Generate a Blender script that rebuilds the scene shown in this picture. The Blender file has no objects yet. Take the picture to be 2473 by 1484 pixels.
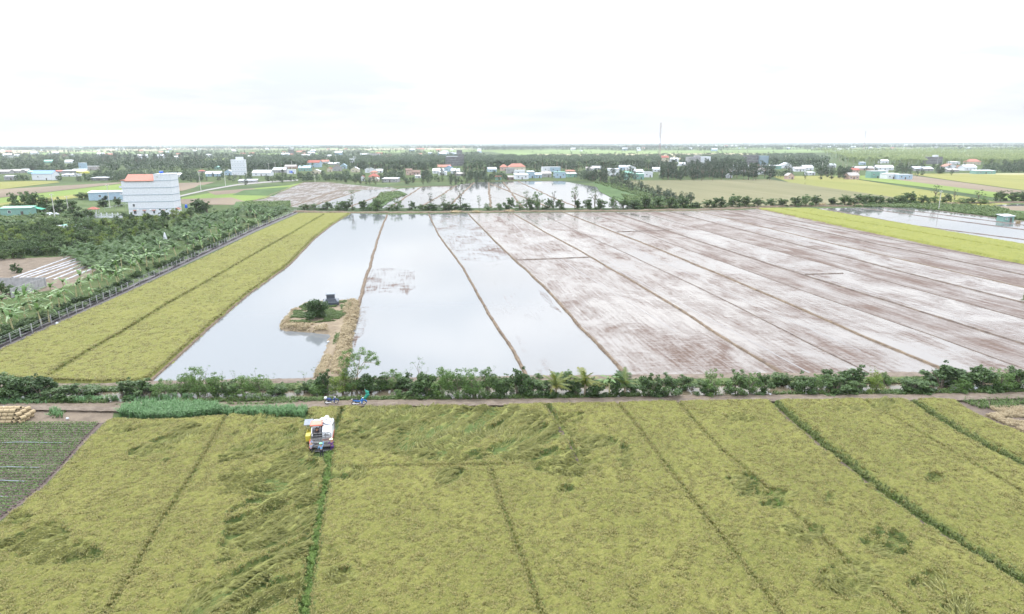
import bpy, math, random
import numpy as np
from mathutils import Vector, Matrix

# ------------------------------------------------------------------ camera, sky, sun, exposure
W, HH = 2473.0, 1484.0
F = W * 24 / 36
EYE = 35.0
YAW = math.radians(9.2)
PITCH = math.atan((HH / 2 - 345.5) / F)
ROLL = math.radians(-0.19)
sc = bpy.context.scene
C = sc.collection
_R = Vector((math.cos(YAW), -math.sin(YAW), 0))
_Fh = Vector((math.sin(YAW), math.cos(YAW), 0))
_F = _Fh * math.cos(PITCH) + Vector((0, 0, -math.sin(PITCH)))
_U = _Fh * math.sin(PITCH) + Vector((0, 0, math.cos(PITCH)))
_cx = _R * math.cos(ROLL) + _U * math.sin(ROLL)
_cy = _R * -math.sin(ROLL) + _U * math.cos(ROLL)
cam = bpy.data.cameras.new('camera')
cam.sensor_width = 36; cam.lens = 24; cam.clip_start = 0.5; cam.clip_end = 90000
camo = bpy.data.objects.new('camera', cam); C.objects.link(camo)
camo.matrix_world = Matrix(((_cx.x, _cy.x, -_F.x, 0), (_cx.y, _cy.y, -_F.y, 0), (_cx.z, _cy.z, -_F.z, EYE), (0, 0, 0, 1)))
sc.camera = camo

SUN_EL, SUN_AZ = 56.0, -28.0            # azimuth from +Y (the rows' direction) towards +X
world = bpy.data.worlds.new('World'); sc.world = world
world.use_nodes = True
wn = world.node_tree.nodes; wl = world.node_tree.links
wn.clear()
wo = wn.new('ShaderNodeOutputWorld'); bg = wn.new('ShaderNodeBackground'); bg.inputs['Strength'].default_value = 0.1
sky = wn.new('ShaderNodeTexSky'); sky.sky_type = 'NISHITA'; sky.sun_disc = False
sky.sun_elevation = math.radians(SUN_EL); sky.sun_rotation = math.radians(SUN_AZ); sky.air_density = 1.3; sky.dust_density = 3.0
def wmath(op, a, b=None, c=None):
    n = wn.new('ShaderNodeMath'); n.operation = op
    for i, v in enumerate((a, b, c)):
        if v is None: continue
        if isinstance(v, (int, float)): n.inputs[i].default_value = v
        else: wl.new(v, n.inputs[i])
    return n.outputs[0]
tc = wn.new('ShaderNodeTexCoord'); sep = wn.new('ShaderNodeSeparateXYZ'); wl.new(tc.outputs['Generated'], sep.inputs[0])
zc = wmath('MAXIMUM', sep.outputs[2], 0.0)
den = wmath('ADD', zc, 0.14)
px_ = wmath('DIVIDE', sep.outputs[0], den); py_ = wmath('DIVIDE', sep.outputs[1], den)
comb = wn.new('ShaderNodeCombineXYZ'); wl.new(px_, comb.inputs[0]); wl.new(py_, comb.inputs[1])
def wnoise(scale, detail, rough, off):
    mp = wn.new('ShaderNodeMapping'); mp.inputs['Location'].default_value = off; wl.new(comb.outputs[0], mp.inputs[0])
    n = wn.new('ShaderNodeTexNoise'); n.inputs['Scale'].default_value = scale; n.inputs['Detail'].default_value = detail
    n.inputs['Roughness'].default_value = rough; wl.new(mp.outputs[0], n.inputs['Vector']); return n.outputs['Fac']
cov = wnoise(0.62, 8, 0.56, (3.1, 7.7, 0))
shade = wnoise(1.5, 6, 0.55, (11.0, 2.0, 0))
# cloud cover: closed near the horizon, broken higher up
thr = wmath('MULTIPLY_ADD', wmath('MINIMUM', zc, 0.6), 0.22, 0.462)
cm = wn.new('ShaderNodeMapRange'); cm.interpolation_type = 'SMOOTHSTEP'
wl.new(wmath('SUBTRACT', cov, thr), cm.inputs['Value'])
cm.inputs['From Min'].default_value = -0.13; cm.inputs['From Max'].default_value = 0.09
cr = wn.new('ShaderNodeValToRGB'); wl.new(shade, cr.inputs[0])
cr.color_ramp.elements[0].position = 0.3; cr.color_ramp.elements[0].color = (12.9, 13.0, 13.2, 1)
cr.color_ramp.elements[1].position = 0.68; cr.color_ramp.elements[1].color = (18.5, 18.6, 18.7, 1)
# thin veil over the open sky
veil = wn.new('ShaderNodeMixRGB'); veil.inputs[0].default_value = 0.9; wl.new(sky.outputs[0], veil.inputs[1]); veil.inputs[2].default_value = (12.0, 13.0, 14.3, 1)
mixc = wn.new('ShaderNodeMixRGB'); wl.new(cm.outputs[0], mixc.inputs[0]); wl.new(veil.outputs[0], mixc.inputs[1]); wl.new(cr.outputs[0], mixc.inputs[2])
# pale haze near the horizon
hz = wn.new('ShaderNodeMapRange'); hz.interpolation_type = 'SMOOTHSTEP'; wl.new(zc, hz.inputs['Value']); hz.inputs['From Min'].default_value = 0.0; hz.inputs['From Max'].default_value = 0.11
hz.inputs['To Min'].default_value = 0.85; hz.inputs['To Max'].default_value = 0.0
mixh = wn.new('ShaderNodeMixRGB'); wl.new(hz.outputs[0], mixh.inputs[0]); wl.new(mixc.outputs[0], mixh.inputs[1]); mixh.inputs[2].default_value = (16.3, 16.5, 16.7, 1)
grad = wmath('MINIMUM', wmath('MULTIPLY_ADD', wmath('POWER', zc, 1.15), 3.9, 0.42), 2.5)
sclr = wn.new('ShaderNodeVectorMath'); sclr.operation = 'SCALE'; wl.new(mixh.outputs[0], sclr.inputs[0]); wl.new(grad, sclr.inputs['Scale'])
wl.new(sclr.outputs[0], bg.inputs['Color']); wl.new(bg.outputs[0], wo.inputs['Surface'])

sd = bpy.data.lights.new('sun', 'SUN'); sd.energy = 2.2; sd.angle = math.radians(6); sd.color = (1.0, 0.955, 0.88)
so = bpy.data.objects.new('sun', sd); C.objects.link(so)
_e, _a = math.radians(SUN_EL), math.radians(SUN_AZ)
sdir = Vector((math.sin(_a) * math.cos(_e), math.cos(_a) * math.cos(_e), math.sin(_e)))
so.rotation_euler = sdir.to_track_quat('Z', 'Y').to_euler(); so.location = (0, 0, 200)
vs = sc.view_settings; vs.view_transform = 'Standard'; vs.look = 'None'; vs.gamma = 1; vs.use_curve_mapping = False
vs.exposure = 0.22
HAZE = 0.000068
sc.render.engine = 'CYCLES'
sc.cycles.use_denoising = True
sc.cycles.max_bounces = 6; sc.cycles.transparent_max_bounces = 6; sc.cycles.volume_bounces = 0

# ------------------------------------------------------------------ helpers
random.seed(7)
rng = np.random.default_rng(11)
U = random.uniform
PI = math.pi

def P(x, y, z=0.0):
    """place on the level z that the photograph shows at (x, y)"""
    u = (x - W / 2) / F; v = (HH / 2 - y) / F
    d = _F + _cx * u + _cy * v
    t = (z - EYE) / d.z
    return Vector((d.x * t, d.y * t, z))
def Pn(x, y):
    x = np.asarray(x, float); y = np.asarray(y, float)
    u = (x - W / 2) / F; v = (HH / 2 - y) / F
    d = [_F[i] + _cx[i] * u + _cy[i] * v for i in range(3)]
    t = -EYE / d[2]
    return d[0] * t, d[1] * t
def depth(p): return (Vector((p[0], p[1], 0)) - Vector((0, 0, EYE))).dot(_F)

_T = rng.random((256, 256))
def vnoise(x, y):
    xi = np.floor(x).astype(int); yi = np.floor(y).astype(int)
    fx = x - xi; fy = y - yi
    fx = fx * fx * (3 - 2 * fx); fy = fy * fy * (3 - 2 * fy)
    a = _T[xi & 255, yi & 255]; b = _T[(xi + 1) & 255, yi & 255]; c = _T[xi & 255, (yi + 1) & 255]; d = _T[(xi + 1) & 255, (yi + 1) & 255]
    return (a * (1 - fx) + b * fx) * (1 - fy) + (c * (1 - fx) + d * fx) * fy
def fbm(x, y, o=4):
    s = 0; a = 0.5; t = 0
    for i in range(o):
        s = s + a * vnoise(x * 2 ** i + 17.3 * i, y * 2 ** i + 9.1 * i); t += a; a *= 0.5
    return s / t
def sstep(a, b, x):
    t = np.clip((x - a) / (b - a), 0, 1); return t * t * (3 - 2 * t)
def inpoly(x, y, poly):
    r = np.zeros(np.shape(x), bool); n = len(poly); j = n - 1
    for i in range(n):
        xi, yi = poly[i][0], poly[i][1]; xj, yj = poly[j][0], poly[j][1]
        c = ((yi > y) != (yj > y)) & (x < (xj - xi) * (y - yi) / ((yj - yi) + 1e-12) + xi)
        r ^= c; j = i
    return r
def dline(x, y, pts):
    d = np.full(np.shape(x), 1e9)
    for a, b in zip(pts, pts[1:]):
        vx, vy = b[0] - a[0], b[1] - a[1]; L = vx * vx + vy * vy + 1e-9
        t = np.clip(((x - a[0]) * vx + (y - a[1]) * vy) / L, 0, 1)
        d = np.minimum(d, np.hypot(x - a[0] - t * vx, y - a[1] - t * vy))
    return d

ONES = ['', 'first', 'second', 'third', 'fourth', 'fifth', 'sixth', 'seventh', 'eighth', 'ninth', 'tenth', 'eleventh', 'twelfth', 'thirteenth', 'fourteenth', 'fifteenth', 'sixteenth', 'seventeenth', 'eighteenth', 'nineteenth']
TENS = {2: ('twenty', 'twentieth'), 3: ('thirty', 'thirtieth'), 4: ('forty', 'fortieth'), 5: ('fifty', 'fiftieth'), 6: ('sixty', 'sixtieth'), 7: ('seventy', 'seventieth'), 8: ('eighty', 'eightieth'), 9: ('ninety', 'ninetieth')}
def ordw(n):
    if n < 20: return ONES[n]
    t, o = divmod(n, 10)
    return TENS[t][1] if o == 0 else TENS[t][0] + '-' + ONES[o]

# ---- materials
def _m(name):
    m = bpy.data.materials.new(name); m.use_nodes = True
    return m, m.node_tree.nodes, m.node_tree.links, m.node_tree.nodes['Principled BSDF']
def nn(nodes, links, kind, **kw):
    n = nodes.new(kind)
    for k, v in kw.items():
        k2 = k.replace('_', ' ')
        if k2 in n.inputs.keys():
            if hasattr(v, 'is_output') or isinstance(v, bpy.types.NodeSocket): links.new(v, n.inputs[k2])
            else: n.inputs[k2].default_value = v
    return n
def ramp(n, l, fac, cols):
    r = n.new('ShaderNodeValToRGB'); l.new(fac, r.inputs[0])
    e = r.color_ramp.elements
    while len(e) < len(cols): e.new(0.5)
    for i, (p, c) in enumerate(cols): e[i].position = p; e[i].color = (*c, 1)
    return r.outputs[0]
def mathn(n, l, op, a, b=None, c=None):
    k = n.new('ShaderNodeMath'); k.operation = op
    for i, v in enumerate((a, b, c)):
        if v is None: continue
        if isinstance(v, (int, float)): k.inputs[i].default_value = v
        else: l.new(v, k.inputs[i])
    return k.outputs[0]
def noise(n, l, scale, detail=4, rough=0.55, stretch=(1, 1, 1), obj=True, rot=0, off=(0, 0, 0), dist=0):
    t = n.new('ShaderNodeTexCoord'); mp = n.new('ShaderNodeMapping'); mp.inputs['Scale'].default_value = stretch
    mp.inputs['Rotation'].default_value = (0, 0, rot); mp.inputs['Location'].default_value = off
    l.new(t.outputs['Object'], mp.inputs[0])
    k = n.new('ShaderNodeTexNoise'); k.inputs['Scale'].default_value = scale; k.inputs['Detail'].default_value = detail; k.inputs['Roughness'].default_value = rough
    k.inputs['Distortion'].default_value = dist
    l.new(mp.outputs[0], k.inputs['Vector']); return k.outputs['Fac']
def bump(n, l, b, h, strength, dist=0.1):
    k = n.new('ShaderNodeBump'); k.inputs['Strength'].default_value = strength; k.inputs['Distance'].default_value = dist
    l.new(h, k.inputs['Height']); l.new(k.outputs[0], b.inputs['Normal'])
def plain(name, col, rough=0.7, var=0.25, scale=3.0, metal=0.0, bmp=0.15, spec=0.4):
    m, n, l, b = _m(name)
    f = noise(n, l, scale, 5, 0.6)
    lo = tuple(c * (1 - var) for c in col); hi = tuple(min(1, c * (1 + var)) for c in col)
    l.new(ramp(n, l, f, [(0.3, lo), (0.7, hi)]), b.inputs['Base Color'])
    b.inputs['Roughness'].default_value = rough; b.inputs['Metallic'].default_value = metal; b.inputs['Specular IOR Level'].default_value = spec
    if bmp: bump(n, l, b, f, bmp, 0.03)
    return m
def ground(name, cols, scale=0.3, fine=6.0, stretch=(1, 1, 1), rough=0.9, bmp=0.5, mixf=0.45):
    """broad patches mixed with fine grain"""
    m, n, l, b = _m(name)
    a = noise(n, l, scale, 5, 0.6, stretch, dist=0.4); g = noise(n, l, fine, 4, 0.7)
    f = mathn(n, l, 'ADD', mathn(n, l, 'MULTIPLY', a, 1 - mixf), mathn(n, l, 'MULTIPLY', g, mixf))
    k = len(cols)
    l.new(ramp(n, l, f, [(0.34 + 0.32 * i / (k - 1), c) for i, c in enumerate(cols)]), b.inputs['Base Color'])
    b.inputs['Roughness'].default_value = rough; b.inputs['Specular IOR Level'].default_value = 0.15
    bump(n, l, b, g, bmp, 0.08)
    return m
def leafmat(name, cols, trans=0.25, rough=0.5, spec=0.35):
    """colour differs from leaf to leaf and a little from plant to plant"""
    m, n, l, b = _m(name)
    geo = n.new('ShaderNodeNewGeometry'); oi = n.new('ShaderNodeObjectInfo')
    f = mathn(n, l, 'MULTIPLY_ADD', oi.outputs['Random'], 0.45, mathn(n, l, 'MULTIPLY', geo.outputs['Random Per Island'], 0.55))
    k = len(cols)
    col = ramp(n, l, f, [(i / (k - 1), c) for i, c in enumerate(cols)])
    l.new(col, b.inputs['Base Color']); b.inputs['Roughness'].default_value = rough; b.inputs['Specular IOR Level'].default_value = spec
    tr = n.new('ShaderNodeBsdfTranslucent'); l.new(col, tr.inputs[0])
    mx = n.new('ShaderNodeMixShader'); mx.inputs[0].default_value = trans
    l.new(b.outputs[0], mx.inputs[1]); l.new(tr.outputs[0], mx.inputs[2])
    l.new(mx.outputs[0], n['Material Output'].inputs['Surface'])
    return m
def wetmat(name, wet, sx=1.4, sy=0.10, cross=0.5, mud=((0.060, 0.038, 0.029), (0.105, 0.070, 0.055)), green=0.0, seed=0, blot=0.085, soft=0.05, murk=(0.09, 0.085, 0.08), band=0.4):
    """puddled paddy mud; wet = share under a film of water"""
    m, n, l, b = _m(name)
    o = (seed * 13.7, seed * 5.1, 0)
    s1 = noise(n, l, 1.0, 4, 0.6, (sx, sy, 1), off=o)
    s2 = noise(n, l, 1.0, 3, 0.6, (0.22, 2.4, 1), off=o)
    bl = noise(n, l, blot, 5, 0.6, (1.0, 0.55, 1), off=o, dist=0.8)
    fine = noise(n, l, 2.2, 4, 0.65, (1, .6, 1))
    s3 = noise(n, l, 1.0, 3, 0.55, (.26, .012, 1), off=o)
    f = mathn(n, l, 'MULTIPLY_ADD', s3, band, mathn(n, l, 'MULTIPLY', bl, 1.15))
    f = mathn(n, l, 'MULTIPLY_ADD', s1, 0.75, f)
    f = mathn(n, l, 'MULTIPLY_ADD', s2, 0.50 * cross, f)
    f = mathn(n, l, 'MULTIPLY_ADD', fine, 0.30, f)
    tot = 1.15 + band + 0.75 + 0.50 * cross + 0.30
    f = mathn(n, l, 'DIVIDE', f, tot)
    mr = n.new('ShaderNodeMapRange'); l.new(f, mr.inputs['Value'])
    t = 0.5 + (0.5 - wet) * 0.32
    mr.inputs['From Min'].default_value = t - soft; mr.inputs['From Max'].default_value = t + soft
    w = mr.outputs[0]
    mudc = ramp(n, l, fine, [(0.3, mud[0]), (0.7, mud[1])])
    if green:
        gf = noise(n, l, 0.06, 4, 0.6, (1, .3, 1), off=(3, 9, 0)); gg = n.new('ShaderNodeMixRGB')
        l.new(mathn(n, l, 'MULTIPLY', gf, green), gg.inputs[0]); l.new(mudc, gg.inputs[1]); gg.inputs[2].default_value = (0.07, 0.09, 0.03, 1); mudc = gg.outputs[0]
    mx = n.new('ShaderNodeMixRGB'); l.new(w, mx.inputs[0]); l.new(mudc, mx.inputs[1]); mx.inputs[2].default_value = (*murk, 1)
    l.new(mx.outputs[0], b.inputs['Base Color'])
    l.new(mathn(n, l, 'MULTIPLY_ADD', w, -0.60, 0.66), b.inputs['Roughness']); l.new(mathn(n, l, 'MULTIPLY_ADD', w, 0.35, 0.15), b.inputs['Specular IOR Level'])
    b.inputs['IOR'].default_value = 1.40
    rip = noise(n, l, 5.0, 3, 0.6, (1, 1.6, 1))
    hgt = mathn(n, l, 'MULTIPLY_ADD', rip, 0.05, mathn(n, l, 'MULTIPLY', mathn(n, l, 'SUBTRACT', 1.0, w), fine))
    bump(n, l, b, hgt, 0.35, 0.05)
    return m

# ---- objects
def props(o, label=None, cat=None, group=None, kind=None):
    if label: o['label'] = label
    if cat: o['category'] = cat
    if group: o['group'] = group
    if kind: o['kind'] = kind
    return o
def link(name, mesh, parent=None, loc=None, rotz=0.0, scale=None):
    o = bpy.data.objects.new(name, mesh); C.objects.link(o)
    if parent: o.parent = parent
    if loc is not None: o.location = loc
    if rotz: o.rotation_euler = (0, 0, rotz)
    if scale: o.scale = (scale,) * 3 if isinstance(scale, (int, float)) else scale
    return o
def thing(name, loc, label, cat, group=None, rotz=0.0, scale=None):
    o = bpy.data.objects.new(name, None); C.objects.link(o); o.location = loc; o.rotation_euler = (0, 0, rotz)
    if scale: o.scale = (scale,) * 3 if isinstance(scale, (int, float)) else scale
    o.empty_display_size = 0.2
    return props(o, label, cat, group)
def copy_tree(o, parent=None):
    c = o.copy(); C.objects.link(c)
    if parent: c.parent = parent
    for ch in o.children: copy_tree(ch, c)
    return c
def npmesh(name, verts, faces, mat, smooth=False, mats=None, idx=None):
    """verts (n,3), faces (m,k) arrays"""
    me = bpy.data.meshes.new(name)
    verts = np.asarray(verts, np.float32); faces = np.asarray(faces, np.int32)
    k = faces.shape[1]
    me.vertices.add(len(verts)); me.vertices.foreach_set('co', verts.ravel())
    me.loops.add(faces.size); me.loops.foreach_set('vertex_index', faces.ravel())
    me.polygons.add(len(faces)); me.polygons.foreach_set('loop_start', np.arange(0, faces.size, k, dtype=np.int32))
    me.polygons.foreach_set('loop_total', np.full(len(faces), k, np.int32))
    for mm in (mats or [mat]): me.materials.append(mm)
    if idx is not None: me.polygons.foreach_set('material_index', np.asarray(idx, np.int32))
    me.polygons.foreach_set('use_smooth', np.full(len(faces), smooth))
    me.update(calc_edges=True); me.validate()
    return me
class MB:
    def __init__(s): s.v = []; s.f = []; s.mi = []; s.cur = 0
    def add(s, vs, fs):
        b = len(s.v); s.v += [tuple(p) for p in vs]; s.f += [tuple(i + b for i in f) for f in fs]; s.mi += [s.cur] * len(fs); return s
    def box(s, c, d, rz=0.0, rx=0.0, ry=0.0):
        R = Matrix.Rotation(rz, 3, 'Z') @ Matrix.Rotation(ry, 3, 'Y') @ Matrix.Rotation(rx, 3, 'X'); c = Vector(c)
        vs = [c + R @ Vector((sx * d[0] / 2, sy * d[1] / 2, sz * d[2] / 2)) for sz in (-1, 1) for sx, sy in ((-1, -1), (1, -1), (1, 1), (-1, 1))]
        return s.add(vs, [(3, 2, 1, 0), (4, 5, 6, 7), (0, 1, 5, 4), (1, 2, 6, 5), (2, 3, 7, 6), (3, 0, 4, 7)])
    def prism(s, pts, axis, a, b):
        """polygon pts in the plane across axis ('x': pts=(y,z); 'y': (x,z); 'z': (x,y)), from a to b"""
        def q(p, t): return (t, p[0], p[1]) if axis == 'x' else ((p[0], t, p[1]) if axis == 'y' else (p[0], p[1], t))
        n = len(pts); vs = [q(p, a) for p in pts] + [q(p, b) for p in pts]
        return s.add(vs, [tuple(range(n))[::-1], tuple(range(n, 2 * n))] + [(i, (i + 1) % n, n + (i + 1) % n, n + i) for i in range(n)])
    def tube(s, pts, rs, n=6, cap=True):
        pts = [Vector(p) for p in pts]
        if isinstance(rs, (int, float)): rs = [rs] * len(pts)
        b = len(s.v)
        for i, p in enumerate(pts):
            t = (pts[min(i + 1, len(pts) - 1)] - pts[max(i - 1, 0)]).normalized()
            a = t.cross(Vector((0, 0, 1)) if abs(t.z) < 0.95 else Vector((1, 0, 0))).normalized(); c = t.cross(a)
            for k in range(n):
                w = 2 * PI * k / n; s.v.append(tuple(p + (a * math.cos(w) + c * math.sin(w)) * rs[i]))
        m = 0
        for i in range(len(pts) - 1):
            for k in range(n):
                s.f.append((b + i * n + k, b + i * n + (k + 1) % n, b + (i + 1) * n + (k + 1) % n, b + (i + 1) * n + k)); m += 1
        if cap:
            s.f.append(tuple(b + k for k in range(n))[::-1]); s.f.append(tuple(b + (len(pts) - 1) * n + k for k in range(n))); m += 2
        s.mi += [s.cur] * m; return s
    def cyl(s, a, b, r, r2=None, n=10): return s.tube([a, b], [r, r if r2 is None else r2], n)
    def torus(s, c, R, r, axis='y', n=16, k=6):
        b = len(s.v)
        for i in range(n):
            a = 2 * PI * i / n
            for j in range(k):
                w = 2 * PI * j / k; q = R + r * math.cos(w); h = r * math.sin(w)
                p = (q * math.cos(a), h, q * math.sin(a)) if axis == 'y' else ((h, q * math.cos(a), q * math.sin(a)) if axis == 'x' else (q * math.cos(a), q * math.sin(a), h))
                s.v.append((c[0] + p[0], c[1] + p[1], c[2] + p[2]))
        for i in range(n):
            for j in range(k):
                s.f.append((b + i * k + j, b + ((i + 1) % n) * k + j, b + ((i + 1) % n) * k + (j + 1) % k, b + i * k + (j + 1) % k))
        s.mi += [s.cur] * (n * k); return s
    def ball(s, c, r, n=10, m=6, jit=0.0):
        if isinstance(r, (int, float)): r = (r, r, r)
        b = len(s.v)
        for i in range(m + 1):
            t = PI * i / m
            for k in range(n):
                a = 2 * PI * k / n; q = 1 + U(-jit, jit)
                s.v.append((c[0] + r[0] * q * math.sin(t) * math.cos(a), c[1] + r[1] * q * math.sin(t) * math.sin(a), c[2] + r[2] * q * math.cos(t)))
        for i in range(m):
            for k in range(n): s.f.append((b + i * n + k, b + (i + 1) * n + k, b + (i + 1) * n + (k + 1) % n, b + i * n + (k + 1) % n))
        s.mi += [s.cur] * (n * m); return s
    def mesh(s, name, mats, smooth=False):
        if not isinstance(mats, (list, tuple)): mats = [mats]
        me = bpy.data.meshes.new(name); me.from_pydata(s.v, [], s.f)
        for m in mats: me.materials.append(m)
        if len(mats) > 1: me.polygons.foreach_set('material_index', s.mi)
        if smooth: me.polygons.foreach_set('use_smooth', [True] * len(me.polygons))
        me.update(); return me
    def build(s, name, mats, parent=None, smooth=False, **k): return link(name, s.mesh(name, mats, smooth), parent, **k)

# ---- leaves as arrays of quads
def leafquads(cen, size, up=0.35, aspect=1.8, rg=rng):
    n = len(cen)
    d = rg.normal(size=(n, 3)); d[:, 2] = d[:, 2] * 0.5 - 0.15
    d /= np.linalg.norm(d, axis=1)[:, None]
    q = rg.normal(size=(n, 3)); q[:, 2] += up * 3
    s = np.cross(d, q); s /= np.linalg.norm(s, axis=1)[:, None] + 1e-9
    L = (size * rg.uniform(0.6, 1.3, n))[:, None]; Wd = L / aspect
    a = cen - d * L * 0.5; b = cen + s * Wd * 0.5; c = cen + d * L * 0.5; e = cen - s * Wd * 0.5
    v = np.stack([a, b, c, e], 1).reshape(-1, 3)
    f = np.arange(4 * n).reshape(n, 4)
    return v, f
def crown_mesh(name, mat, clumps, per, leaf, squash=0.8, aspect=1.8, seed=0, floor=0.05, shell=0.45):
    """clumps: (x, y, z, r) centres of leaf clumps"""
    rg = np.random.default_rng(seed); out = []
    for (x, y, z, r) in clumps:
        k = max(4, int(per * r * r))
        d = rg.normal(size=(k, 3)); d /= np.linalg.norm(d, axis=1)[:, None]
        rad = r * (shell + (1 - shell) * rg.random(k) ** 0.5) * rg.uniform(0.8, 1.15, k)
        p = d * rad[:, None]; p[:, 2] *= squash
        out.append(p + np.array([x, y, z]))
    c = np.concatenate(out); c = c[c[:, 2] > floor]
    v, f = leafquads(c, leaf, rg=rg, aspect=aspect)
    return npmesh(name, v, f, mat)

def scatter(name, x, y, z, rot, scl, variants, vid, label=None, cat=None, parent=None):
    """ONE object of uncountable stuff: meshes set on points"""
    n = len(x)
    me = bpy.data.meshes.new(name); me.vertices.add(n)
    me.vertices.foreach_set('co', np.stack([x, y, z], 1).astype(np.float32).ravel())
    a = me.attributes.new('rot', 'FLOAT_VECTOR', 'POINT'); a.data.foreach_set('vector', np.asarray(rot, np.float32).ravel())
    a = me.attributes.new('scl', 'FLOAT', 'POINT'); a.data.foreach_set('value', np.asarray(scl, np.float32))
    a = me.attributes.new('vid', 'INT', 'POINT'); a.data.foreach_set('value', np.asarray(vid, np.int32))
    o = link(name, me, parent)
    ng = bpy.data.node_groups.new(name + '_nodes', 'GeometryNodeTree')
    ng.interface.new_socket('Geometry', in_out='INPUT', socket_type='NodeSocketGeometry')
    ng.interface.new_socket('Geometry', in_out='OUTPUT', socket_type='NodeSocketGeometry')
    N, L = ng.nodes, ng.links
    gi = N.new('NodeGroupInput'); go = N.new('NodeGroupOutput'); ip = N.new('GeometryNodeInstanceOnPoints')
    jg = N.new('GeometryNodeJoinGeometry')
    for k, m in reversed(list(enumerate(variants))):
        ob = bpy.data.objects.new('source_' + name, m)
        oi = N.new('GeometryNodeObjectInfo'); oi.inputs['Object'].default_value = ob; oi.inputs['As Instance'].default_value = True
        L.new(oi.outputs['Geometry'], jg.inputs[0])
    def attr(nm, t):
        q = N.new('GeometryNodeInputNamedAttribute'); q.data_type = t; q.inputs['Name'].default_value = nm; return q.outputs['Attribute']
    er = N.new('FunctionNodeEulerToRotation'); L.new(attr('rot', 'FLOAT_VECTOR'), er.inputs[0])
    L.new(gi.outputs[0], ip.inputs['Points']); L.new(jg.outputs[0], ip.inputs['Instance'])
    ip.inputs['Pick Instance'].default_value = True; L.new(attr('vid', 'INT'), ip.inputs['Instance Index'])
    L.new(er.outputs[0], ip.inputs['Rotation']); L.new(attr('scl', 'FLOAT'), ip.inputs['Scale'])
    L.new(ip.outputs[0], go.inputs[0])
    md = o.modifiers.new('instances', 'NODES'); md.node_group = ng
    return props(o, label, cat, None, 'stuff')

_lvl = [0.004]
def sheet(name, pts, mat, z=None, kind='structure', world=False, wob=0.0, step=0, label=None, cat=None):
    """flat field from corner points in photo coordinates"""
    if z is None: z = _lvl[0]; _lvl[0] += 0.004
    q = [(Vector((p[0], p[1], z)) if world else P(p[0], p[1])) for p in pts]
    if step:
        r = []
        for a, b in zip(q, q[1:] + q[:1]):
            k = max(1, int((b - a).length / step)); nrm = Vector((-(b - a).y, (b - a).x, 0)).normalized()
            for i in range(k):
                p = a.lerp(b, i / k)
                if i: p = p + nrm * U(-wob, wob)
                r.append(p)
        q = r
    me = bpy.data.meshes.new(name); me.from_pydata([(p.x, p.y, z) for p in q], [], [tuple(range(len(q)))]); me.materials.append(mat); me.update()
    o = link(name, me); return props(o, label, cat, None, kind)
def ridge(name, pts, mat, w=0.9, h=0.25, step=1.2, wob=0.10, top=0.45, z=0.0, world=False, kind='structure', flat=False, label=None, cat=None, hw=0.25):
    """earth bank along a line: sloping sides, trodden top, uneven"""
    q = [(Vector((p[0], p[1], 0)) if world else P(p[0], p[1])) for p in pts]
    s = []
    for a, b in zip(q, q[1:]):
        k = max(1, int((b - a).length / step))
        s += [a.lerp(b, i / k) for i in range(k)]
    s.append(q[-1]); v = []; f = []
    for i, p in enumerate(s):
        t = (s[min(i + 1, len(s) - 1)] - s[max(i - 1, 0)]).normalized(); nrm = Vector((-t.y, t.x, 0))
        c = p + nrm * (wob * 2.2 * (float(vnoise(np.array(p.x * .11 + p.y * .09 + 3), np.array(p.y * .07))) - 0.5) * 2)
        ww = w * (1 + U(-0.18, 0.18)); hh = h * (1 + U(-hw, hw))
        for o_, z_ in ((-0.5, -0.05), (-0.5 * top, hh * 0.96), (0.02, hh), (0.5 * top, hh * 0.93), (0.5, -0.05)):
            r_ = c + nrm * ww * (o_ + U(-0.05, 0.05)); v.append((r_.x, r_.y, z + z_))
    for i in range(len(s) - 1):
        for j in range(4): f.append((i * 5 + j, i * 5 + j + 1, i * 5 + 6 + j, i * 5 + 5 + j))
    me = bpy.data.meshes.new(name); me.from_pydata(v, [], f); me.materials.append(mat); me.update()
    o = link(name, me); return props(o, label, cat, None, kind)
# ------------------------------------------------------------------ materials
M = {}
M['ground'] = ground('open_country', [(0.02, 0.035, 0.016), (0.035, 0.055, 0.022), (0.06, 0.085, 0.03), (0.09, 0.11, 0.045)], 0.006, 0.05, rough=1, bmp=0.0, mixf=0.35)
M['weeds'] = ground('weedy_ground', [(0.025, 0.045, 0.015), (0.05, 0.08, 0.025), (0.085, 0.10, 0.04), (0.11, 0.09, 0.055)], 0.35, 3.0)
M['soil'] = ground('bare_soil', [(0.075, 0.058, 0.045), (0.12, 0.095, 0.072), (0.17, 0.135, 0.10)], 0.5, 4.0)
M['track'] = ground('trodden_earth', [(0.075, 0.058, 0.046), (0.125, 0.10, 0.08), (0.18, 0.15, 0.12)], 0.7, 5.0, bmp=0.35)
M['dike'] = ground('dike_earth', [(0.06, 0.045, 0.035), (0.115, 0.086, 0.062), (0.18, 0.14, 0.095)], 0.6, 5.0, bmp=0.8)
M['dikewet'] = ground('wet_dike_mud', [(0.055, 0.04, 0.034), (0.085, 0.064, 0.052), (0.14, 0.11, 0.08)], 0.6, 5.0, rough=0.6, bmp=0.8)
M['darksoil'] = ground('black_plastic_and_soil', [(0.035, 0.032, 0.035), (0.065, 0.058, 0.06), (0.11, 0.095, 0.09)], 0.8, 4.0, rough=0.6)
M['floor'] = ground('paddy_floor', [(0.025, 0.04, 0.012), (0.045, 0.07, 0.02), (0.055, 0.055, 0.028)], 0.5, 3.0)
M['wet1'] = wetmat('flooded_clear', 1.02, seed=1, soft=0.05, cross=0.8, murk=(0.12, 0.128, 0.135))
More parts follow.
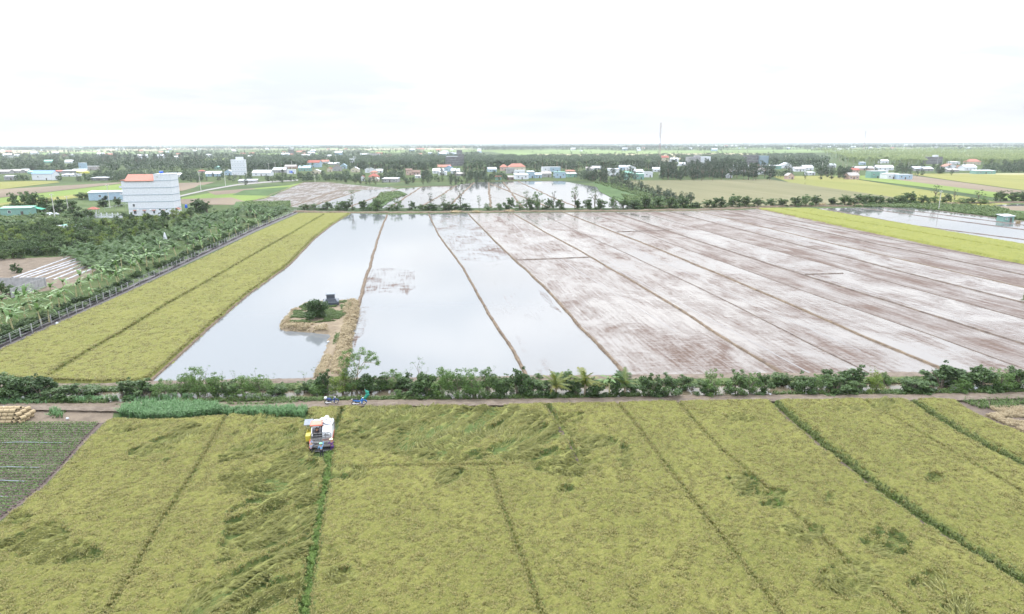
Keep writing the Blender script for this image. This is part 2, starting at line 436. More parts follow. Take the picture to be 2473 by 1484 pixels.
M['wet2'] = wetmat('flooded_with_mud_islands', 0.93, seed=2, soft=0.035, cross=1.3, sx=1.0, sy=0.25, murk=(0.12, 0.126, 0.132))
M['wet3'] = wetmat('flooded_streaked', 0.78, seed=3, soft=0.05, cross=1.0, murk=(0.12, 0.122, 0.126))
M['wet4'] = wetmat('puddled_mud_pale', 0.56, seed=4, soft=0.065, sx=2.0, sy=.14, cross=1.1, murk=(0.14, 0.125, 0.115))
M['wet5'] = wetmat('puddled_mud_dark', 0.44, seed=5, soft=0.085, murk=(0.13, 0.114, 0.103), sx=1.6, sy=0.10, cross=.9, band=.9)
M['wet6'] = wetmat('flooded_far', 0.80, seed=6, soft=0.06, sx=.9, sy=0.04)
M['wet7'] = wetmat('flooded_far_green', 0.72, seed=7, soft=0.08, sx=.9, sy=0.04, green=1.0)
M['wet8'] = wetmat('mud_far', 0.36, seed=8, soft=0.08, sx=.9, sy=0.04, mud=((0.07, 0.055, 0.042), (0.11, 0.085, 0.065)))
M['canal'] = wetmat('canal_water', 1.3, seed=9, murk=(0.10, 0.082, 0.055))
M['furrow'] = wetmat('furrow_water', 1.3, seed=10, murk=(0.12, 0.11, 0.11))
def canopymat(name, lo, mid, hi, lodge, sc1=0.16):
    m, n, l, b = _m(name)
    a = noise(n, l, sc1, 4, 0.6, (1, .6, 1)); g = noise(n, l, 7.0, 5, 0.75); g2 = noise(n, l, 2.6, 3, 0.6)
    f = mathn(n, l, 'MULTIPLY_ADD', a, 0.22, mathn(n, l, 'MULTIPLY_ADD', g, 0.48, mathn(n, l, 'MULTIPLY', g2, 0.30)))
    c1 = ramp(n, l, f, [(0.34, lo), (0.5, mid), (0.66, hi)])
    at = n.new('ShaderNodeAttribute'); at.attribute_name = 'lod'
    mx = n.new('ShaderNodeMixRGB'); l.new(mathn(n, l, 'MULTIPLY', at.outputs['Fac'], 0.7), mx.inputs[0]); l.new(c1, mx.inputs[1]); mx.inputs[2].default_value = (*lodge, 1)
    at2 = n.new('ShaderNodeAttribute'); at2.attribute_name = 'stem'  # stem green together with shade painted into the canopy colour
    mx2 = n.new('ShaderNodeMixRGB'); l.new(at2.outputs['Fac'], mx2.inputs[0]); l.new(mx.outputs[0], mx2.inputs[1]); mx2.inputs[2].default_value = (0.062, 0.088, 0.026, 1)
    l.new(mx2.outputs[0], b.inputs['Base Color']); b.inputs['Roughness'].default_value = 0.85; b.inputs['Specular IOR Level'].default_value = 0.1
    bump(n, l, b, g, 0.9, 0.15); return m
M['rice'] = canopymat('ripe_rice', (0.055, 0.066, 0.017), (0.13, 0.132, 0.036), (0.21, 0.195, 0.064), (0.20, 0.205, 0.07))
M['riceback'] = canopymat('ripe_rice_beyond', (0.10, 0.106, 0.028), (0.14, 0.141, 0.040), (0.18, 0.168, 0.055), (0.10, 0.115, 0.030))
M['blade'] = leafmat('rice_blades', [(0.095, 0.112, 0.026), (0.155, 0.158, 0.040), (0.225, 0.205, 0.065), (0.29, 0.25, 0.095), (0.125, 0.15, 0.032)], 0.3)
M['bladelod'] = leafmat('fallen_rice_blades', [(0.13, 0.145, 0.042), (0.20, 0.21, 0.068), (0.265, 0.265, 0.098), (0.34, 0.32, 0.13)], 0.3)
M['grass'] = leafmat('grass_blades', [(0.05, 0.085, 0.02), (0.085, 0.14, 0.035), (0.13, 0.18, 0.055)], 0.3)
M['reed'] = leafmat('tall_grass_blades', [(0.07, 0.15, 0.055), (0.12, 0.23, 0.09), (0.19, 0.31, 0.15)], 0.3)
M['straw'] = leafmat('straw_stalks', [(0.22, 0.17, 0.10), (0.34, 0.275, 0.17), (0.43, 0.36, 0.24)], 0.2, 0.7)
M['leafA'] = leafmat('feathery_green_leaves', [(0.045, 0.095, 0.022), (0.085, 0.155, 0.036), (0.13, 0.21, 0.055)], 0.35)
M['leafB'] = leafmat('dark_broad_leaves', [(0.028, 0.058, 0.018), (0.048, 0.09, 0.026), (0.08, 0.13, 0.04)], 0.25)
M['leafC'] = leafmat('mid_green_leaves', [(0.04, 0.08, 0.024), (0.07, 0.12, 0.036), (0.10, 0.16, 0.05)], 0.3)
M['leafD'] = leafmat('orchard_leaves', [(0.04, 0.075, 0.02), (0.065, 0.11, 0.03), (0.10, 0.155, 0.042)], 0.3)
M['leafE'] = leafmat('grey_green_leaves', [(0.035, 0.055, 0.03), (0.055, 0.08, 0.042), (0.08, 0.105, 0.055)], 0.3)
M['leafY'] = leafmat('yellow_green_leaves', [(0.08, 0.13, 0.02), (0.13, 0.19, 0.03), (0.19, 0.24, 0.05)], 0.35)
M['frond'] = leafmat('palm_fronds', [(0.035, 0.07, 0.02), (0.06, 0.11, 0.032), (0.10, 0.155, 0.05)], 0.2, 0.4)
M['frondY'] = leafmat('yellowing_palm_fronds', [(0.07, 0.11, 0.025), (0.14, 0.17, 0.04), (0.26, 0.23, 0.06)], 0.3, 0.4)
M['banana'] = leafmat('banana_leaves', [(0.06, 0.125, 0.03), (0.10, 0.18, 0.05), (0.16, 0.24, 0.085)], 0.3, 0.4)
M['farleafA'] = leafmat('far_dark_leaves', [(0.015, 0.032, 0.014), (0.028, 0.052, 0.022), (0.05, 0.08, 0.034)], .2)
M['farleafB'] = leafmat('far_mid_leaves', [(0.022, 0.042, 0.018), (0.038, 0.066, 0.026), (0.062, 0.098, 0.038)], .2)
M['bark'] = plain('bark', (0.16, 0.13, 0.10), 0.9, 0.35, 6)
M['palmbark'] = plain('palm_trunk', (0.24, 0.20, 0.14), 0.9, 0.3, 5)
M['stalk'] = plain('banana_stem', (0.27, 0.25, 0.13), 0.7, 0.35, 4)
M['soilrow'] = ground('tilled_soil', [(0.05, 0.038, 0.034), (0.085, 0.065, 0.058), (0.13, 0.105, 0.09)], 0.6, 5.0)

# ------------------------------------------------------------------ land
def proj(X, Y, Z=0.0):
    x = np.asarray(X, float); y = np.asarray(Y, float); z = np.asarray(Z, float) - EYE
    d = x * _F.x + y * _F.y + z * _F.z
    u = (x * _cx.x + y * _cx.y + z * _cx.z) / d; v = (x * _cy.x + y * _cy.y + z * _cy.z) / d
    return W / 2 + u * F, HH / 2 - v * F, d

g = MB(); S = 42000.0
ring = [-S, -9000, -3000, -1200, -500, 0, 500, 1200, 3000, 9000, S]
g.v = [(x, y, 0) for y in ring for x in ring]; n_ = len(ring)
g.f = [(j * n_ + i, j * n_ + i + 1, (j + 1) * n_ + i + 1, (j + 1) * n_ + i) for j in range(n_ - 1) for i in range(n_ - 1)]; g.mi = [0] * len(g.f)
props(g.build('ground', M['ground']), kind='structure')

TRK = [(-90, 984), (73, 984), (281, 988), (470, 990), (645, 986), (848, 976), (1207, 974), (1488, 970), (1872, 964), (2162, 963), (2309, 961), (2560, 955)]
BTR = [(-90, 936), (129, 935), (293, 930), (560, 925), (750, 922), (920, 921), (1328, 916), (1537, 914), (1854, 910), (2162, 908), (2560, 905)]
NB = [(-90, 974), (300, 972), (700, 967), (900, 966), (1300, 961), (1850, 953), (2125, 950), (2560, 944)]
FB = [(-90, 950), (300, 948), (700, 945), (900, 942), (1300, 936), (1850, 931), (2560, 925)]
def ly(line, x): return float(np.interp(x, [p[0] for p in line], [p[1] for p in line]))
def loft(name, lines, mat, jit=0.12, stepx=9, kind='structure'):
    """lines: (polyline, dy, z)"""
    xs = np.arange(-90, 2561, stepx); v = []; f = []; k = len(lines)
    for i, x in enumerate(xs):
        for ln, dy, z in lines:
            p = P(x, ly(ln, x) + dy, z); v.append((p.x + U(-jit, jit), p.y + U(-jit, jit), z + U(-.03, .03) if z > 0 else z))
    for i in range(len(xs) - 1):
        for j in range(k - 1): f.append((i * k + j, (i + 1) * k + j, (i + 1) * k + j + 1, i * k + j + 1))
    me = bpy.data.meshes.new(name); me.from_pydata(v, [], f); me.materials.append(mat); me.update()
    return props(link(name, me), kind=kind)
# canal water, its banks and the two earth tracks
loft('canal_water', [(NB, 4, 0.03), (FB, -4, 0.03)], M['canal'], jit=0, stepx=30)
loft('canal_bank', [(NB, 1.5, 0.0), (NB, -1, 0.12), (TRK, -9, 0.34), (TRK, -5.5, 0.38), (TRK, -4, 0.35)], M['soil'])
loft('canal_bank', [(FB, -1, 0.0), (FB, -4, 0.2), (BTR, 5, 0.36), (BTR, 2.2, 0.36)], M['weeds'])
loft('dirt_track', [(TRK, -5, 0.375), (TRK, -1.5, 0.36), (TRK, 0.5, 0.40), (TRK, 2.5, 0.36), (TRK, 5.5, 0.30), (TRK, 9, 0.02)], M['track'], jit=0.08)
loft('dirt_track', [(BTR, 2.6, 0.37), (BTR, 0, 0.38), (BTR, -3, 0.37), (BTR, -5, 0.30), (BTR, -9, 0.03)], M['track'], jit=0.10)

# --- puddled and flooded paddies beyond the canal: strips between earth dikes
E0 = [(845, 516), (800, 546), (760, 577), (700, 640), (600, 712), (500, 797), (430, 862), (365, 921)]
E1 = [(935, 519), (915, 570), (897, 630), (880, 690), (866, 745), (856, 800), (846, 850), (832, 916)]
E2 = [(1035, 518), (1060, 570), (1120, 650), (1180, 760), (1240, 850), (1272, 911)]
E3 = [(1130, 516), (1180, 568), (1250, 635), (1310, 690), (1410, 800), (1500, 895), (1512, 912)]
BOT = [(300, 924), (760, 918), (1270, 911), (1550, 911), (2040, 907), (2560, 902)]
TOP = [(700, 516), (1100, 516), (1500, 513), (1830, 507), (2600, 470)]
def vline(xt):
    """edge that runs straight away from the viewer, met at the far dike at photo x = xt"""
    a = P(xt, ly(TOP, xt)); pts = []
    for k in range(13):
        Yw = a.y + (30 - a.y) * k / 12
        X2 = a.x + 1.0 * math.sin(Yw * 0.021 + xt) + 0.25 * math.sin(Yw * 0.083 + xt * .3)
        x, y, d = proj(X2, Yw, 0)
        if d > 5: pts.append((float(x), float(y)))
        if y > ly(BOT, float(x)) + 2: 
            # cut at the lower edge
            p, q = pts[-2], pts[-1]; 
            lo, hi = 0.0, 1.0
            for _ in range(30):
                m = (lo + hi) / 2; xx = p[0] + (q[0] - p[0]) * m; yy = p[1] + (q[1] - p[1]) * m
                if yy > ly(BOT, xx) + 0.5: hi = m
                else: lo = m
            pts[-1] = (p[0] + (q[0] - p[0]) * hi, p[1] + (q[1] - p[1]) * hi); break
    return pts
XT = [1242, 1305, 1367, 1420, 1477, 1545, 1610, 1672, 1735, 1790]
V = {x: vline(x) for x in XT}
RL = [(1829, 505), (1950, 530), (2306, 603), (2473, 637), (2640, 671)]
def strip(name, l, r, mat): return sheet(name, l + r[::-1], mat, z=0.05)
strip('flooded_field', E0, E1, M['wet1'])
strip('flooded_field', E1, E2, M['wet2'])
strip('flooded_field', E2, E3, M['wet3'])
M['patch'] = wetmat('mud_showing_through', .60, seed=12, soft=.035, cross=2.4, sx=2.2, sy=.12, blot=.12, murk=(0.12, 0.126, 0.132), band=.2)
for pts in ([(1040, 520), (1128, 519), (1176, 566), (1236, 624), (1190, 634), (1112, 628), (1066, 572)], [(886, 652), (940, 648), (1002, 655), (1010, 690), (985, 712), (930, 706), (874, 714), (880, 690)], [(863, 748), (888, 738), (892, 770), (880, 806), (858, 838), (850, 846), (857, 800)], [(1300, 700), (1322, 712), (1360, 760), (1330, 742)]):
    sheet('mud_patch', pts, M['patch'], z=.054, step=3, wob=.6)
seq = [E3] + [V[x] for x in XT]
mats = ['wet4', 'wet4', 'wet4', 'wet4', 'wet5', 'wet4', 'wet5', 'wet4', 'wet5', 'wet5']
for i in range(len(seq) - 1): strip('mud_field', seq[i], seq[i + 1], M[mats[i]])
strip('mud_field', V[1790], RL[:4] + [(2473, 640), (2600, 900)], M['wet5'])
ridge('dike', E0, M['dike'], 0.75, 0.25, z=0.03, wob=.03)
ridge('dike', E1[:5], M['dike'], 1.0, 0.30, z=0.03)
ridge('dike', E2, M['dike'], .75, 0.30, z=0.03, wob=.04)
ridge('dike', E3, M['dike'], .85, 0.30, z=0.03)
for x, w_, h_, mm in ((1242, 1.3, .26, 'dike'), (1305, .6, .14, 'dikewet'), (1367, 1.4, .28, 'dike'), (1420, .5, .12, 'dikewet'), (1477, 1.2, .26, 'dikewet'), (1545, .7, .14, 'dikewet'), (1610, 1.4, .26, 'dikewet'), (1672, 1.0, .18, 'dike'), (1735, 1.5, .26, 'dikewet'), (1790, 1.0, .2, 'dikewet')):
    ridge('dike', V[x], M[mm], w_ * .72, h_ * .85, z=0.03, wob=0.06)
for pts, w_ in ((((1160, 545), (1250, 625), (1480, 880) , (1500, 900)), .01), ):
    pass
for pts in ([(1247, 629), (1330, 626), (1425, 622)], [(1490, 561), (1552, 559), (1615, 557)], [(1945, 664), (2035, 661)]):
    ridge('dike', pts, M['dikewet'], 0.9, 0.2, z=0.03)
# furrows holding a line of bright water
for xt, a_, b_, wd in ((1250, .0, 1, .35), (1200, .05, .9, .3), (1380, .05, .4, .9), (1340, .3, .95, .3), (1490, .1, .9, .4), (1640, .1, .8, .4), (1700, .0, .7, .4)):
    L_ = vline(xt); a = P(*L_[0]); b = P(*L_[-1]); pts = []
    for k in range(21):
        t = a_ + (b_ - a_) * k / 20; q = a.lerp(b, t); q.x += 1.6 * math.sin(q.y * 0.021 + xt) + U(-.1, .1); pts.append(q)
    sheet('furrow_water', [(q.x - wd / 2, q.y) for q in pts] + [(q.x + wd / 2, q.y) for q in pts[::-1]], M['furrow'], z=0.06, world=True)
# broad earth dike between the near paddies and the fields beyond
MD = [(712, 512), (860, 514), (1000, 514), (1208, 512), (1500, 510), (1700, 507), (1830, 502), (1900, 499), (2100, 498), (2200, 495), (2300, 492), (2560, 488)]
ridge('dike', MD, M['dike'], 5.5, 0.5, z=0.0, step=2.5, wob=0.3, top=.7, hw=.4)

# --- ripe rice: a waist-high canopy with walking lines left open
def side_band(X, Y, pts):
    q = sorted((b, a) for a, b in pts); dx = X - np.interp(Y, [c[0] for c in q], [c[1] for c in q])
    return (dx > 0) * (1 - sstep(.5, 1.9, dx + (fbm(X * .7, Y * .7, 2) - .5) * .8))
def rice_block(name, inside, gaps, res, mat, bounds, height, lodged=None, tufts=None, edge=0.28, tone=None):
    x0, x1, y0, y1 = bounds
    nx = int((x1 - x0) / res); ny = int((y1 - y0) / res)
    X, Y = np.meshgrid(np.linspace(x0, x1, nx), np.linspace(y0, y1, ny))
    X = X + rng.uniform(-.3, .3, X.shape) * res; Y = Y + rng.uniform(-.3, .3, Y.shape) * res
    m = inside(X, Y)
    band = np.zeros_like(X)
    for pts, w_ in gaps:
        k_ = sstep(w_ * .5, w_ * .5 + edge, dline(X, Y, pts) + (fbm(X * .9, Y * .9, 2) - .5) * w_ * 1.1)
        if w_ < .15: k_ = 1 - (1 - k_) * .6
        m = m * k_
        if lodged and w_ in (.75, .5): band = np.maximum(band, side_band(X, Y, pts))
    lod, th = lodged(X, Y) if lodged else (np.zeros_like(X), np.zeros_like(X))
    und = fbm(X * .35, Y * .35, 3) - .5; fine = rng.random(X.shape) - .5
    c, s = np.cos(0.5), np.sin(0.5)
    cu = np.sin(th); cv = -np.cos(th)
    al = X * 0.8 + Y * 0.6; ac = -X * 0.6 + Y * 0.8
    ridg = (fbm(al * 0.28 + th * .6, ac * 0.95 + th * .8, 4) - .5)
    clump = vnoise(X * 2.1, Y * 2.1) - .5
    Z = height * (1 - lod * 0.62) + und * .08 + clump * .22 + fine * (.14 + .05 * lod) + lod * ridg * 2.3
    Z = np.maximum(Z, 0.12) * m * (1 - .4 * band)
    ok = m > 0.03
    q = ok[:-1, :-1] | ok[1:, :-1] | ok[:-1, 1:] | ok[1:, 1:]
    px, py, pd = proj(X, Y, 0.5)
    vis = (px > -60) & (px < W + 60) & (py < HH + 60) & (pd > 1)
    q &= vis[:-1, :-1] | vis[1:, 1:]
    idx = np.arange(X.size).reshape(X.shape)
    f = np.stack([idx[:-1, :-1][q], idx[:-1, 1:][q], idx[1:, 1:][q], idx[1:, :-1][q]], 1)
    used = np.zeros(X.size, bool); used[f.ravel()] = True; rem = np.cumsum(used) - 1
    vtx = np.stack([X.ravel(), Y.ravel(), Z.ravel()], 1)[used]
    me = npmesh(name, vtx, rem[f], mat, smooth=False)
    a = me.attributes.new('lod', 'FLOAT', 'POINT'); a.data.foreach_set('value', lod.ravel()[used].astype(np.float32))
    gy_, gx_ = np.gradient(Z); stem_shade = np.clip(sstep(.5, 1.4, np.hypot(gx_, gy_) / res) * (.5 + .5 * (lod < .3)) + lod * (1 - sstep(-.14, -.03, ridg)) * .95 + (1 - sstep(.12, .3, clump + .5)) * .35 + band * .5, 0, 1)  # stem green, with shade painted into steep sides, troughs and low clumps
    a = me.attributes.new('stem', 'FLOAT', 'POINT'); a.data.foreach_set('value', stem_shade.ravel()[used].astype(np.float32))
    o = link(name, me)
    return o, o
def blade_tuft(name, mat, nb, h, w, spread, droop, seed):
    rg = np.random.default_rng(seed); v = []; f = []
    for i in range(nb):
        a = rg.uniform(0, 2 * PI); r0 = rg.uniform(0, spread * .35); r1 = rg.uniform(.3, 1) * spread; hh = h * rg.uniform(.7, 1.1)
        dx, dy = math.cos(a), math.sin(a); px, py = -dy, dx; b = len(v)
        bx, by = r0 * math.cos(a * 3), r0 * math.sin(a * 3)
        for t in (0, .55, .85, 1.0):
            r = r1 * t * t; z = hh * (t - droop * t ** 4 * .8); ww = w * (1, .95, .8, .35)[(0, .55, .85, 1.0).index(t)]
            v.append((bx + dx * r + px * ww / 2, by + dy * r + py * ww / 2, z)); v.append((bx + dx * r - px * ww / 2, by + dy * r - py * ww / 2, z))
        for k in range(3): f.append((b + 2 * k, b + 2 * k + 1, b + 2 * k + 3, b + 2 * k + 2))
    return npmesh(name, np.array(v), np.array(f), mat)

PC = lambda pts, z=0.75: [(P(x, y, z).x, P(x, y, z).y) for x, y in pts]
gl = {
 'L2': PC([(548, 1000), (470, 1135), (380, 1270), (320, 1380), (250, 1484), (215, 1540)]),
 'L3': PC([(826, 984), (812, 1020), (802, 1050)]),
 'L3b': PC([(798, 1080), (792, 1120), (782, 1180), (768, 1250), (752, 1340), (735, 1484), (728, 1540)]),
 'L4': PC([(1322, 976), (1345, 1010), (1375, 1060), (1402, 1112)]),
 'Lh': PC([(800, 1128), (1000, 1122), (1200, 1120), (1402, 1112)]),
 'Lv': PC([(1185, 1128), (1207, 1200), (1240, 1290), (1275, 1380), (1310, 1484), (1330, 1540)]),
 'L5': PC([(1490, 970), (1535, 1020), (1600, 1110), (1700, 1240), (1800, 1365), (1890, 1484), (1930, 1540)]),
 'L6': PC([(1637, 966), (1690, 1030), (1750, 1090), (1835, 1160), (1920, 1240), (2040, 1345), (2190, 1484), (2260, 1550)]),
 'L7': PC([(1860, 962), (1920, 1015), (2000, 1080), (2110, 1165), (2200, 1230), (2340, 1320), (2473, 1402), (2560, 1450)]),
 'L8': PC([(2085, 962), (2180, 1018), (2300, 1088), (2400, 1145), (2473, 1188), (2560, 1235)]),
 'L9': PC([(2195, 960), (2260, 1003), (2330, 1045), (2400, 1083), (2473, 1120), (2560, 1160)]),
 'Lc': PC([(1410, 1112), (1500, 1110), (1590, 1106)]),
}
GAPS = [(gl['L2'], .14), (gl['L3'], .4), (gl['L3b'], .55), (gl['L4'], .35), (gl['Lh'], .12), (gl['Lv'], .10), (gl['L5'], .08), (gl['L6'], .14), (gl['L7'], .75), (gl['L8'], .08), (gl['L9'], .5)]
FRONT = [(275, 1010), (352, 1014), (440, 1012), (542, 1002), (563, 999), (615, 1006), (700, 1008), (742, 1012), (746, 984), (826, 981), (1240, 976), (1500, 971), (1640, 968), (1870, 965), (2190, 962), (2309, 964), (2333, 984), (2382, 1010), (2473, 1046), (2620, 1110), (2620, 1560), (-120, 1560), (-120, 1400), (-60, 1300), (0, 1255), (48, 1220), (95, 1183), (150, 1128), (200, 1072), (250, 1022)]
FRW = PC(FRONT, 0.5)
EDGE = FRW + [FRW[0]]
# the strip the harvester has cut and stands in
CUT = PC([(738, 1018), (806, 1018), (808, 1095), (790, 1118), (742, 1108)], 0.3)
LOD = [  # x, y, rx, ry, strength, photo coordinates
 (1090, 1050, 300, 78, 1.0), (1400, 1105, 120, 50, .9), (1330, 1010, 90, 22, .55), (640, 1150, 95, 160, .75), (700, 1010, 60, 20, .8), (640, 1330, 110, 190, 1.0), (700, 1180, 80, 120, 1.0),
 (560, 1480, 110, 80, .8), (430, 1048, 120, 26, .75), (355, 1095, 60, 22, .7), (290, 1040, 40, 14, .6), (70, 1300, 120, 42, .8), (150, 1345, 90, 30, .7), (30, 1260, 60, 18, .5),
 (1095, 1155, 45, 18, .9), (840, 1145, 50, 16, .7), (820, 1395, 40, 24, .9), (820, 1330, 25, 18, .6), (1365, 1180, 22, 10, .6), (1800, 1165, 45, 24, .85), (1880, 1195, 60, 20, .6), (1930, 1285, 60, 34, .8),
 (2050, 1400, 70, 46, .85), (2130, 1310, 60, 40, .7), (2240, 1405, 50, 30, .5), (2315, 1460, 36, 26, .8), (2010, 1200, 30, 16, .6), (2250, 1150, 28, 18, .6), (2100, 1170, 14, 10, .6), (1790, 1010, 26, 12, .5), (2040, 985, 40, 10, .6), (2130, 975, 45, 12, .6), (1060, 1240, 18, 8, .4), (2330, 1240, 30, 14, .5), (500, 1240, 30, 14, .4), (1560, 1200, 20, 8, .4),
]
def lodged(X, Y):
    px, py, d = proj(X, Y, .6)
    wx = (fbm(X * .18, Y * .18, 3) - .5) * 90; wy = (fbm(X * .18 + 40, Y * .18 + 9, 3) - .5) * 46
    L = np.zeros_like(X)
    for cx_, cy_, rx, ry, st in LOD:
        e = ((px + wx * min(1, rx / 50) - cx_) / rx) ** 2 + ((py + wy * min(1, ry / 22) - cy_) / ry) ** 2
        L = np.maximum(L, st * (1 - sstep(.82, 1.02, e)))
    patch = fbm((X * .8 + Y * .6) * .16 + 5, (Y * .8 - X * .6) * .5 + 3, 4)
    small = (px > 1500) | ((px > 1010) & (px < 1150) & (py > 1130)) | ((px > 790) & (px < 900) & (py > 1130))
    sg = sstep(.40, .50, fbm(X * .55 + Y * .3 + 7, Y * 1.3 - X * .5, 3) + .03)
    L = L * np.maximum(small * sg, (~small) * sstep(.42, .50, patch + .07 * (L > .9) + .06 * ((px > 815) & (px < 1410) & (py < 1120))))
    th = 1.1 + (fbm(X * .10 + 3, Y * .10, 3) - .5) * 9.0
    # swirl around the flattened centre of the middle plot
    c = P(1205, 1078, .3); r = np.hypot(X - c.x, Y - c.y)
    sw = np.arctan2(Y - c.y, X - c.x) + PI / 2 + .5
    k = np.exp(-(r / 9.0) ** 2); th = th * (1 - k) + sw * k
    return L, th
def front_mask(X, Y):
    m = inpoly(X, Y, FRW) * sstep(0.0, .5, dline(X, Y, EDGE) + (fbm(X * .8, Y * .8, 2) - .5) * .6)
    c = inpoly(X, Y, CUT)
    return m * (1 - c * sstep(0, .5, dline(X, Y, CUT + [CUT[0]])))
fl = sheet('paddy_floor', [(-150, 1000), (275, 1002), (742, 1000), (826, 978), (1500, 968), (2309, 960), (2700, 950), (2700, 1600), (-200, 1600)], M['floor'], z=0.01)
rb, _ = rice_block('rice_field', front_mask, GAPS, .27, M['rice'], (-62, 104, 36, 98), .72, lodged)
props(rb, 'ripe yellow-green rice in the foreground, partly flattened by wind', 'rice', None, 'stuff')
# ears and leaves that stand out of the canopy
vA = [blade_tuft('rice_tuft', M['blade'], 13, .52, .040, .26, .55, s) for s in (1, 2, 3)]
vL = [blade_tuft('fallen_rice_tuft', M['bladelod'], 12, .95, .036, .20, .35, s) for s in (4, 5)]
sp = .23
gx, gy = np.meshgrid(np.arange(-62, 104, sp), np.arange(36, 98, sp)); gx = gx.ravel(); gy = gy.ravel()
gx = gx + rng.uniform(-.5, .5, gx.size) * sp; gy = gy + rng.uniform(-.5, .5, gx.size) * sp
px, py, pd = proj(gx, gy, .5); k = (px > -20) & (px < W + 20) & (py < HH + 30); gx, gy = gx[k], gy[k]
m = front_mask(gx, gy)
for pts, w_ in GAPS: m = m * sstep(w_ * .5, w_ * .5 + (.3 if w_ > .15 else .14), dline(gx, gy, pts) + (fbm(gx * .9, gy * .9, 2) - .5) * w_ * 1.1)
k = m > .45; gx, gy, m = gx[k], gy[k], m[k]
lod, th = lodged(gx, gy); n = gx.size
al = gx * 0.8 + gy * 0.6; ac = -gx * 0.6 + gy * 0.8
rd = fbm(al * 0.28 + th * .6, ac * 0.95 + th * .8, 4) - .5
isl = lod > rng.uniform(.25, .6, n)
keep_ = ~((lod > .4) & (rd < -.06) & (rng.random(n) < .75))
gx, gy, m, lod, th, rd, isl = gx[keep_], gy[keep_], m[keep_], lod[keep_], th[keep_], rd[keep_], isl[keep_]; n = gx.size
tz = np.where(isl, np.maximum(.05, .72 * (1 - lod * .62) + lod * rd * 2.3 - .05), (.72 * (1 - lod * .62) + lod * rd * 2.3) - .28) * np.minimum(1, m)
bnd = np.maximum(side_band(gx, gy, gl['L7']), side_band(gx, gy, gl['L9'])) * (rng.random(n) < .9)
tz = tz * (1 - .4 * bnd); onb = (bnd > .4) & ~isl
tilt = np.where(isl, rng.normal(1.28, .14, n), np.where(onb, rng.normal(.8, .2, n), np.abs(rng.normal(.18, .16, n))))
az = np.where(isl, th + rng.normal(0, .22, n), np.where(onb, -PI / 2 + rng.normal(0, .3, n), rng.normal(.9, .9, n)))
vid = np.where(isl, rng.integers(3, 5, n), np.where(onb, 5, rng.integers(0, 3, n)))
scatter('rice_plants', gx, gy, tz, np.stack([tilt, np.zeros(n), az], 1), rng.uniform(.75, 1.25, n), vA + vL + [blade_tuft('leaning_rice_tuft', leafmat('leaning_rice_blades', [(0.09, 0.12, 0.035), (0.13, 0.165, 0.05), (0.19, 0.215, 0.075)], .3), 12, .6, .04, .2, .4, 9)], vid, 'ears and blades of the ripe foreground rice, standing and laid over', 'rice plants')

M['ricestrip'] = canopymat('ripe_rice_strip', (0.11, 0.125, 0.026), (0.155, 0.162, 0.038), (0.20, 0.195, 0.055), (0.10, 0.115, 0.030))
# left-hand rice field beyond the canal and the strip far to the right
LRICE = [(722, 517), (845, 516)] + [(x - 3, y) for x, y in E0[1:-1]] + [(360, 917), (330, 924), (240, 927), (120, 922), (0, 918), (-90, 918), (-90, 892), (-40, 868), (0, 848), (120, 793), (300, 712), (480, 630), (618, 562)]
LW = [(P(x, y, .3).x, P(x, y, .3).y) for x, y in LRICE]; LE = LW + [LW[0]]
def lmask(X, Y): return inpoly(X, Y, LW) * sstep(0, .7, dline(X, Y, LE) + (fbm(X * .5, Y * .5, 2) - .5) * .5)
GL = [([(P(x, y, .8).x, P(x, y, .8).y) for x, y in [(782, 517), (618, 610), (585, 661), (480, 722), (400, 765), (300, 818), (220, 858), (120, 907), (90, 922)]], .5)]
GL[0] = ([(P(x, y, .8).x, P(x, y, .8).y) for x, y in [(782, 517), (700, 565), (618, 611), (500, 679), (400, 735), (300, 797), (210, 848), (160, 878), (120, 905)]], .55)
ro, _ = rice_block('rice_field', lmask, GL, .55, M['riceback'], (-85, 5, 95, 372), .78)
props(ro, 'ripe rice field with one thin walking line beside the wire fence', 'rice', None, 'stuff')
gx = rng.uniform(-85, 5, 150000); gy = 95 + (rng.random(150000) ** 1.6) * 180
m = lmask(gx, gy)
for pts, w_ in GL: m = m * sstep(w_ * .5, w_ * .5 + .3, dline(gx, gy, pts))
px, py, pd = proj(gx, gy, .5); k = (m > .5) & (px > -20); gx, gy = gx[k], gy[k]; n = gx.size
vB = [blade_tuft('rice_tuft', M['blade'], 11, .5, .06, .30, .55, s) for s in (1, 2)]
scatter('rice_plants', gx, gy, np.full(n, .48), np.stack([np.abs(rng.normal(.15, .12, n)), np.zeros(n), rng.normal(.9, .9, n)], 1), rng.uniform(.8, 1.25, n), vB, rng.integers(0, 2, n), 'ears of ripe rice standing beyond the canal', 'rice plants')
RR = [(1829, 504), (1961, 504), (2100, 527), (2290, 560), (2473, 591), (2640, 622), (2640, 672), (2473, 637), (2306, 603), (1950, 529)]
RW = [(P(x, y, .3).x, P(x, y, .3).y) for x, y in RR]; RE = RW + [RW[0]]
def rmask(X, Y): return inpoly(X, Y, RW) * sstep(0, .9, dline(X, Y, RE))
GR = [([(P(x, y, .8).x, P(x, y, .8).y) for x, y in [(1889, 504), (2000, 524), (2200, 557), (2427, 596), (2640, 634)]], .8)]
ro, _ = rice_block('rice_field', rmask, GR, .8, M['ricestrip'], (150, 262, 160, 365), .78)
props(ro, 'long strip of ripe rice between two puddled fields', 'rice', None, 'stuff')
ridge('dike', RL, M['dike'], 1.6, 0.3, z=0.03, step=2)

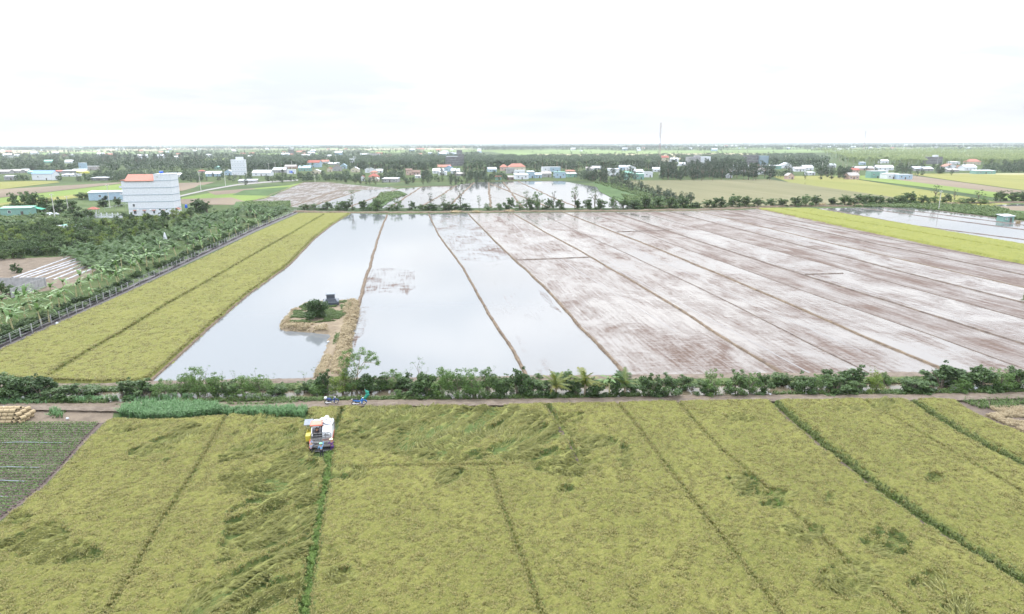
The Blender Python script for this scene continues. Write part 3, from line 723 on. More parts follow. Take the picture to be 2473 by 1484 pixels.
# --- field mosaic beyond
F_ = {}
def fm(name, cols, sc_=0.02, fine=0.6, stretch=(1, .12, 1), mixf=.4):
    F_[name] = ground(name, cols, sc_, fine, stretch, 1.0, 0.1, mixf); return F_[name]
fm('stubble', [(0.085, 0.085, 0.045), (0.12, 0.115, 0.062), (0.155, 0.14, 0.082)], .05, 1.2, (1, .08, 1))
fm('yellowrice', [(0.11, 0.125, 0.032), (0.15, 0.15, 0.045), (0.185, 0.175, 0.055)])
fm('greenrice', [(0.08, 0.125, 0.03), (0.115, 0.16, 0.038), (0.14, 0.18, 0.05)])
fm('youngrice', [(0.085, 0.13, 0.045), (0.12, 0.17, 0.06), (0.16, 0.21, 0.08)], .008, .05)
fm('brownfield', [(0.10, 0.08, 0.06), (0.145, 0.115, 0.085), (0.18, 0.145, 0.105)])
fm('palefield', [(0.22, 0.19, 0.13), (0.30, 0.26, 0.18), (0.24, 0.26, 0.12)], .008, .05)
fm('garden', [(0.03, 0.055, 0.018), (0.05, 0.085, 0.03), (0.075, 0.115, 0.042)], .08, 1.5, (1, 1, 1))
fm('orchardfloor', [(0.025, 0.04, 0.015), (0.045, 0.07, 0.02), (0.075, 0.08, 0.035)], .2, 2.0, (1, 1, 1))
def fld(name, pts, mat, **k): return sheet(name, pts, mat, **k)
wetpolys = [
 ([(612, 487), (640, 480), (735, 441), (790, 441), (798, 446), (815, 461), (735, 500), (700, 498)], 'wet8'),
 ([(815, 461), (868, 461), (740, 503), (700, 500)], 'wet8'), ([(868, 461), (938, 452), (960, 457), (835, 503), (740, 503)], 'wet6'),
 ([(960, 457), (1018, 452), (940, 503), (835, 503)], 'wet6'), ([(1018, 452), (1100, 450), (1010, 503), (940, 503)], 'wet6'),
 ([(1100, 448), (1145, 441), (1080, 503), (1010, 503)], 'wet6'), ([(1145, 441), (1180, 440), (1185, 503), (1080, 503)], 'wet3'),
 ([(1180, 441), (1243, 439), (1262, 503), (1185, 503)], 'wet6'), ([(1215, 440), (1250, 438), (1330, 503), (1262, 503)], 'wet7'),
 ([(1250, 438), (1345, 436), (1440, 452), (1545, 503), (1330, 503)], 'wet1'), ([(790, 441), (960, 457), (815, 461)], 'wet8')]
for pts, mm in wetpolys: sheet('flooded_field', pts, M[mm], z=_lvl[0]); _lvl[0] += .004
for pts in ([(868, 461), (740, 503)], [(960, 457), (835, 503)], [(1018, 452), (940, 503)], [(1100, 449), (1070, 470), (1010, 503)], [(1145, 441), (1080, 503)], [(1180, 441), (1185, 503)], [(1215, 440), (1262, 503)], [(1250, 438), (1340, 480), (1400, 503)], [(1185, 445), (1330, 503)], [(700, 500), (815, 461), (868, 457)], [(612, 487), (735, 441)], [(940, 452), (1100, 450)], [(735, 441), (960, 440), (1345, 436)]):
    ridge('dike', pts, M['dike'], 1.7, 0.25, z=0.02, step=4, wob=.3)
_lvl[0] = .12
for nm, pts, mm in [
 ('stubble_field', [(1490, 436), (1860, 434), (1905, 441), (2165, 478), (2140, 490), (1700, 503), (1640, 490), (1560, 455)], 'stubble'),
 ('rice_field', [(1860, 425), (1995, 423), (2040, 430), (2250, 462), (2473, 500), (2300, 500), (2165, 478), (1905, 441)], 'yellowrice'),
 ('rice_field', [(1995, 424), (2080, 424), (2473, 470), (2560, 480), (2560, 500), (2473, 489), (2250, 455)], 'greenrice'),
 ('stubble_field', [(2080, 424), (2200, 424), (2473, 462), (2560, 470), (2560, 486), (2473, 474), (2260, 447)], 'brownfield'),
 ('rice_field', [(2190, 420), (2560, 420), (2560, 470), (2473, 460), (2330, 441)], 'yellowrice'),
 ('field', [(2230, 419), (2560, 417), (2560, 423), (2400, 422)], 'palefield'),
 ('rice_field', [(0, 440), (130, 436), (145, 441), (0, 458), (-60, 460), (-60, 442)], 'yellowrice'),
 ('field', [(-60, 462), (0, 458), (290, 441), (300, 443), (0, 478), (-60, 484)], 'brownfield'),
 ('rice_field', [(-60, 487), (0, 479), (300, 444), (300, 462), (215, 470), (0, 500), (-60, 505)], 'greenrice'),
 ('rice_field', [(-60, 500), (0, 492), (210, 467), (215, 475), (0, 503)], 'yellowrice'),
 ('garden_plot', [(430, 443), (520, 440), (440, 462), (420, 462)], 'brownfield'),
 ('garden_plot', [(540, 462), (700, 448), (735, 441), (640, 480), (560, 492), (430, 490), (440, 478)], 'greenrice'),
 ('garden_plot', [(500, 464), (610, 456), (640, 462), (520, 472)], 'brownfield'),
 ('garden_plot', [(430, 482), (560, 478), (600, 490), (560, 496), (440, 494)], 'brownfield'),
 ('garden_plot', [(590, 460), (700, 452), (660, 474), (560, 472)], 'garden'),
 ('garden_plot', [(480, 448), (560, 446), (560, 450), (470, 454)], 'garden'),
 ('garden_plot', [(570, 488), (700, 487), (705, 500), (560, 506)], 'garden'),
 ('garden_plot', [(955, 463), (968, 463), (985, 470), (950, 480), (920, 503), (880, 505), (905, 484), (920, 468)], 'garden'),
 ('green_verge', [(1430, 440), (1500, 445), (1640, 492), (1700, 503), (1530, 505), (1450, 465)], 'garden'),
 ('green_verge', [(2060, 500), (2180, 490), (2400, 500), (2560, 520), (2560, 552), (2473, 533), (2200, 503)], 'garden'),
 ('field', [(2360, 500), (2560, 498), (2560, 515), (2420, 508)], 'brownfield')]:
    sheet(nm, pts, F_[mm], z=_lvl[0]); _lvl[0] += .004
sheet('flooded_field', [(1975, 505), (2150, 500), (2210, 503), (2473, 535), (2640, 560), (2640, 622), (2473, 590), (2290, 559), (2100, 526)], M['wet3'], z=.1)
sheet('flooded_field', [(2400, 496), (2600, 492), (2600, 520), (2473, 512)], M['wet3'], z=.19)
for pts in ([(1990, 505), (2200, 545), (2473, 580), (2640, 606)], [(2080, 503), (2300, 533), (2473, 556), (2640, 582)], [(2130, 501), (2473, 545)], [(2060, 500), (2140, 499), (2210, 503), (2473, 536), (2600, 556)]):
    ridge('dike', pts, M['dikewet'], 1.3, 0.2, z=.09, step=3)
# distant bright fields
dz = 0.3
for pts, mm in [([(1170, 365), (1420, 361), (1640, 372), (1640, 384), (1300, 384)], 'youngrice'), ([(1290, 373), (1800, 371), (1930, 376), (1800, 386), (1300, 386)], 'palefield'), ([(1320, 366), (1900, 362), (2473, 361), (2473, 366), (1700, 371), (1330, 371)], 'youngrice'),
                ([(1260, 378), (1560, 376), (1600, 386), (1280, 388)], 'youngrice'), ([(2150, 374), (2473, 371), (2600, 380), (2473, 384)], 'palefield'),
                ([(0, 364), (330, 362), (420, 366), (0, 372)], 'palefield'), ([(60, 368), (420, 366), (400, 371), (100, 376)], 'youngrice'), ([(200, 359), (640, 358), (700, 361), (250, 363)], 'palefield'), ([(560, 371), (800, 370), (800, 377), (600, 378)], 'youngrice'), ([(880, 364), (1160, 362), (1190, 367), (900, 370)], 'youngrice'), ([(0, 376), (140, 374), (120, 381), (0, 383)], 'greenrice'), ([(700, 361), (1100, 358), (1150, 361), (760, 364)], 'palefield'), ([(430, 386), (560, 383), (560, 387), (470, 389)], 'greenrice'), ([(1700, 358), (2300, 356), (2300, 358), (1750, 360)], 'youngrice')]:
    sheet('field', pts, F_[mm], z=dz); dz += 0.02
for i in range(30):
    x = U(-50, 2500); y = U(350.5, 366) if x < 1150 else U(350, 359); w_ = U(60, 240); h_ = max(.5, (y - 346) * U(.04, .16))
    sheet('field', [(x, y), (x + w_, y - U(0, .5)), (x + w_ * 1.1, y + h_), (x + U(-30, 30), y + h_)], F_[random.choice(['youngrice', 'palefield', 'greenrice', 'youngrice'])], z=dz); dz += .02
# orchard floor, yard, road
sheet('orchard_floor', [(-90, 560), (0, 545), (60, 535), (270, 520), (420, 523), (480, 490), (560, 500), (712, 511), (618, 552), (296, 702), (25, 822), (-90, 872)], F_['orchardfloor'], z=.02)
sheet('bare_plot', [(-60, 628), (120, 622), (290, 612), (180, 690), (0, 725), (-60, 730)], M['soil'], z=.03)
sheet('weedy_ground', [(-60, 505), (60, 505), (170, 512), (300, 520), (160, 532), (0, 552), (-60, 560)], M['weeds'], z=.03)
sheet('plastic_mulch_strip', [(-60, 848), (25, 818), (296, 699), (618, 549), (712, 511), (720, 515), (618, 560), (300, 710), (0, 845), (-60, 874)], M['darksoil'], z=.05)
M['asphalt'] = ground('road_surface', [(0.17, 0.16, 0.155), (0.24, 0.23, 0.22)], .3, 3, bmp=.1)
rp = [(425, 477), (455, 470), (500, 460), (545, 452), (575, 447), (640, 441), (720, 436)]
sheet('road', [(x, y - 1.6) for x, y in rp] + [(x, y + 1.6) for x, y in rp[::-1]], M['asphalt'], z=.2)
sheet('bare_strip', [(-90, 990), (276, 992), (272, 1010), (252, 1022), (-90, 1022)], M['soil'], z=.02)
sheet('harvested_field', [(2309, 962), (2560, 956), (2660, 990), (2660, 1120), (2473, 1052), (2382, 1018), (2336, 992)], M['dikewet'], z=.02)

# islet with its causeway, raised out of the flooded field
ISL = [(672, 797), (683, 775), (700, 757), (731, 735), (780, 731), (830, 728), (869, 729), (870, 745), (864, 775), (855, 810), (847, 850), (842, 880), (830, 922), (750, 922), (775, 872), (794, 810), (770, 807), (720, 803), (690, 801)]
IW = [(P(x, y).x, P(x, y).y) for x, y in ISL]
ax = np.array(IW); x0, y0 = ax.min(0) - 1; x1, y1 = ax.max(0) + 1; rs = .4
X, Y = np.meshgrid(np.arange(x0, x1, rs), np.arange(y0, y1, rs)); X = X + rng.uniform(-.1, .1, X.shape); Y = Y + rng.uniform(-.1, .1, X.shape)
def isl_h(X, Y):
    ins = inpoly(X, Y, IW); d = np.where(ins, 1, -1) * dline(X, Y, IW + [IW[0]]) + (fbm(X * .8, Y * .8, 3) - .5) * .8
    return -.1 + .85 * sstep(-.2, 1.3, d) + (fbm(X * 1.1, Y * 1.1, 3) - .5) * .35 * sstep(0, 1, d)
Z = isl_h(X, Y); idx = np.arange(X.size).reshape(X.shape); q = (Z[:-1, :-1] > -.05) | (Z[1:, 1:] > -.05)
f = np.stack([idx[:-1, :-1][q], idx[:-1, 1:][q], idx[1:, 1:][q], idx[1:, :-1][q]], 1)
M['islet'] = ground('islet_soil', [(0.11, 0.085, 0.06), (0.17, 0.135, 0.095), (0.22, 0.18, 0.12)], .5, 3)
props(link('islet', npmesh('islet', np.stack([X.ravel(), Y.ravel(), Z.ravel()], 1), f, M['islet'], True)), kind='structure')
# ------------------------------------------------------------------ plants
def mpx(x, y): return depth(P(x, y)) / F
def bush_mesh(kind, seed, h=3.0, r=1.5):
    rg = random.Random(seed); cl = []
    mat = {'A': M['leafA'], 'B': M['leafB'], 'C': M['leafC'], 'Y': M['leafY'], 'D': M['leafD'], 'E': M['leafE']}[kind]
    for i in range(22):
        a = rg.uniform(0, 2 * PI); t = rg.random() ** .6; z = rg.uniform(.1, .82) * h
        rr = r * t * (1 - .55 * (z / h) ** 2); cl.append((rr * math.cos(a), rr * math.sin(a), z, rg.uniform(.30, .62) * r * .62))
    for i in range(9 if kind in 'AY' else 5):
        a = rg.uniform(0, 2 * PI); t = rg.random() * .7; cl.append((r * t * math.cos(a), r * t * math.sin(a), h * rg.uniform(.8, 1.02), rg.uniform(.12, .26) * r * .8))
    lf = .17 if kind in 'AY' else .22
    return crown_mesh('foliage', mat, cl, 700 if kind in 'AY' else 520, lf * (1.25 if kind == 'B' else 1.1), .85, 2.6 if kind in 'AY' else 1.7, seed, .02, .35)
def stems_mesh(seed, h=2.2, r=.9, n=6):
    rg = random.Random(seed); b = MB()
    for i in range(n):
        a = rg.uniform(0, 2 * PI); k = rg.uniform(.4, 1) * r
        b.tube([(0.1 * math.cos(a), .1 * math.sin(a), -.1), (k * .4 * math.cos(a), k * .4 * math.sin(a), h * .5), (k * math.cos(a), k * math.sin(a), h)], [.05, .035, .015], 4, False)
    return b.mesh('stems', M['bark'])
BUSH = {k: [bush_mesh(k, 10 * i + ord(k)) for i in range(3 if k in 'AB' else 2)] for k in 'ABCYDE'}
STEM = [stems_mesh(i) for i in range(3)]
def bush(x, yb, h, w, kind, label, group=None, name='shrub', rz=None):
    """h, w in photo pixels at the plant's own distance"""
    s = mpx(x, yb); p = P(x, yb)
    t = thing(name, (p.x, p.y, 0), label, 'shrub', group, U(0, 6.28) if rz is None else rz)
    hs = h * s * 1.05 / 3.0; ws = w * s / 3.2; t.scale = (ws, ws, hs)
    link('foliage', random.choice(BUSH[kind]), t); link('stems', random.choice(STEM), t)
    return t
KN = {'A': 'feathery light green', 'B': 'dense dark green', 'C': 'mid green', 'Y': 'bright yellow-green', 'D': 'leafy green', 'E': 'grey-green'}
canal_bushes = [
 (-25, 962, 50, 70, 'B'), (20, 964, 52, 70, 'C'), (62, 963, 50, 62, 'B'), (100, 962, 48, 60, 'B'), (132, 968, 28, 45, 'C'), (188, 966, 34, 72, 'B'), (222, 950, 18, 34, 'C'), (300, 962, 38, 62, 'B'), (345, 962, 40, 66, 'B'), (395, 960, 38, 50, 'A'),
 (440, 956, 46, 46, 'A'), (478, 957, 62, 52, 'A'), (520, 958, 50, 50, 'A'), (548, 960, 40, 50, 'C'), (590, 960, 46, 56, 'A'), (632, 958, 46, 54, 'A'), (672, 955, 24, 44, 'C'), (742, 947, 24, 44, 'C'), (790, 948, 46, 40, 'B'), (770, 950, 26, 50, 'A'),
 (828, 954, 50, 52, 'Y'), (850, 951, 40, 40, 'A'), (890, 947, 42, 46, 'B'), (922, 940, 34, 30, 'C'), (948, 940, 42, 46, 'A'), (985, 944, 38, 48, 'B'), (1005, 961, 34, 56, 'B'), (1030, 958, 54, 50, 'B'), (1068, 958, 62, 56, 'A'), (1105, 960, 60, 56, 'A'), (1146, 960, 62, 60, 'A'), (1180, 958, 62, 50, 'A'),
 (960, 962, 18, 30, 'A'), (1215, 958, 50, 50, 'C'), (1250, 958, 60, 54, 'B'), (1285, 956, 36, 48, 'C'), (1318, 958, 32, 46, 'B'), (1375, 950, 42, 46, 'B'), (1392, 958, 36, 46, 'B'), (1440, 958, 38, 48, 'B'), (1488, 955, 40, 40, 'B'), (1525, 945, 26, 36, 'C'),
 (1570, 960, 50, 52, 'B'), (1610, 960, 48, 56, 'C'), (1655, 940, 28, 44, 'C'), (1720, 957, 55, 44, 'A'), (1702, 957, 34, 40, 'C'), (1778, 955, 52, 50, 'C'), (1812, 954, 46, 46, 'A'), (1842, 952, 44, 40, 'C'), (1890, 931, 28, 50, 'C'), (1935, 948, 42, 52, 'C'), (1970, 946, 36, 40, 'A'), (2002, 934, 36, 44, 'B'),
 (2015, 951, 38, 60, 'C'), (2070, 938, 46, 62, 'B'), (2064, 951, 28, 40, 'C'), (2112, 950, 48, 42, 'Y'), (2135, 930, 28, 24, 'A'), (2195, 950, 32, 60, 'C'), (2235, 950, 28, 50, 'C'), (2275, 936, 50, 90, 'B'), (2320, 950, 30, 40, 'A'), (2370, 942, 52, 62, 'B'), (2415, 943, 48, 56, 'A'), (2455, 941, 46, 60, 'C'), (2510, 940, 46, 60, 'B'),
 (1345, 920, 18, 30, 'A'), (1372, 918, 22, 26, 'A'), (1300, 918, 14, 24, 'A'), (1505, 916, 16, 40, 'C'), (2030, 905, 6, 20, 'C')]
canal_bushes.sort()
cnt = {}
for x, yb, h, w, k in canal_bushes:
    cnt[k] = cnt.get(k, 0) + 1
    size = 'tall' if h > 48 else ('low' if h < 30 else 'rounded')
    bush(x, yb, h * 1.08, w * 1.3, k, f'{size} {KN[k]} shrub beside the canal, {ordw(cnt[k])} {KN[k]} one from the left', 'shrubs along the canal')

def sapling_meshes(seed, h=4.0, spread=1.2, n=4, mat='leafA', leaf=.16, dens=170, tr=.06):
    rg = random.Random(seed); b = MB(); cl = []
    x = y = 0; pts = [(0, 0, -.1)]
    for k in range(1, 5):
        x += rg.uniform(-.12, .12) * h * .3; y += rg.uniform(-.1, .1) * h * .3; pts.append((x, y, h * .16 * k))
    b.tube(pts, [tr, tr * .85, tr * .75, tr * .6, tr * .5], 5, False)
    for i in range(n):
        a = 2 * PI * i / n + rg.uniform(-.5, .5); k = rg.uniform(.5, 1) * spread; z0 = pts[2 + i % 3]
        m = (z0[0] + math.cos(a) * k * .55, z0[1] + math.sin(a) * k * .55, z0[2] + h * .18)
        e = (z0[0] + math.cos(a) * k, z0[1] + math.sin(a) * k, min(h * .98, z0[2] + h * rg.uniform(.3, .5)))
        b.tube([z0, m, e], [tr * .5, tr * .3, tr * .12], 4, False)
        for q in range(3):
            cl.append((e[0] + rg.uniform(-.3, .3) * spread, e[1] + rg.uniform(-.3, .3) * spread, e[2] + rg.uniform(-.12, .06) * h, rg.uniform(.22, .42) * spread * .55))
        cl.append((m[0], m[1], m[2] + .1 * h, rg.uniform(.15, .3) * spread * .6))
    return b.mesh('trunk', M['bark']), crown_mesh('crown', M[mat], cl, dens, leaf, .7, 2.4, seed, .3, .2)
SAP = [sapling_meshes(s) for s in (1, 2, 3)]
for i, (x, yb, yt, w) in enumerate([(736, 929, 893, 26), (762, 924, 890, 24), (985, 925, 890, 26), (1012, 935, 858, 40), (1030, 920, 890, 20), (462, 950, 888, 26), (500, 950, 886, 30), (540, 946, 896, 24), (570, 950, 896, 24), (620, 950, 893, 28), (655, 946, 905, 26), (2102, 925, 885, 18), (1145, 930, 888, 24), (2060, 925, 893, 24), (1186, 930, 886, 24)]):
    p = P(x, yb); s = mpx(x, yb); t = thing('sapling', (p.x, p.y, 0), f'slender young tree with sparse feathery crown by the canal, {ordw(sorted([736,762,985,1012,1030,462,500,540,570,620,655,2102,1145,2060,1186]).index(x) + 1)} from the left', 'young tree', 'young trees along the canal', U(0, 6))
    a, c = SAP[i % 3]; t.scale = (w * s / 2.3, w * s / 2.3, (yb - yt) * s * 1.05 / 4.0); link('trunk', a, t); link('crown', c, t)

# the tree by the blue motorbike: forked trunk, airy umbrella crown with gaps
p = P(862, 946); s = mpx(862, 946)
t = thing('canal_tree', (p.x, p.y, 0), 'tallest tree on the canal bank, airy crown, forked pale trunk, behind the motorbikes', 'tree')
b = MB(); H_ = 6.9
b.tube([(0, 0, -.1), (.1, 0, 1.2), (.15, .1, 2.4), (.35, 0, 3.3)], [.13, .11, .09, .07], 7, False)
limbs = [[(.35, 0, 3.3), (1.2, .3, 4.3), (2.0, .5, 5.0), (2.7, .4, 5.5)], [(.35, 0, 3.3), (.6, -.2, 4.6), (.9, -.3, 5.8), (1.1, 0, 6.5)], [(.15, .1, 2.4), (-.6, .1, 3.4), (-1.3, .2, 4.3), (-1.9, 0, 5.3)], [(.35, 0, 3.3), (-.2, .4, 4.6), (-.5, .8, 6.0)], [(1.2, .3, 4.3), (2.2, -.4, 4.4), (3.2, -.5, 4.2)], [(.1, 0, 1.4), (-.7, -.2, 2.0), (-1.4, -.3, 2.6)], [(.15, .1, 2.4), (1.0, .7, 3.3), (1.5, 1.1, 4.3)]]
for L_ in limbs: b.tube(L_, [.055, .04, .025, .012][:len(L_)], 5, False)
b.build('trunk', plain('pale_bark', (.33, .28, .21), .9, .25, 6), t)
rg = random.Random(5); cl = []
for i in range(46):
    a = rg.uniform(0, 2 * PI); q = rg.random() ** .5; x = .9 + 2.45 * q * math.cos(a); y = 1.6 * q * math.sin(a); z = 5.9 - .42 * (q * 1.9) ** 2 + rg.uniform(-.55, .45)
    cl.append((x, y, z, rg.uniform(.28, .5)))
for i in range(20): cl.append((-1.3 + rg.gauss(0, .55), rg.uniform(-.8, .8), rg.uniform(2.7, 6.2), rg.uniform(.35, .6)))
for e in limbs: cl.append((*e[-1], .45))
link('crown', crown_mesh('crown', M['leafA'], cl, 330, .2, .65, 2.2, 5, .5, .15), t)

# --- palms and bananas
def frond_mesh(name, mat, L=2.4, nseg=9, droop=.9, lw=.55, up=.9, seed=0, flat=.35):
    """pinnate frond: arching rib with drooping leaflets on both sides, pointing along +X"""
    rg = random.Random(seed); v = []; f = []
    pts = []
    for i in range(nseg + 1):
        t = i / nseg; pts.append(Vector((L * (t * .95) * math.cos(up * (1 - t) * .8), 0, L * (up * .62 * t - droop * .62 * t * t))))
    for i in range(nseg):
        a, c = pts[i], pts[i + 1]; w = .03 * (1 - i / nseg) + .012; k = len(v)
        v += [(a.x, -w, a.z), (a.x, w, a.z), (c.x, w, c.z), (c.x, -w, c.z)]; f.append((k, k + 1, k + 2, k + 3))
    for i in range(1, nseg * 2 + 1):
        t = i / (nseg * 2); k0 = min(nseg - 1, int(t * nseg)); u = t * nseg - k0; p_ = pts[k0].lerp(pts[k0 + 1], u)
        ll = lw * math.sin(PI * min(1, .18 + .82 * t)) ** .7 * rg.uniform(.8, 1.15) + .06
        for sd_ in (-1, 1):
            fx = .55 + .3 * t; dz = -flat - rg.uniform(0, .35); k = len(v); wd = .07
            e = p_ + Vector((fx * ll, sd_ * ll * .8, dz * ll))
            v += [tuple(p_ + Vector((-wd, 0, 0))), tuple(p_ + Vector((wd, 0, 0))), tuple(e + Vector((wd * .3, 0, 0))), tuple(e + Vector((-wd * .3, 0, 0)))]; f.append((k, k + 1, k + 2, k + 3))
    return npmesh(name, np.array([tuple(q) for q in v]), np.array(f), mat)
def bleaf_mesh(name, mat, L=2.0, w=.55, droop=1.0, seed=0):
    rg = random.Random(seed); v = []; f = []; n = 6
    for i in range(n + 1):
        t = i / n; x = L * t * .92; z = L * (.75 * t - droop * .95 * t * t); ww = w * .5 * math.sin(PI * (.1 + .86 * t)) ** .6 + .02
        v += [(x, -ww, z - .16 * ww + rg.uniform(-.03, .03)), (x, 0, z + .1 * ww), (x, ww, z - .16 * ww + rg.uniform(-.03, .03))]
    for i in range(n):
        for j in range(2):
            if rg.random() < .12: continue
            f.append((i * 3 + j, i * 3 + j + 1, i * 3 + 4 + j, i * 3 + 3 + j))
    return npmesh(name, np.array(v), np.array(f), mat)
FR = [frond_mesh('frond', M['frond'], 2.3, 8, 1.0 + .25 * i, .5, .9, i) for i in range(3)]
FRY = [frond_mesh('frond', M['frondY'], 2.5, 9, .8 + .25 * i, .55, 1.0, 10 + i, .2) for i in range(3)]
BL = [bleaf_mesh('leaf', M['banana'], 2.0, .6, .8 + .35 * i, i) for i in range(4)]
def merged(name, items, mat):
    """one crown mesh out of (mesh, matrix) pairs"""
    V_ = []; F2 = []; b = 0
    for me, mx in items:
        co = np.empty(len(me.vertices) * 3, np.float32); me.vertices.foreach_get('co', co); co = co.reshape(-1, 3)
        R = np.array(mx.to_3x3()); co = co @ R.T + np.array(mx.translation)
        li = np.empty(len(me.loops), np.int32); me.loops.foreach_get('vertex_index', li)
        V_.append(co); F2.append(li.reshape(-1, 4) + b); b += len(co)
    return npmesh(name, np.concatenate(V_), np.concatenate(F2), mat)
def frmat(az, el, s, z=0, roll=0): return Matrix.Translation((0, 0, z)) @ Matrix.Rotation(az, 4, 'Z') @ Matrix.Rotation(-el, 4, 'Y') @ Matrix.Rotation(roll, 4, 'X') @ Matrix.Scale(s, 4)
WIND = 0.6    # direction the leaves stream towards (radians from +X)
def windaz(i, n, rg, k=.55):
    a = 2 * PI * i / n + rg.uniform(-.25, .25)
    return a - k * math.sin(a - WIND)
def young_palm(seed, n=15):
    rg = random.Random(seed)
    return merged('crown', [(FR[rg.randrange(3)], frmat(windaz(i, n, rg, .35), rg.uniform(.0, .95), rg.uniform(.85, 1.15), .45)) for i in range(n)], M['frond'])
YP = [young_palm(s) for s in range(4)]
_b = MB(); _b.tube([(0, 0, -.1), (.03, 0, .5)], [.2, .13], 7, False); STUMP = _b.mesh('trunk', M['palmbark'])
def tall_palm(seed, n=13):
    rg = random.Random(seed)
    return merged('crown', [(FR[rg.randrange(3)], frmat(windaz(i, n, rg, .3), rg.uniform(-.5, .85), rg.uniform(.95, 1.25), 0)) for i in range(n)], M['frond'])
TP = [tall_palm(40 + s) for s in range(3)]
TT = []
for i in range(3):
    _b = MB(); k = U(-.5, .5); _b.tube([(0, 0, -.1), (k * .3, .1, 2.5), (k * .8, .1, 5.2), (k * 1.2, 0, 7.4)], [.2, .15, .12, .1], 6, False); TT.append((_b.mesh('trunk', M['palmbark']), k * 1.2))
def palm_tall(p, h, label, group):
    i = random.randrange(3); t = thing('coconut_palm', (p.x, p.y, 0), label, 'palm tree', group, U(0, 6.28), h / 8.5)
    link('trunk', TT[i][0], t); link('crown', random.choice(TP), t, (TT[i][1], 0, 7.4), U(0, 1)); return t

# three yellowish coconut palms and a banana plant by the canal: each frond its own part
for i, (x, yb, yc, n, sc_) in enumerate([(1342, 960, 930, 13, 1.15), (1412, 960, 922, 15, 1.25), (1508, 957, 925, 12, 1.15)]):
    p = P(x, yb); s = mpx(x, yb); ch = (yb - yc) * s * .9
    t = thing('coconut_palm', (p.x, p.y, 0), ['short yellowing coconut palm by the canal with orange stalks at its base', 'largest of the coconut palms by the canal, golden drooping fronds', 'dark coconut palm beside the banana plant on the canal bank'][i], 'palm tree', 'coconut palms on the canal bank')
    b = MB(); b.tube([(0, 0, -.1), (.04, 0, ch * .5), (0, 0, ch)], [.22, .16, .12], 8, False); b.build('trunk', M['palmbark'], t)
    rg = random.Random(60 + i)
    for k in range(n):
        f = link('frond', FRY[rg.randrange(3)] if i < 2 or k % 3 == 0 else FR[rg.randrange(3)], t, (0, 0, ch)); f.rotation_euler = (0, -rg.uniform(-.3, 1.15), 2 * PI * k / n + rg.uniform(-.3, .3)); f.scale = (sc_ * rg.uniform(.8, 1.05),) * 3
STEMB = []
for i in range(3):
    _b = MB(); k = (-.55, -.25, .1)[i]; _b.tube([(0, 0, -.1), (k * .5, 0, 1.2), (k, 0, 2.4)], [.17, .13, .10], 8, False)
    _b.tube([(k, 0, 2.35), (k * 1.1, .1, 2.7)], [.10, .04], 6, False); STEMB.append((_b.mesh('stem', M['stalk']), k))
def banana(p, h, label, group, parts=True, nl=8, name='banana_plant', wind=.75):
    i = random.randrange(3); t = thing(name, (p.x, p.y, 0), label, 'banana plant', group, 0.0, h / 4.3)
    link('stem', STEMB[i][0], t); rg = random.Random(int(p.x * 31 + p.y * 7))
    for k in range(nl):
        el = rg.uniform(.1, 1.2); f = link('leaf', BL[rg.randrange(4)], t, (STEMB[i][1], 0, 2.5)); f.rotation_euler = (rg.uniform(-.3, .3), -el, windaz(k, nl, rg, wind)); q = rg.uniform(.75, 1.1); f.scale = (q, q * rg.uniform(.7, 1), q)
    return t
p = P(1473, 961); banana(p, 3.9, 'banana plant with broad fresh green leaves between two coconut palms on the canal bank', None, wind=.1, nl=9)
near_ban = [(34, 806), (61, 772), (100, 783), (119, 779), (160, 737), (217, 729), (127, 745), (185, 718), (225, 705), (286, 694), (292, 690), (302, 680), (329, 668), (355, 645), (386, 648), (427, 622), (455, 616), (491, 604), (520, 594), (535, 583), (554, 577), (572, 569), (8, 815), (20, 785), (75, 748), (92, 760), (200, 712), (245, 700), (262, 690), (340, 655), (400, 632), (470, 606), (600, 556), (625, 548), (650, 540), (1, 770), (50, 790), (145, 752), (318, 667), (370, 640), (505, 590)]
near_ban += [(x + U(-14, 2), y - U(14, 34)) for x, y in near_ban[:34] if random.random() < .75]
near_ban.sort()
for i, (x, y) in enumerate(near_ban):
    banana(P(x, y), U(4.2, 5.6), f'wind-blown banana plant behind the wire fence, {ordw(i + 1)} from the near end' if i < 99 else 'wind-blown banana plant behind the wire fence', 'banana plants behind the fence', nl=8)
# undergrowth below them
ub = []
for i in range(150):
    t_ = random.random(); x = -20 + 700 * t_; y = float(np.interp(x, [-40, 25, 296, 618, 712], [855, 822, 702, 550, 510])) - U(3, 26) * (1 - .6 * t_)
    ub.append((x, y))
ub.sort()
for i, (x, y) in enumerate(ub):
    s = mpx(x, y); bush(x, y, U(1.0, 1.9) / s, U(2.2, 3.6) / s, random.choice('BDDC'), 'low dark shrub growing under the banana plants by the wire fence', 'undergrowth shrubs under the banana plants')

def inside_pts(poly, n, jitter=None, mind=0.0, ypow=1.0):
    xs = [p[0] for p in poly]; ys = [p[1] for p in poly]; out = []; tries = 0
    while len(out) < n and tries < n * 60:
        tries += 1; x = U(min(xs), max(xs)); y = min(ys) + (max(ys) - min(ys)) * random.random() ** ypow
        if not bool(inpoly(np.array(x), np.array(y), poly)): continue
        p = P(x, y)
        if mind and any((p.x - q[2].x) ** 2 + (p.y - q[2].y) ** 2 < mind * mind for q in out): continue
        out.append((x, y, p))
    return out
yp = inside_pts([(170, 640), (150, 610), (290, 588), (420, 556), (470, 530), (560, 505), (640, 500), (700, 508), (610, 545), (520, 575), (430, 605), (340, 640), (270, 670)], 190, mind=2.6)
for x, y, p in yp:
    t = thing('young_palm', (p.x, p.y, 0), 'young coconut palm standing in the plantation behind the banana plants', 'palm tree', 'young coconut palms in the plantation', U(-.5, .5), U(1.05, 1.55)); link('trunk', STUMP, t); link('crown', random.choice(YP), t)
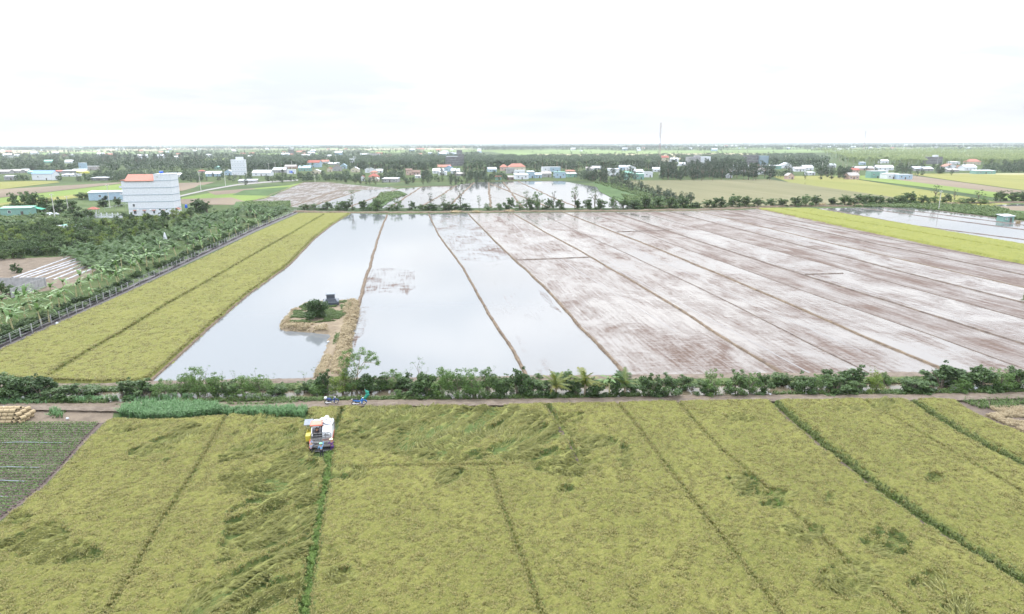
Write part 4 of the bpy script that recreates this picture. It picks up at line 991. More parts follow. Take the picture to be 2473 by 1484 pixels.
yp2 = inside_pts([(0, 535), (120, 520), (230, 515), (240, 540), (60, 555), (0, 575)], 26, mind=3)
for x, y, p in yp2:
    t = thing('young_palm', (p.x, p.y, 0), 'young coconut palm at the far edge of the orchard beside the green-roofed yard', 'palm tree', 'young coconut palms at the edge of the orchard', U(-.5, .5), U(.9, 1.2)); link('trunk', STUMP, t); link('crown', random.choice(YP), t)
ob = inside_pts([(-40, 560), (40, 545), (220, 545), (330, 535), (470, 530), (420, 558), (290, 590), (160, 612), (120, 622), (-40, 632)], 290, mind=2.0)
for x, y, p in ob:
    s = mpx(x, y); near = y > 600; bush(x, y, U(2.3, 3.6) / s, U(3.0, 4.6) / s, random.choice('DDCB' if near else 'DDYC'), 'rounded orchard tree with dense green leaves in the low orchard beside the coconut plantation', 'orchard trees beside the coconut plantation', name='orchard_tree')
for x, y, h, w, k, lb in [(40, 660, 22, 26, 'B', 'lone dark shrub on the bare plot beside the pale mulch strips'), (30, 715, 26, 40, 'B', 'dark shrub in front of the low grey concrete wall'), (5, 712, 30, 30, 'D', 'shrub at the foot of the concrete wall'),
    (35, 508, 38, 30, 'C', 'tall grey-green bush next to the green shed'), (60, 510, 42, 40, 'C', 'broad grey-green tree behind the green shed'), (85, 512, 44, 44, 'C', 'tallest bush behind the green shed'), (110, 512, 38, 40, 'C', 'bush between the shed and the concrete poles'), (145, 515, 34, 40, 'B', 'dark bush beside the concrete poles'), (175, 516, 30, 40, 'C', 'bush behind the concrete poles'),
    (200, 482, 16, 40, 'D', 'green bush at the end of the pale blue shed'), (255, 486, 12, 24, 'E', 'grey-green bush against the pale blue shed'), (480, 512, 30, 46, 'B', 'dark round tree right of the white building'), (500, 515, 24, 40, 'B', 'dark tree behind the young palms by the white building'), (420, 528, 22, 34, 'Y', 'yellow-green shrub at the corner of the white building'), (440, 530, 18, 34, 'Y', 'yellow-green shrub beside the white building'),
    (460, 526, 20, 30, 'D', 'green shrub at the corner of the coconut plantation'), (395, 532, 24, 30, 'B', 'dark shrub against the white building'), (355, 534, 18, 32, 'D', 'green shrub under the windows of the white building'), (320, 534, 18, 30, 'B', 'dark shrub under the left windows of the white building'), (300, 530, 16, 28, 'B', 'shrub between the fence wall and the white building'), (210, 528, 22, 40, 'D', 'shrub in front of the white fence wall'), (185, 532, 20, 40, 'B', 'dark shrub left of the white fence wall'),
    (250, 500, 16, 40, 'D', 'green hedge shrub behind the pavilion'), (285, 500, 20, 30, 'D', 'shrub between pavilion and white building'), (2473, 728, 20, 14, 'Y', 'small bright bush on the dike at the edge of the mud fields')]:
    bush(x, y, h, w, k, lb)

# --- the tree line along the far dike
mids = [(735, 507, 12, 30, 'C'), (760, 507, 13, 30, 'C'), (790, 507, 16, 30, 'B'), (815, 508, 18, 26, 'C'), (838, 508, 22, 34, 'B'), (876, 508, 20, 26, 'C'), (895, 508, 14, 26, 'A'), (912, 509, 26, 32, 'B'), (940, 508, 12, 22, 'C'), (958, 508, 22, 34, 'C'), (995, 508, 18, 20, 'B'), (1020, 508, 12, 30, 'C'), (1045, 508, 14, 34, 'B'), (1075, 508, 16, 34, 'B'), (1100, 508, 14, 34, 'B'), (1125, 508, 14, 30, 'B'), (1180, 508, 14, 24, 'C'), (1205, 508, 14, 24, 'C'),
 (1230, 507, 24, 30, 'B'), (1255, 507, 18, 26, 'C'), (1280, 507, 24, 24, 'B'), (1300, 507, 36, 30, 'C'), (1325, 507, 22, 26, 'B'), (1352, 506, 20, 24, 'B'), (1395, 506, 20, 24, 'C'), (1420, 506, 24, 24, 'B'), (1450, 506, 22, 30, 'B'), (1480, 506, 26, 24, 'C'), (1505, 505, 22, 30, 'D'), (1530, 505, 22, 34, 'B'), (1560, 504, 26, 34, 'C'), (1590, 503, 24, 34, 'B'), (1620, 503, 24, 34, 'C'), (1650, 502, 24, 34, 'D'), (1680, 502, 12, 30, 'D'), (1710, 501, 16, 36, 'C'), (1740, 501, 22, 36, 'B'), (1770, 500, 26, 36, 'B'), (1800, 500, 22, 36, 'C'), (1830, 500, 18, 34, 'D'), (1862, 499, 16, 30, 'B'), (1890, 499, 16, 34, 'D'), (1920, 499, 20, 34, 'C'), (1945, 499, 24, 34, 'C'), (1970, 498, 22, 30, 'D'), (2010, 497, 16, 34, 'C'), (2040, 497, 22, 34, 'C'), (2070, 496, 22, 34, 'B'), (2100, 495, 22, 34, 'B'), (2125, 495, 20, 30, 'B'), (2150, 494, 14, 26, 'D'), (2175, 494, 22, 30, 'B'), (2200, 493, 26, 34, 'B'), (2228, 493, 18, 30, 'D'), (2255, 491, 14, 30, 'C'), (2285, 490, 18, 24, 'B'), (2320, 492, 12, 30, 'C'), (2345, 492, 12, 30, 'D'), (2380, 493, 14, 34, 'C'), (2415, 487, 22, 30, 'D'), (2445, 487, 22, 34, 'B'), (2475, 488, 22, 30, 'B')]
cn2 = {}
for x, yb, h, w, k in mids:
    k = {'B': 'C', 'C': 'A' if int(x) % 3 else 'D'}.get(k, k); cn2[k] = cn2.get(k, 0) + 1
    bush(x, yb, h * 1.1, w * 1.15, k, f'{KN[k]} shrub in the far dike hedge, {ordw(cn2[k])} such from the left', 'hedge shrubs along the far dike', name='hedge_shrub')
def tree_meshes(seed, h=10.0, r=3.2, kind='leafB', n=26, trunk=.3, leaf=.55, base=.28, dens=30, slim=1.0):
    rg = random.Random(seed); b = MB(); b.tube([(0, 0, -.2), (rg.uniform(-.2, .2), 0, h * .35), (rg.uniform(-.3, .3), .1, h * .8)], [.22 * trunk / .3, .16 * trunk / .3, .05], 6, False); cl = []
    for i in range(5):
        a = 2 * PI * i / 5 + rg.random(); z = h * rg.uniform(.3, .5); b.tube([(0, 0, z), (r * .35 * math.cos(a), r * .35 * math.sin(a), z + h * .14), (r * .6 * math.cos(a), r * .6 * math.sin(a), z + h * .3)], [.09, .06, .02], 4, False)
    for i in range(n):
        a = rg.uniform(0, 2 * PI); z = rg.uniform(base, .93); q = rg.random() ** .55
        env = math.sin(PI * min(1, (z - base) / (1 - base) * .85 + .12)) ** .6
        cl.append((r * q * env * math.cos(a) * .85, r * q * env * math.sin(a) * .85, z * h, rg.uniform(.2, .4) * r))
    return b.mesh('trunk', M['bark']), crown_mesh('crown', M[kind], cl, dens, leaf, .8, 1.6, seed, .3, .3)
AIRY = [tree_meshes(100 + i, 8, 1.7, k, 15, .2, .34, .22, 60) for i, k in enumerate(['leafC', 'leafE', 'leafC'])]
for i, (x, yb, yt, w) in enumerate([(851, 508, 458, 20), (1041, 507, 461, 18), (1071, 507, 466, 20), (1092, 507, 478, 16), (1112, 506, 452, 22), (1157, 507, 470, 14), (1272, 507, 460, 22), (1337, 506, 457, 18), (1388, 506, 448, 28), (1437, 506, 455, 32), (1485, 505, 472, 18), (1567, 503, 462, 18), (2258, 490, 445, 26), (2303, 490, 453, 13), (2361, 490, 456, 24), (2377, 490, 467, 9)]):
    p = P(x, yb); s = mpx(x, yb); t = thing('roadside_tree', (p.x, p.y, 0), f'slender airy tree rising from the far dike, {ordw(i + 1)} from the left', 'tree', 'airy trees on the far dike', U(0, 6)); a, c = AIRY[i % 3]
    t.scale = (w * s / 3.4 * 1.1, w * s / 3.4 * 1.1, (yb - yt) * s / 8); link('trunk', a, t); link('crown', c, t)

# the round bush on the islet
p = P(765, 779); t = thing('islet_bush', (p.x, p.y, .5), 'round glossy dark green bush on the islet beside the tomb', 'shrub'); rg = random.Random(77)
t.scale = (1.3, 1.3, 1.3); cl = [(rg.gauss(0, .85), rg.gauss(0, .85), rg.uniform(.7, 2.9), rg.uniform(.45, .8)) for _ in range(34)]; cl = [c for c in cl if (c[0] ** 2 + c[1] ** 2) / 3.2 + ((c[2] - 1.75) / 1.5) ** 2 < 1]
link('foliage', crown_mesh('foliage', M['leafB'], cl, 420, .26, .9, 1.6, 77, .1, .35), t); link('stems', stems_mesh(9, 2.4, 1.0, 8), t)
# --- grass, reeds, straw (uncountable)
gt = [blade_tuft('grass_tuft', M['grass'], 12, .55, .05, .35, .5, s) for s in (21, 22)]
rt = [blade_tuft('reed_tuft', M['reed'], 14, 1.9, .07, .7, .45, s) for s in (23, 24)]
stt = [blade_tuft('straw_tuft', M['straw'], 14, .45, .035, .4, .7, s) for s in (25, 26)]
def scat(name, pts, z, tufts, sc_, label, cat, tilt=.3, taz=None):
    n = len(pts); a = np.array(pts); zz = z(a[:, 0], a[:, 1]) if callable(z) else np.full(n, z)
    az = rng.uniform(0, 6.28, n) if taz is None else rng.normal(taz, .5, n)
    scatter(name, a[:, 0], a[:, 1], zz, np.stack([np.abs(rng.normal(0, tilt, n)), np.zeros(n), az], 1), rng.uniform(*sc_, n), tufts, rng.integers(0, len(tufts), n), label, cat)
def samp(poly, n):
    xs = [p[0] for p in poly]; ys = [p[1] for p in poly]; x = rng.uniform(min(xs), max(xs), n * 4); y = rng.uniform(min(ys), max(ys), n * 4); k = inpoly(x, y, poly); x, y = x[k][:n], y[k][:n]
    X, Y = Pn(x, y); return list(zip(X, Y))
scat('reeds', samp([(285, 1006), (300, 990), (360, 984), (430, 982), (515, 986), (540, 1000), (440, 1013), (350, 1015)], 900), .0, rt, (.4, 1.1), 'tall green reed grass leaning with the wind beside the track', 'reeds', .25, .8)
scat('tall_grass', samp([(300, 968), (420, 962), (480, 966), (330, 976)], 200) + samp([(100, 972), (170, 965), (300, 968), (180, 978)], 260) + samp([(520, 992), (745, 990), (735, 1008), (620, 1005), (540, 1004)], 1100) + samp([(-20, 975), (90, 972), (120, 980), (-20, 984)], 120) + samp([(120, 996), (160, 994), (150, 1010), (125, 1012)], 40), .05, [rt[0]] + gt, (.4, .8), 'rough green grass on the canal bank and the track side', 'grass')
gp_ = []
for nm, dn, wd in (('L3b', 26, .5), ('L6', 9, .45), ('L7', 7, .35), ('L9', 6, .3), ('L2', 3, .2), ('L5', 4, .2), ('L8', 3, .2), ('Lv', 4, .2)):
    pl = gl[nm]
    for a, c in zip(pl, pl[1:]):
        L_ = math.hypot(c[0] - a[0], c[1] - a[1])
        for k in range(int(L_ * dn)): t_ = random.random(); gp_.append((a[0] + (c[0] - a[0]) * t_ + random.gauss(0, wd * .6) + (.85 if nm in ('L7', 'L9') else 0), a[1] + (c[1] - a[1]) * t_ + U(-.1, .1)))
pgt = [blade_tuft('path_grass_tuft', leafmat('path_grass_blades', [(0.09, 0.16, 0.03), (0.14, 0.22, 0.045), (0.19, 0.27, 0.07)], .35), 12, .6, .05, .3, .5, s) for s in (31, 32)]
scat('path_grass', gp_, .08, pgt, (.6, 1.1), 'green grass growing along the walking lines between the rice plots', 'grass')
for nm in ('L7', 'L9', 'L2', 'L4'):
    ridge('mud_ditch', [(q[0] - .05, q[1]) for q in gl[nm]], M['dikewet'], 1.3 if nm in ('L7', 'L9') else .8, .07, step=.6, wob=.05, z=.01, world=True)
bank = []
for i in range(9000):
    x = U(-80, 2550); q = random.random()
    if q < .45: y = ly(NB, x) + U(-2, 5)
    elif q < .9: y = ly(FB, x) + U(-12, 0)
    else: y = ly(TRK, x) + U(-9, -5)
    if float(vnoise(np.array(x * .012 + q * 3), np.array(y * .05))) < .35: continue
    p = P(x, y); bank.append((p.x, p.y))
scat('bank_grass', bank, .12, gt, (.5, 1.3), 'short green weeds along the canal banks', 'grass')
gp = samp([(690, 788), (700, 765), (740, 741), (785, 738), (835, 735), (850, 742), (835, 770), (810, 785), (760, 790)], 8000) + samp([(800, 850), (812, 815), (822, 815), (815, 850)], 160)
gp = [q for q in gp if vnoise(np.array(q[0] * .5), np.array(q[1] * .5)) > .28 and math.hypot(q[0] - P(765, 779).x, q[1] - P(765, 779).y + 1.0) > 1.8]
scat('islet_grass', gp, lambda a, b: isl_h(a, b) - .02, gt, (.4, .9), 'short green grass covering the islet around the tomb', 'grass')
st = samp([(676, 797), (684, 778), (712, 750), (720, 758), (700, 778), (700, 790), (790, 795), (790, 806), (720, 802)], 800) + samp([(840, 733), (868, 731), (866, 760), (852, 815), (843, 880), (815, 915), (800, 905), (815, 850), (832, 790), (828, 760)], 2200) + samp([(765, 900), (785, 868), (800, 870), (790, 912), (760, 915)], 500)
st = [q for q in st if vnoise(np.array(q[0] * .9), np.array(q[1] * .9)) > .22]
scat('straw', st, lambda a, b: isl_h(a, b) + .0, stt, (.8, 1.7), 'loose rice straw heaped along the islet edge and causeway', 'straw', 1.0)
hs = samp([(2360, 985), (2600, 985), (2600, 1080), (2473, 1046), (2380, 1004)], 6000); hs = [q for q in hs if vnoise(np.array(q[0] * .25 + q[1] * .15), np.array(q[1] * .9)) > .42]
scat('straw', hs, .05, stt, (.7, 1.3), 'cut straw lying in rows on the dark harvested field', 'straw', 1.2)
scat('tall_grass', samp([(2312, 966), (2480, 960), (2560, 962), (2560, 985), (2370, 990)], 500) + samp([(2060, 505), (2190, 493), (2400, 503), (2400, 510), (2220, 503)], 0), .05, gt, (.6, 1.2), 'green and yellow grass at the corner of the harvested field', 'grass')
gv = samp([(2060, 500), (2180, 490), (2400, 500), (2473, 520), (2473, 533), (2200, 503)], 2600) + samp([(1500, 470), (1640, 492), (1700, 503), (1530, 505)], 1500) + samp([(1430, 441), (1500, 446), (1600, 478), (1560, 480)], 900)
scat('tall_grass', gv, .2, [blade_tuft('grass_tuft', M['grass'], 8, 1.2, .25, 1.0, .5, 27)], (.7, 1.5), 'rank green grass and weeds beside the far flooded fields', 'grass')
gd = samp([(0, 496), (60, 496), (170, 512), (300, 522), (160, 535), (0, 555)], 1500) + samp([(590, 488), (700, 487), (700, 500), (570, 505)], 900) + samp([(905, 484), (920, 465), (965, 463), (980, 472), (930, 490)], 700)
scat('tall_grass', gd, .2, [blade_tuft('grass_tuft', M['grass'], 8, .8, .2, .8, .5, 28)], (.6, 1.3), 'weeds and garden greens beyond the orchard', 'grass')

# rows of vegetables at the left edge
sheet('tilled_bed', [(-90, 1018), (255, 1018), (200, 1075), (150, 1130), (95, 1187), (0, 1259), (-60, 1300), (-150, 1360)], M['soilrow'], z=.016)
M['leafV'] = leafmat('vegetable_leaves', [(0.05, 0.10, 0.022), (0.085, 0.15, 0.035), (0.13, 0.20, 0.055)], .25)
yr = 1024.0; k = 0
while yr < 1262:
    xr = float(np.interp(yr, [1018, 1070, 1128, 1183, 1255], [243, 194, 144, 88, -6]))
    a = P(-70, yr); b_ = P(xr, yr)
    if xr > -4:
        L_ = (b_ - a).length; d = (b_ - a).normalized(); nrm = Vector((-d.y, d.x, 0)); nb = int(L_ * 55)
        tt = rng.random(nb) * L_; oo = rng.normal(0, .085, nb); hh = rng.uniform(.06, .32, nb)
        cen = np.stack([a.x + d.x * tt + nrm.x * oo, a.y + d.y * tt + nrm.y * oo, hh], 1); vv, ff = leafquads(cen, .16, aspect=1.5)
        o = link('vegetable_row', npmesh('vegetable_row', vv, ff, M['leafV'])); k += 1
        props(o, f'row of low green vegetables on tilled soil, {ordw(k)} from the straw bales', 'crop row', 'rows of vegetables beside the rice')
        ridge('soil_ridge', [(-70, yr + 1.5), (xr, yr + 1.5)], M['soilrow'], .5, .13, step=.8, wob=.0, z=0.0)
    yr += (P(0, yr) - P(0, yr + 1)).length ** -1 * .80
for i, (y, x1) in enumerate([(1070, 150), (1130, 95), (1163, 62), (1201, 22)]):
    a, b_ = P(-60, y + 1, .2), P(x1, y, .2); m_ = a.lerp(b_, .5) + Vector((0, .25, .03)); q = MB(); q.tube([a, a.lerp(b_, .3) + Vector((0, .12, 0)), m_, b_], .045, 5)
    props(q.build('hose', plain('hose_plastic', (.20, .22, .26), .4, .1)), f'grey irrigation hose lying between vegetable rows, {ordw(i + 1)} from the straw bales', 'hose', 'irrigation hoses')
# ------------------------------------------------------------------ built things
def pm(n, c, r=.6, v=.12, s=1.5, metal=0, bm=.05): 
    M[n] = plain(n, c, r, v, s, metal, bm); return M[n]
pm('white_wall', (.52, .54, .58), .8); pm('grey_wall', (.26, .26, .265), .9, .2); pm('cream_wall', (.42, .38, .30), .8); pm('blue_wall', (.27, .36, .44), .7); pm('pink_wall', (.40, .29, .25), .8); pm('teal_wall', (.15, .27, .235), .7); pm('concrete', (.27, .27, .275), .9, .25, .8); pm('dirty_concrete', (.13, .13, .135), .9, .35, .4)
pm('red_tile', (.24, .075, .055), .8, .25, 2); pm('orange_tile', (.31, .135, .10), .8, .2, 2); pm('tin', (.36, .38, .41), .5, .2, .8); pm('old_tin', (.27, .25, .24), .7, .35, .8); pm('blue_tin', (.10, .20, .40), .5, .2, .8); pm('teal_tin', (.15, .33, .26), .5, .2, .8); pm('pale_tin', (.44, .46, .49), .5, .15, .8); pm('brown_roof', (.16, .11, .09), .9, .3, 1.2)
pm('glass', (.03, .04, .05), .12, .2, 1, 0, 0); pm('dark_door', (.07, .06, .05), .6); pm('frame_white', (.7, .7, .7), .5); pm('band_blue', (.20, .27, .32), .7); pm('tank_blue', (.02, .10, .55), .35); pm('pole_concrete', (.42, .41, .39), .9); pm('steel', (.35, .36, .37), .4, .1, 2, .7)
pm('red_sheet', (.45, .06, .04), .5); pm('yellow_sheet', (.55, .52, .12), .6)

def tiled_roof(b, w, d, h0, hr, over=.35, kind='gable', axis='x'):
    """roof with real thickness"""
    W2, D2 = w / 2 + over, d / 2 + over; t = .12
    if kind == 'gable':
        if axis == 'x':
            b.prism([(-D2, h0 - .1), (-D2, h0 + t - .1), (0, h0 + hr + t), (D2, h0 + t - .1), (D2, h0 - .1), (0, h0 + hr)], 'x', -W2, W2)
        else:
            b.prism([(-W2, h0 - .1), (-W2, h0 + t - .1), (0, h0 + hr + t), (W2, h0 + t - .1), (W2, h0 - .1), (0, h0 + hr)], 'y', -D2, D2)
    elif kind == 'hip':
        r = max(.1, W2 - D2 * .9); v = [(-W2, -D2, h0), (W2, -D2, h0), (W2, D2, h0), (-W2, D2, h0), (-r, 0, h0 + hr), (r, 0, h0 + hr)]
        v += [(x, y, z + t) for x, y, z in v[:4]]
        b.add(v, [(3, 2, 1, 0), (0, 1, 7, 6), (1, 2, 8, 7), (2, 3, 9, 8), (3, 0, 6, 9), (6, 7, 5, 4), (7, 8, 5), (8, 9, 4, 5), (9, 6, 4)])
    elif kind == 'shed':
        b.prism([(-D2, h0), (-D2, h0 + t), (D2, h0 + hr + t), (D2, h0 + hr)], 'x', -W2, W2)
    else:
        b.box((0, 0, h0 + .12), (w + .3, d + .3, .24))
    return b
WIN = {}
def winmesh(w=1.0, h=1.1):
    k = (round(w, 1), round(h, 1))
    if k not in WIN:
        b = MB(); b.box((0, .02, 0), (k[0] - .1, .04, k[1] - .1)); pane = b.mesh('pane', M['glass'])
        b = MB(); t = .08
        for c_, d_ in (((0, 0, k[1] / 2), (k[0] + t, .14, t)), ((0, -.03, -k[1] / 2), (k[0] + .2, .2, t)), ((-k[0] / 2, 0, 0), (t, .14, k[1] - t)), ((k[0] / 2, 0, 0), (t, .14, k[1] - t)), ((0, -.01, 0), (.05, .08, k[1] - t))): b.box(c_, d_)
        WIN[k] = (b.mesh('window', M['frame_white']), pane)
    return WIN[k]
def window(parent, loc, w=1.0, h=1.1, rz=0):
    f, p_ = winmesh(w, h); o = link('window', f, parent, loc, rz); link('pane', p_, o, (0, 0, 0)); return o
def house(x0, x1, yt, yb, roof, wall, rmat, label, d=None, axis='x', rz=None, name='house', nwin=2, floors=1, cat='house', group=None):
    x = (x0 + x1) / 2; s = mpx(x, yb); p = P(x, yb); w = max(3, (x1 - x0) * s); h = max(2.7, (yb - yt) * s); d = d or max(4, min(w * .8, 11))
    t = thing(name, (p.x, p.y + d / 2, 0), label, cat, group, U(-.25, .1) if rz is None else rz)
    hr = {'gable': min(h * .42, d * .32 if axis == 'x' else w * .32), 'hip': min(h * .45, d * .4), 'shed': .6, 'flat': .25}[roof]; hw = h - hr
    w_ = w - .6
    b = MB(); b.box((0, 0, hw / 2), (w_, d, hw))
    if roof == 'gable' :
        if axis == 'x': b.prism([(-d / 2, hw), (d / 2, hw), (0, hw + hr - .02)], 'x', -w_ / 2, w_ / 2)
        else: b.prism([(-w_ / 2, hw), (w_ / 2, hw), (0, hw + hr - .02)], 'y', -d / 2, d / 2)
    if roof == 'flat': b.box((0, -d / 2 - .03, hw - .5), (w_ + .06, .06, .3))
    b.build('wall', M[wall], t)
    b = MB(); tiled_roof(b, w_, d, hw + .01, hr, .4, roof, axis); b.build('roof', M[rmat], t)
    fh = hw / floors
    for f in range(floors):
        for k in range(nwin):
            xx = -w_ / 2 + w_ * (k + .75) / (nwin + .5)
            if f == 0 and k == nwin // 2: continue
            window(t, (xx, -d / 2 - .05, fh * f + fh * .55), min(1.4, w_ * .16), min(1.3, fh * .4))
    b = MB(); b.box((0, 0, 0), (min(1.2, w_ * .2), .1, min(2.2, fh * .75))); b.build('door', M['dark_door'], t, loc=(-w_ / 2 + w_ * (nwin // 2 + .75) / (nwin + .5), -d / 2 - .05, min(2.2, fh * .75) / 2))
    return t

# the tall white building: five storeys, blue-grey bands, red roof, stair tower
p = P(303, 522); s = mpx(355, 522)
t = thing('apartment_building', (p.x, p.y, 0), 'tall white five-storey building with blue-grey bands and a red roof', 'building', None, math.radians(-1.5))
WB, DB, FH = 23.5, 11.0, 3.45
b = MB(); b.box((1.9 + (WB - 1.9) / 2, DB / 2, FH), (WB - 1.9, DB, 2 * FH)); b.box((WB / 2, DB / 2, 2 * FH + 1.5 * FH), (WB, DB, 3 * FH)); b.build('wall', M['white_wall'], t)
b = MB(); b.box((WB - 4.0, DB / 2 - .001, 5 * FH + 1.5), (8.0, DB - .02, 3.0)); b.box((WB - 4.0, DB / 2, 5 * FH + 3.1), (8.3, DB + .3, .22)); b.build('stair_tower', M['white_wall'], t)
for k in range(1, 6):
    x0 = 1.9 if k == 1 else 0
    b = MB(); b.box(((WB + x0) / 2, -.06, k * FH), (WB - x0 + .2, .12, .2)); b.box((WB + .06, DB / 2, k * FH), (.12, DB, .2)); b.build('band', M['band_blue'], t)
b = MB(); b.prism([(-.5, 5 * FH - .25), (-.5, 5 * FH), (DB / 2, 5 * FH + 3.0), (DB + .5, 5 * FH), (DB + .5, 5 * FH - .25)], 'x', 1.6, WB - 8.1); rf = b.build('roof', M['orange_tile'], t)
b = MB(); b.box((.8, DB / 2, 5 * FH + .3), (2.2, DB + .6, .4)); b.build('porch_roof', M['orange_tile'], t)
for k in range(2, 5):
    b = MB(); b.box((-.7, DB / 2, k * FH + .1), (1.4, DB - 1, .2)); b.box((-1.35, DB / 2, k * FH + .55), (.1, DB - 1, .8)); b.build('balcony', M['white_wall'], t)
for x_, z_, w_, h_ in ((4.8, 1.7, 1.4, 1.6), (9.3, 1.6, 1.0, 1.4), (13.8, 1.6, 1.0, 1.4), (18.2, 1.6, 1.0, 1.4), (4.6, 2 * FH - 1.7, 1.1, 1.4), (WB - 6.3, 5 * FH + 1.8, .6, .5)): window(t, (x_, -.06, z_), w_, h_)
for x_ in (4.8, 9.3, 13.8, 18.2):
    b = MB(); b.prism([(0, 0), (-.6, -.25), (-.6, -.17), (0, .08)], 'x', -.8, .8); b.build('awning', M['orange_tile'], t, loc=(x_, -.02, 2.75))
b = MB(); b.prism([(0, 0), (1.8, -.8), (1.8, -.7), (0, .1)], 'y', 1.5, 5.5); b.build('side_roof', M['orange_tile'], t, loc=(WB + .02, 0, 3.4))
for k in range(2):
    b = MB(); b.box((0, 0, 0), (.8, .35, .6)); b.cyl((0, -.19, 0), (0, -.17, 0), .22); b.build('air_conditioner', M['frame_white'], t, loc=((6.3, 12.2)[k], -.2, 2.9))
q = t.location; wt = thing('water_tank', (q.x + WB - 5.2, q.y + 3, 5 * FH + 3.2), 'small bright blue water tank lying on top of the tall white building', 'water tank')
b = MB(); b.tube([(-.9, 0, .75), (-.75, 0, .75), (.75, 0, .75), (.9, 0, .75)], [.3, .6, .6, .3], 12); b.build('tank', M['tank_blue'], wt); b = MB(); b.box((-.5, 0, .12), (.12, 1.0, .26)); b.box((.5, 0, .12), (.12, 1.0, .26)); b.build('cradle', M['steel'], wt)
# things round it
def shed(x0, x1, yt, yb, wall, rmat, label, d=5, rz=0, kind='shed', nd=1):
    return house(x0, x1, yt, yb, kind, wall, rmat, label, d=d, rz=rz, name='shed', nwin=2, cat='shed')
shed(4, 73, 501, 522, 'teal_wall', 'teal_tin', 'long grey-green shed with a flat roof beside the white sacks', 6, .05)
shed(217, 300, 463, 484, 'blue_wall', 'pale_tin', 'long pale blue corrugated shed behind the tall white building', 8, .12)
house(79, 133, 413, 436, 'gable', 'white_wall', 'blue_tin', 'white farmhouse with a bright blue gable roof at the edge of the yellow field', d=10, rz=-.25)
p = P(82, 516); t = thing('awning', (p.x, p.y, 0), 'green tarpaulin awning sloping off the grey-green shed', 'awning')
b = MB(); b.prism([(0, 3.4), (5, 2.1), (5, 2.15), (0, 3.45)], 'y', -2.5, 2.5); pm('tarp_green', (.02, .24, .15), .6); b.build('tarpaulin', M['tarp_green'], t)
for sx in (0.1, 4.9):
    for sy in (-2.3, 2.3): b = MB(); b.cyl((sx, sy, 0), (sx, sy, 3.38 - sx * .26), .05, n=6); b.build('post', M['steel'], t)
p = P(227, 516); t = thing('pavilion', (p.x, p.y, 0), 'little open pavilion with a red hip roof beside the white fence wall', 'pavilion')
b = MB(); tiled_roof(b, 4.2, 3.4, 2.2, 1.2, .4, 'hip'); b.build('roof', M['red_tile'], t)
for sx in (-1.8, 1.8):
    for sy in (-1.4, 1.4): b = MB(); b.box((sx, sy, 1.1), (.25, .25, 2.2)); b.build('column', M['white_wall'], t)
a, c = P(206, 527), P(299, 527); t = thing('fence_wall', (a.x, a.y, 0), 'white ornamental fence wall with square posts left of the tall building', 'wall'); L_ = (c - a).length; t.rotation_euler.z = math.atan2(c.y - a.y, c.x - a.x)
for k in range(8): b = MB(); b.box((0, 0, 1.2), (.35, .35, 2.4)); b.box((0, 0, 2.45), (.45, .45, .12)); b.build('post', M['white_wall'], t, loc=(L_ * k / 7, 0, 0))
for k in range(7): b = MB(); b.box((0, 0, .45), (L_ / 7 - .36, .15, .9)); b.box((0, 0, 1.9), (L_ / 7 - .36, .08, .1)); [b.box((q_, 0, 1.35), (.08, .06, .9)) for q_ in np.linspace(-1.2, 1.2, 9)]; b.build('wall_panel', M['white_wall'], t, loc=(L_ * (k + .5) / 7, 0, 0))
p = P(252, 514); t = thing('lean_to_roof', (p.x, p.y, 0), 'pale green sloping tin roof leading up to the tall white building', 'roof'); b = MB(); b.prism([(0, 2.2), (11, 4.4), (11, 4.5), (0, 2.3)], 'y', 0, 4); b.build('tin_sheet', M['pale_tin'], t)
for sx in (.3, 5.5, 10.7): b = MB(); b.cyl((sx, .2, 0), (sx, .2, 2.2 + sx * .2), .07, n=6); b.build('post', M['steel'], t)
p = P(451, 512); t = thing('water_tank', (p.x, p.y, 0), 'upright blue water tank on a frame at the foot of the tall white building', 'water tank'); b = MB(); b.tube([(0, 0, 2.0), (0, 0, 2.1), (0, 0, 3.5), (0, 0, 3.8)], [.5, .65, .65, .3], 12); b.build('tank', M['tank_blue'], t); b = MB()
for sx in (-.5, .5):
    for sy in (-.5, .5): b.cyl((sx, sy, 0), (sx, sy, 2.0), .06, n=5)
b.box((0, 0, 1.95), (1.3, 1.3, .08)); b.build('frame', M['steel'], t)
a = P(175, 551); t = thing('tarpaulin_cover', (a.x, a.y, 0), 'crumpled white and green tarpaulin spread over a low rack in the orchard', 'tarpaulin', rotz=.05)
def cloth(w, d, h, mat, name, par, seed=0, nx=26, ny=9, cz=0):
    x, y = np.meshgrid(np.linspace(-w / 2, w / 2, nx), np.linspace(-d / 2, d / 2, ny)); e = np.minimum(1, np.minimum(1 - abs(x) / (w / 2), 1 - abs(y) / (d / 2)) * 4)
    z = cz + h * e + (vnoise(x * 1.3 + seed, y * 1.7) - .5) * h * .5 * e; i = np.arange(x.size).reshape(x.shape)
    return link(name, npmesh(name, np.stack([x.ravel() + rng.uniform(-.05, .05, x.size), y.ravel(), z.ravel()], 1), np.stack([i[:-1, :-1].ravel(), i[:-1, 1:].ravel(), i[1:, 1:].ravel(), i[1:, :-1].ravel()], 1), mat, False), par)
o = cloth(17, 4, 1.2, M['pale_tin'], 'white_sheet', t); o = cloth(9, 2.6, .5, M['teal_tin'], 'green_sheet', t, 5, cz=1.05)
# white sacks heaped by the awning
for i in range(14):
    p = P(U(108, 141), U(518, 522)); b = MB(); b.ball((0, 0, .35), (.7, .5, .4), 8, 5, .12); o = b.build('sack', M['pale_tin'], smooth=False, loc=(p.x, p.y, 0 if i % 2 else .5), rotz=U(0, 3)); props(o, 'bulging white sack in the heap beside the green awning', 'sack', 'white sacks heaped by the awning')

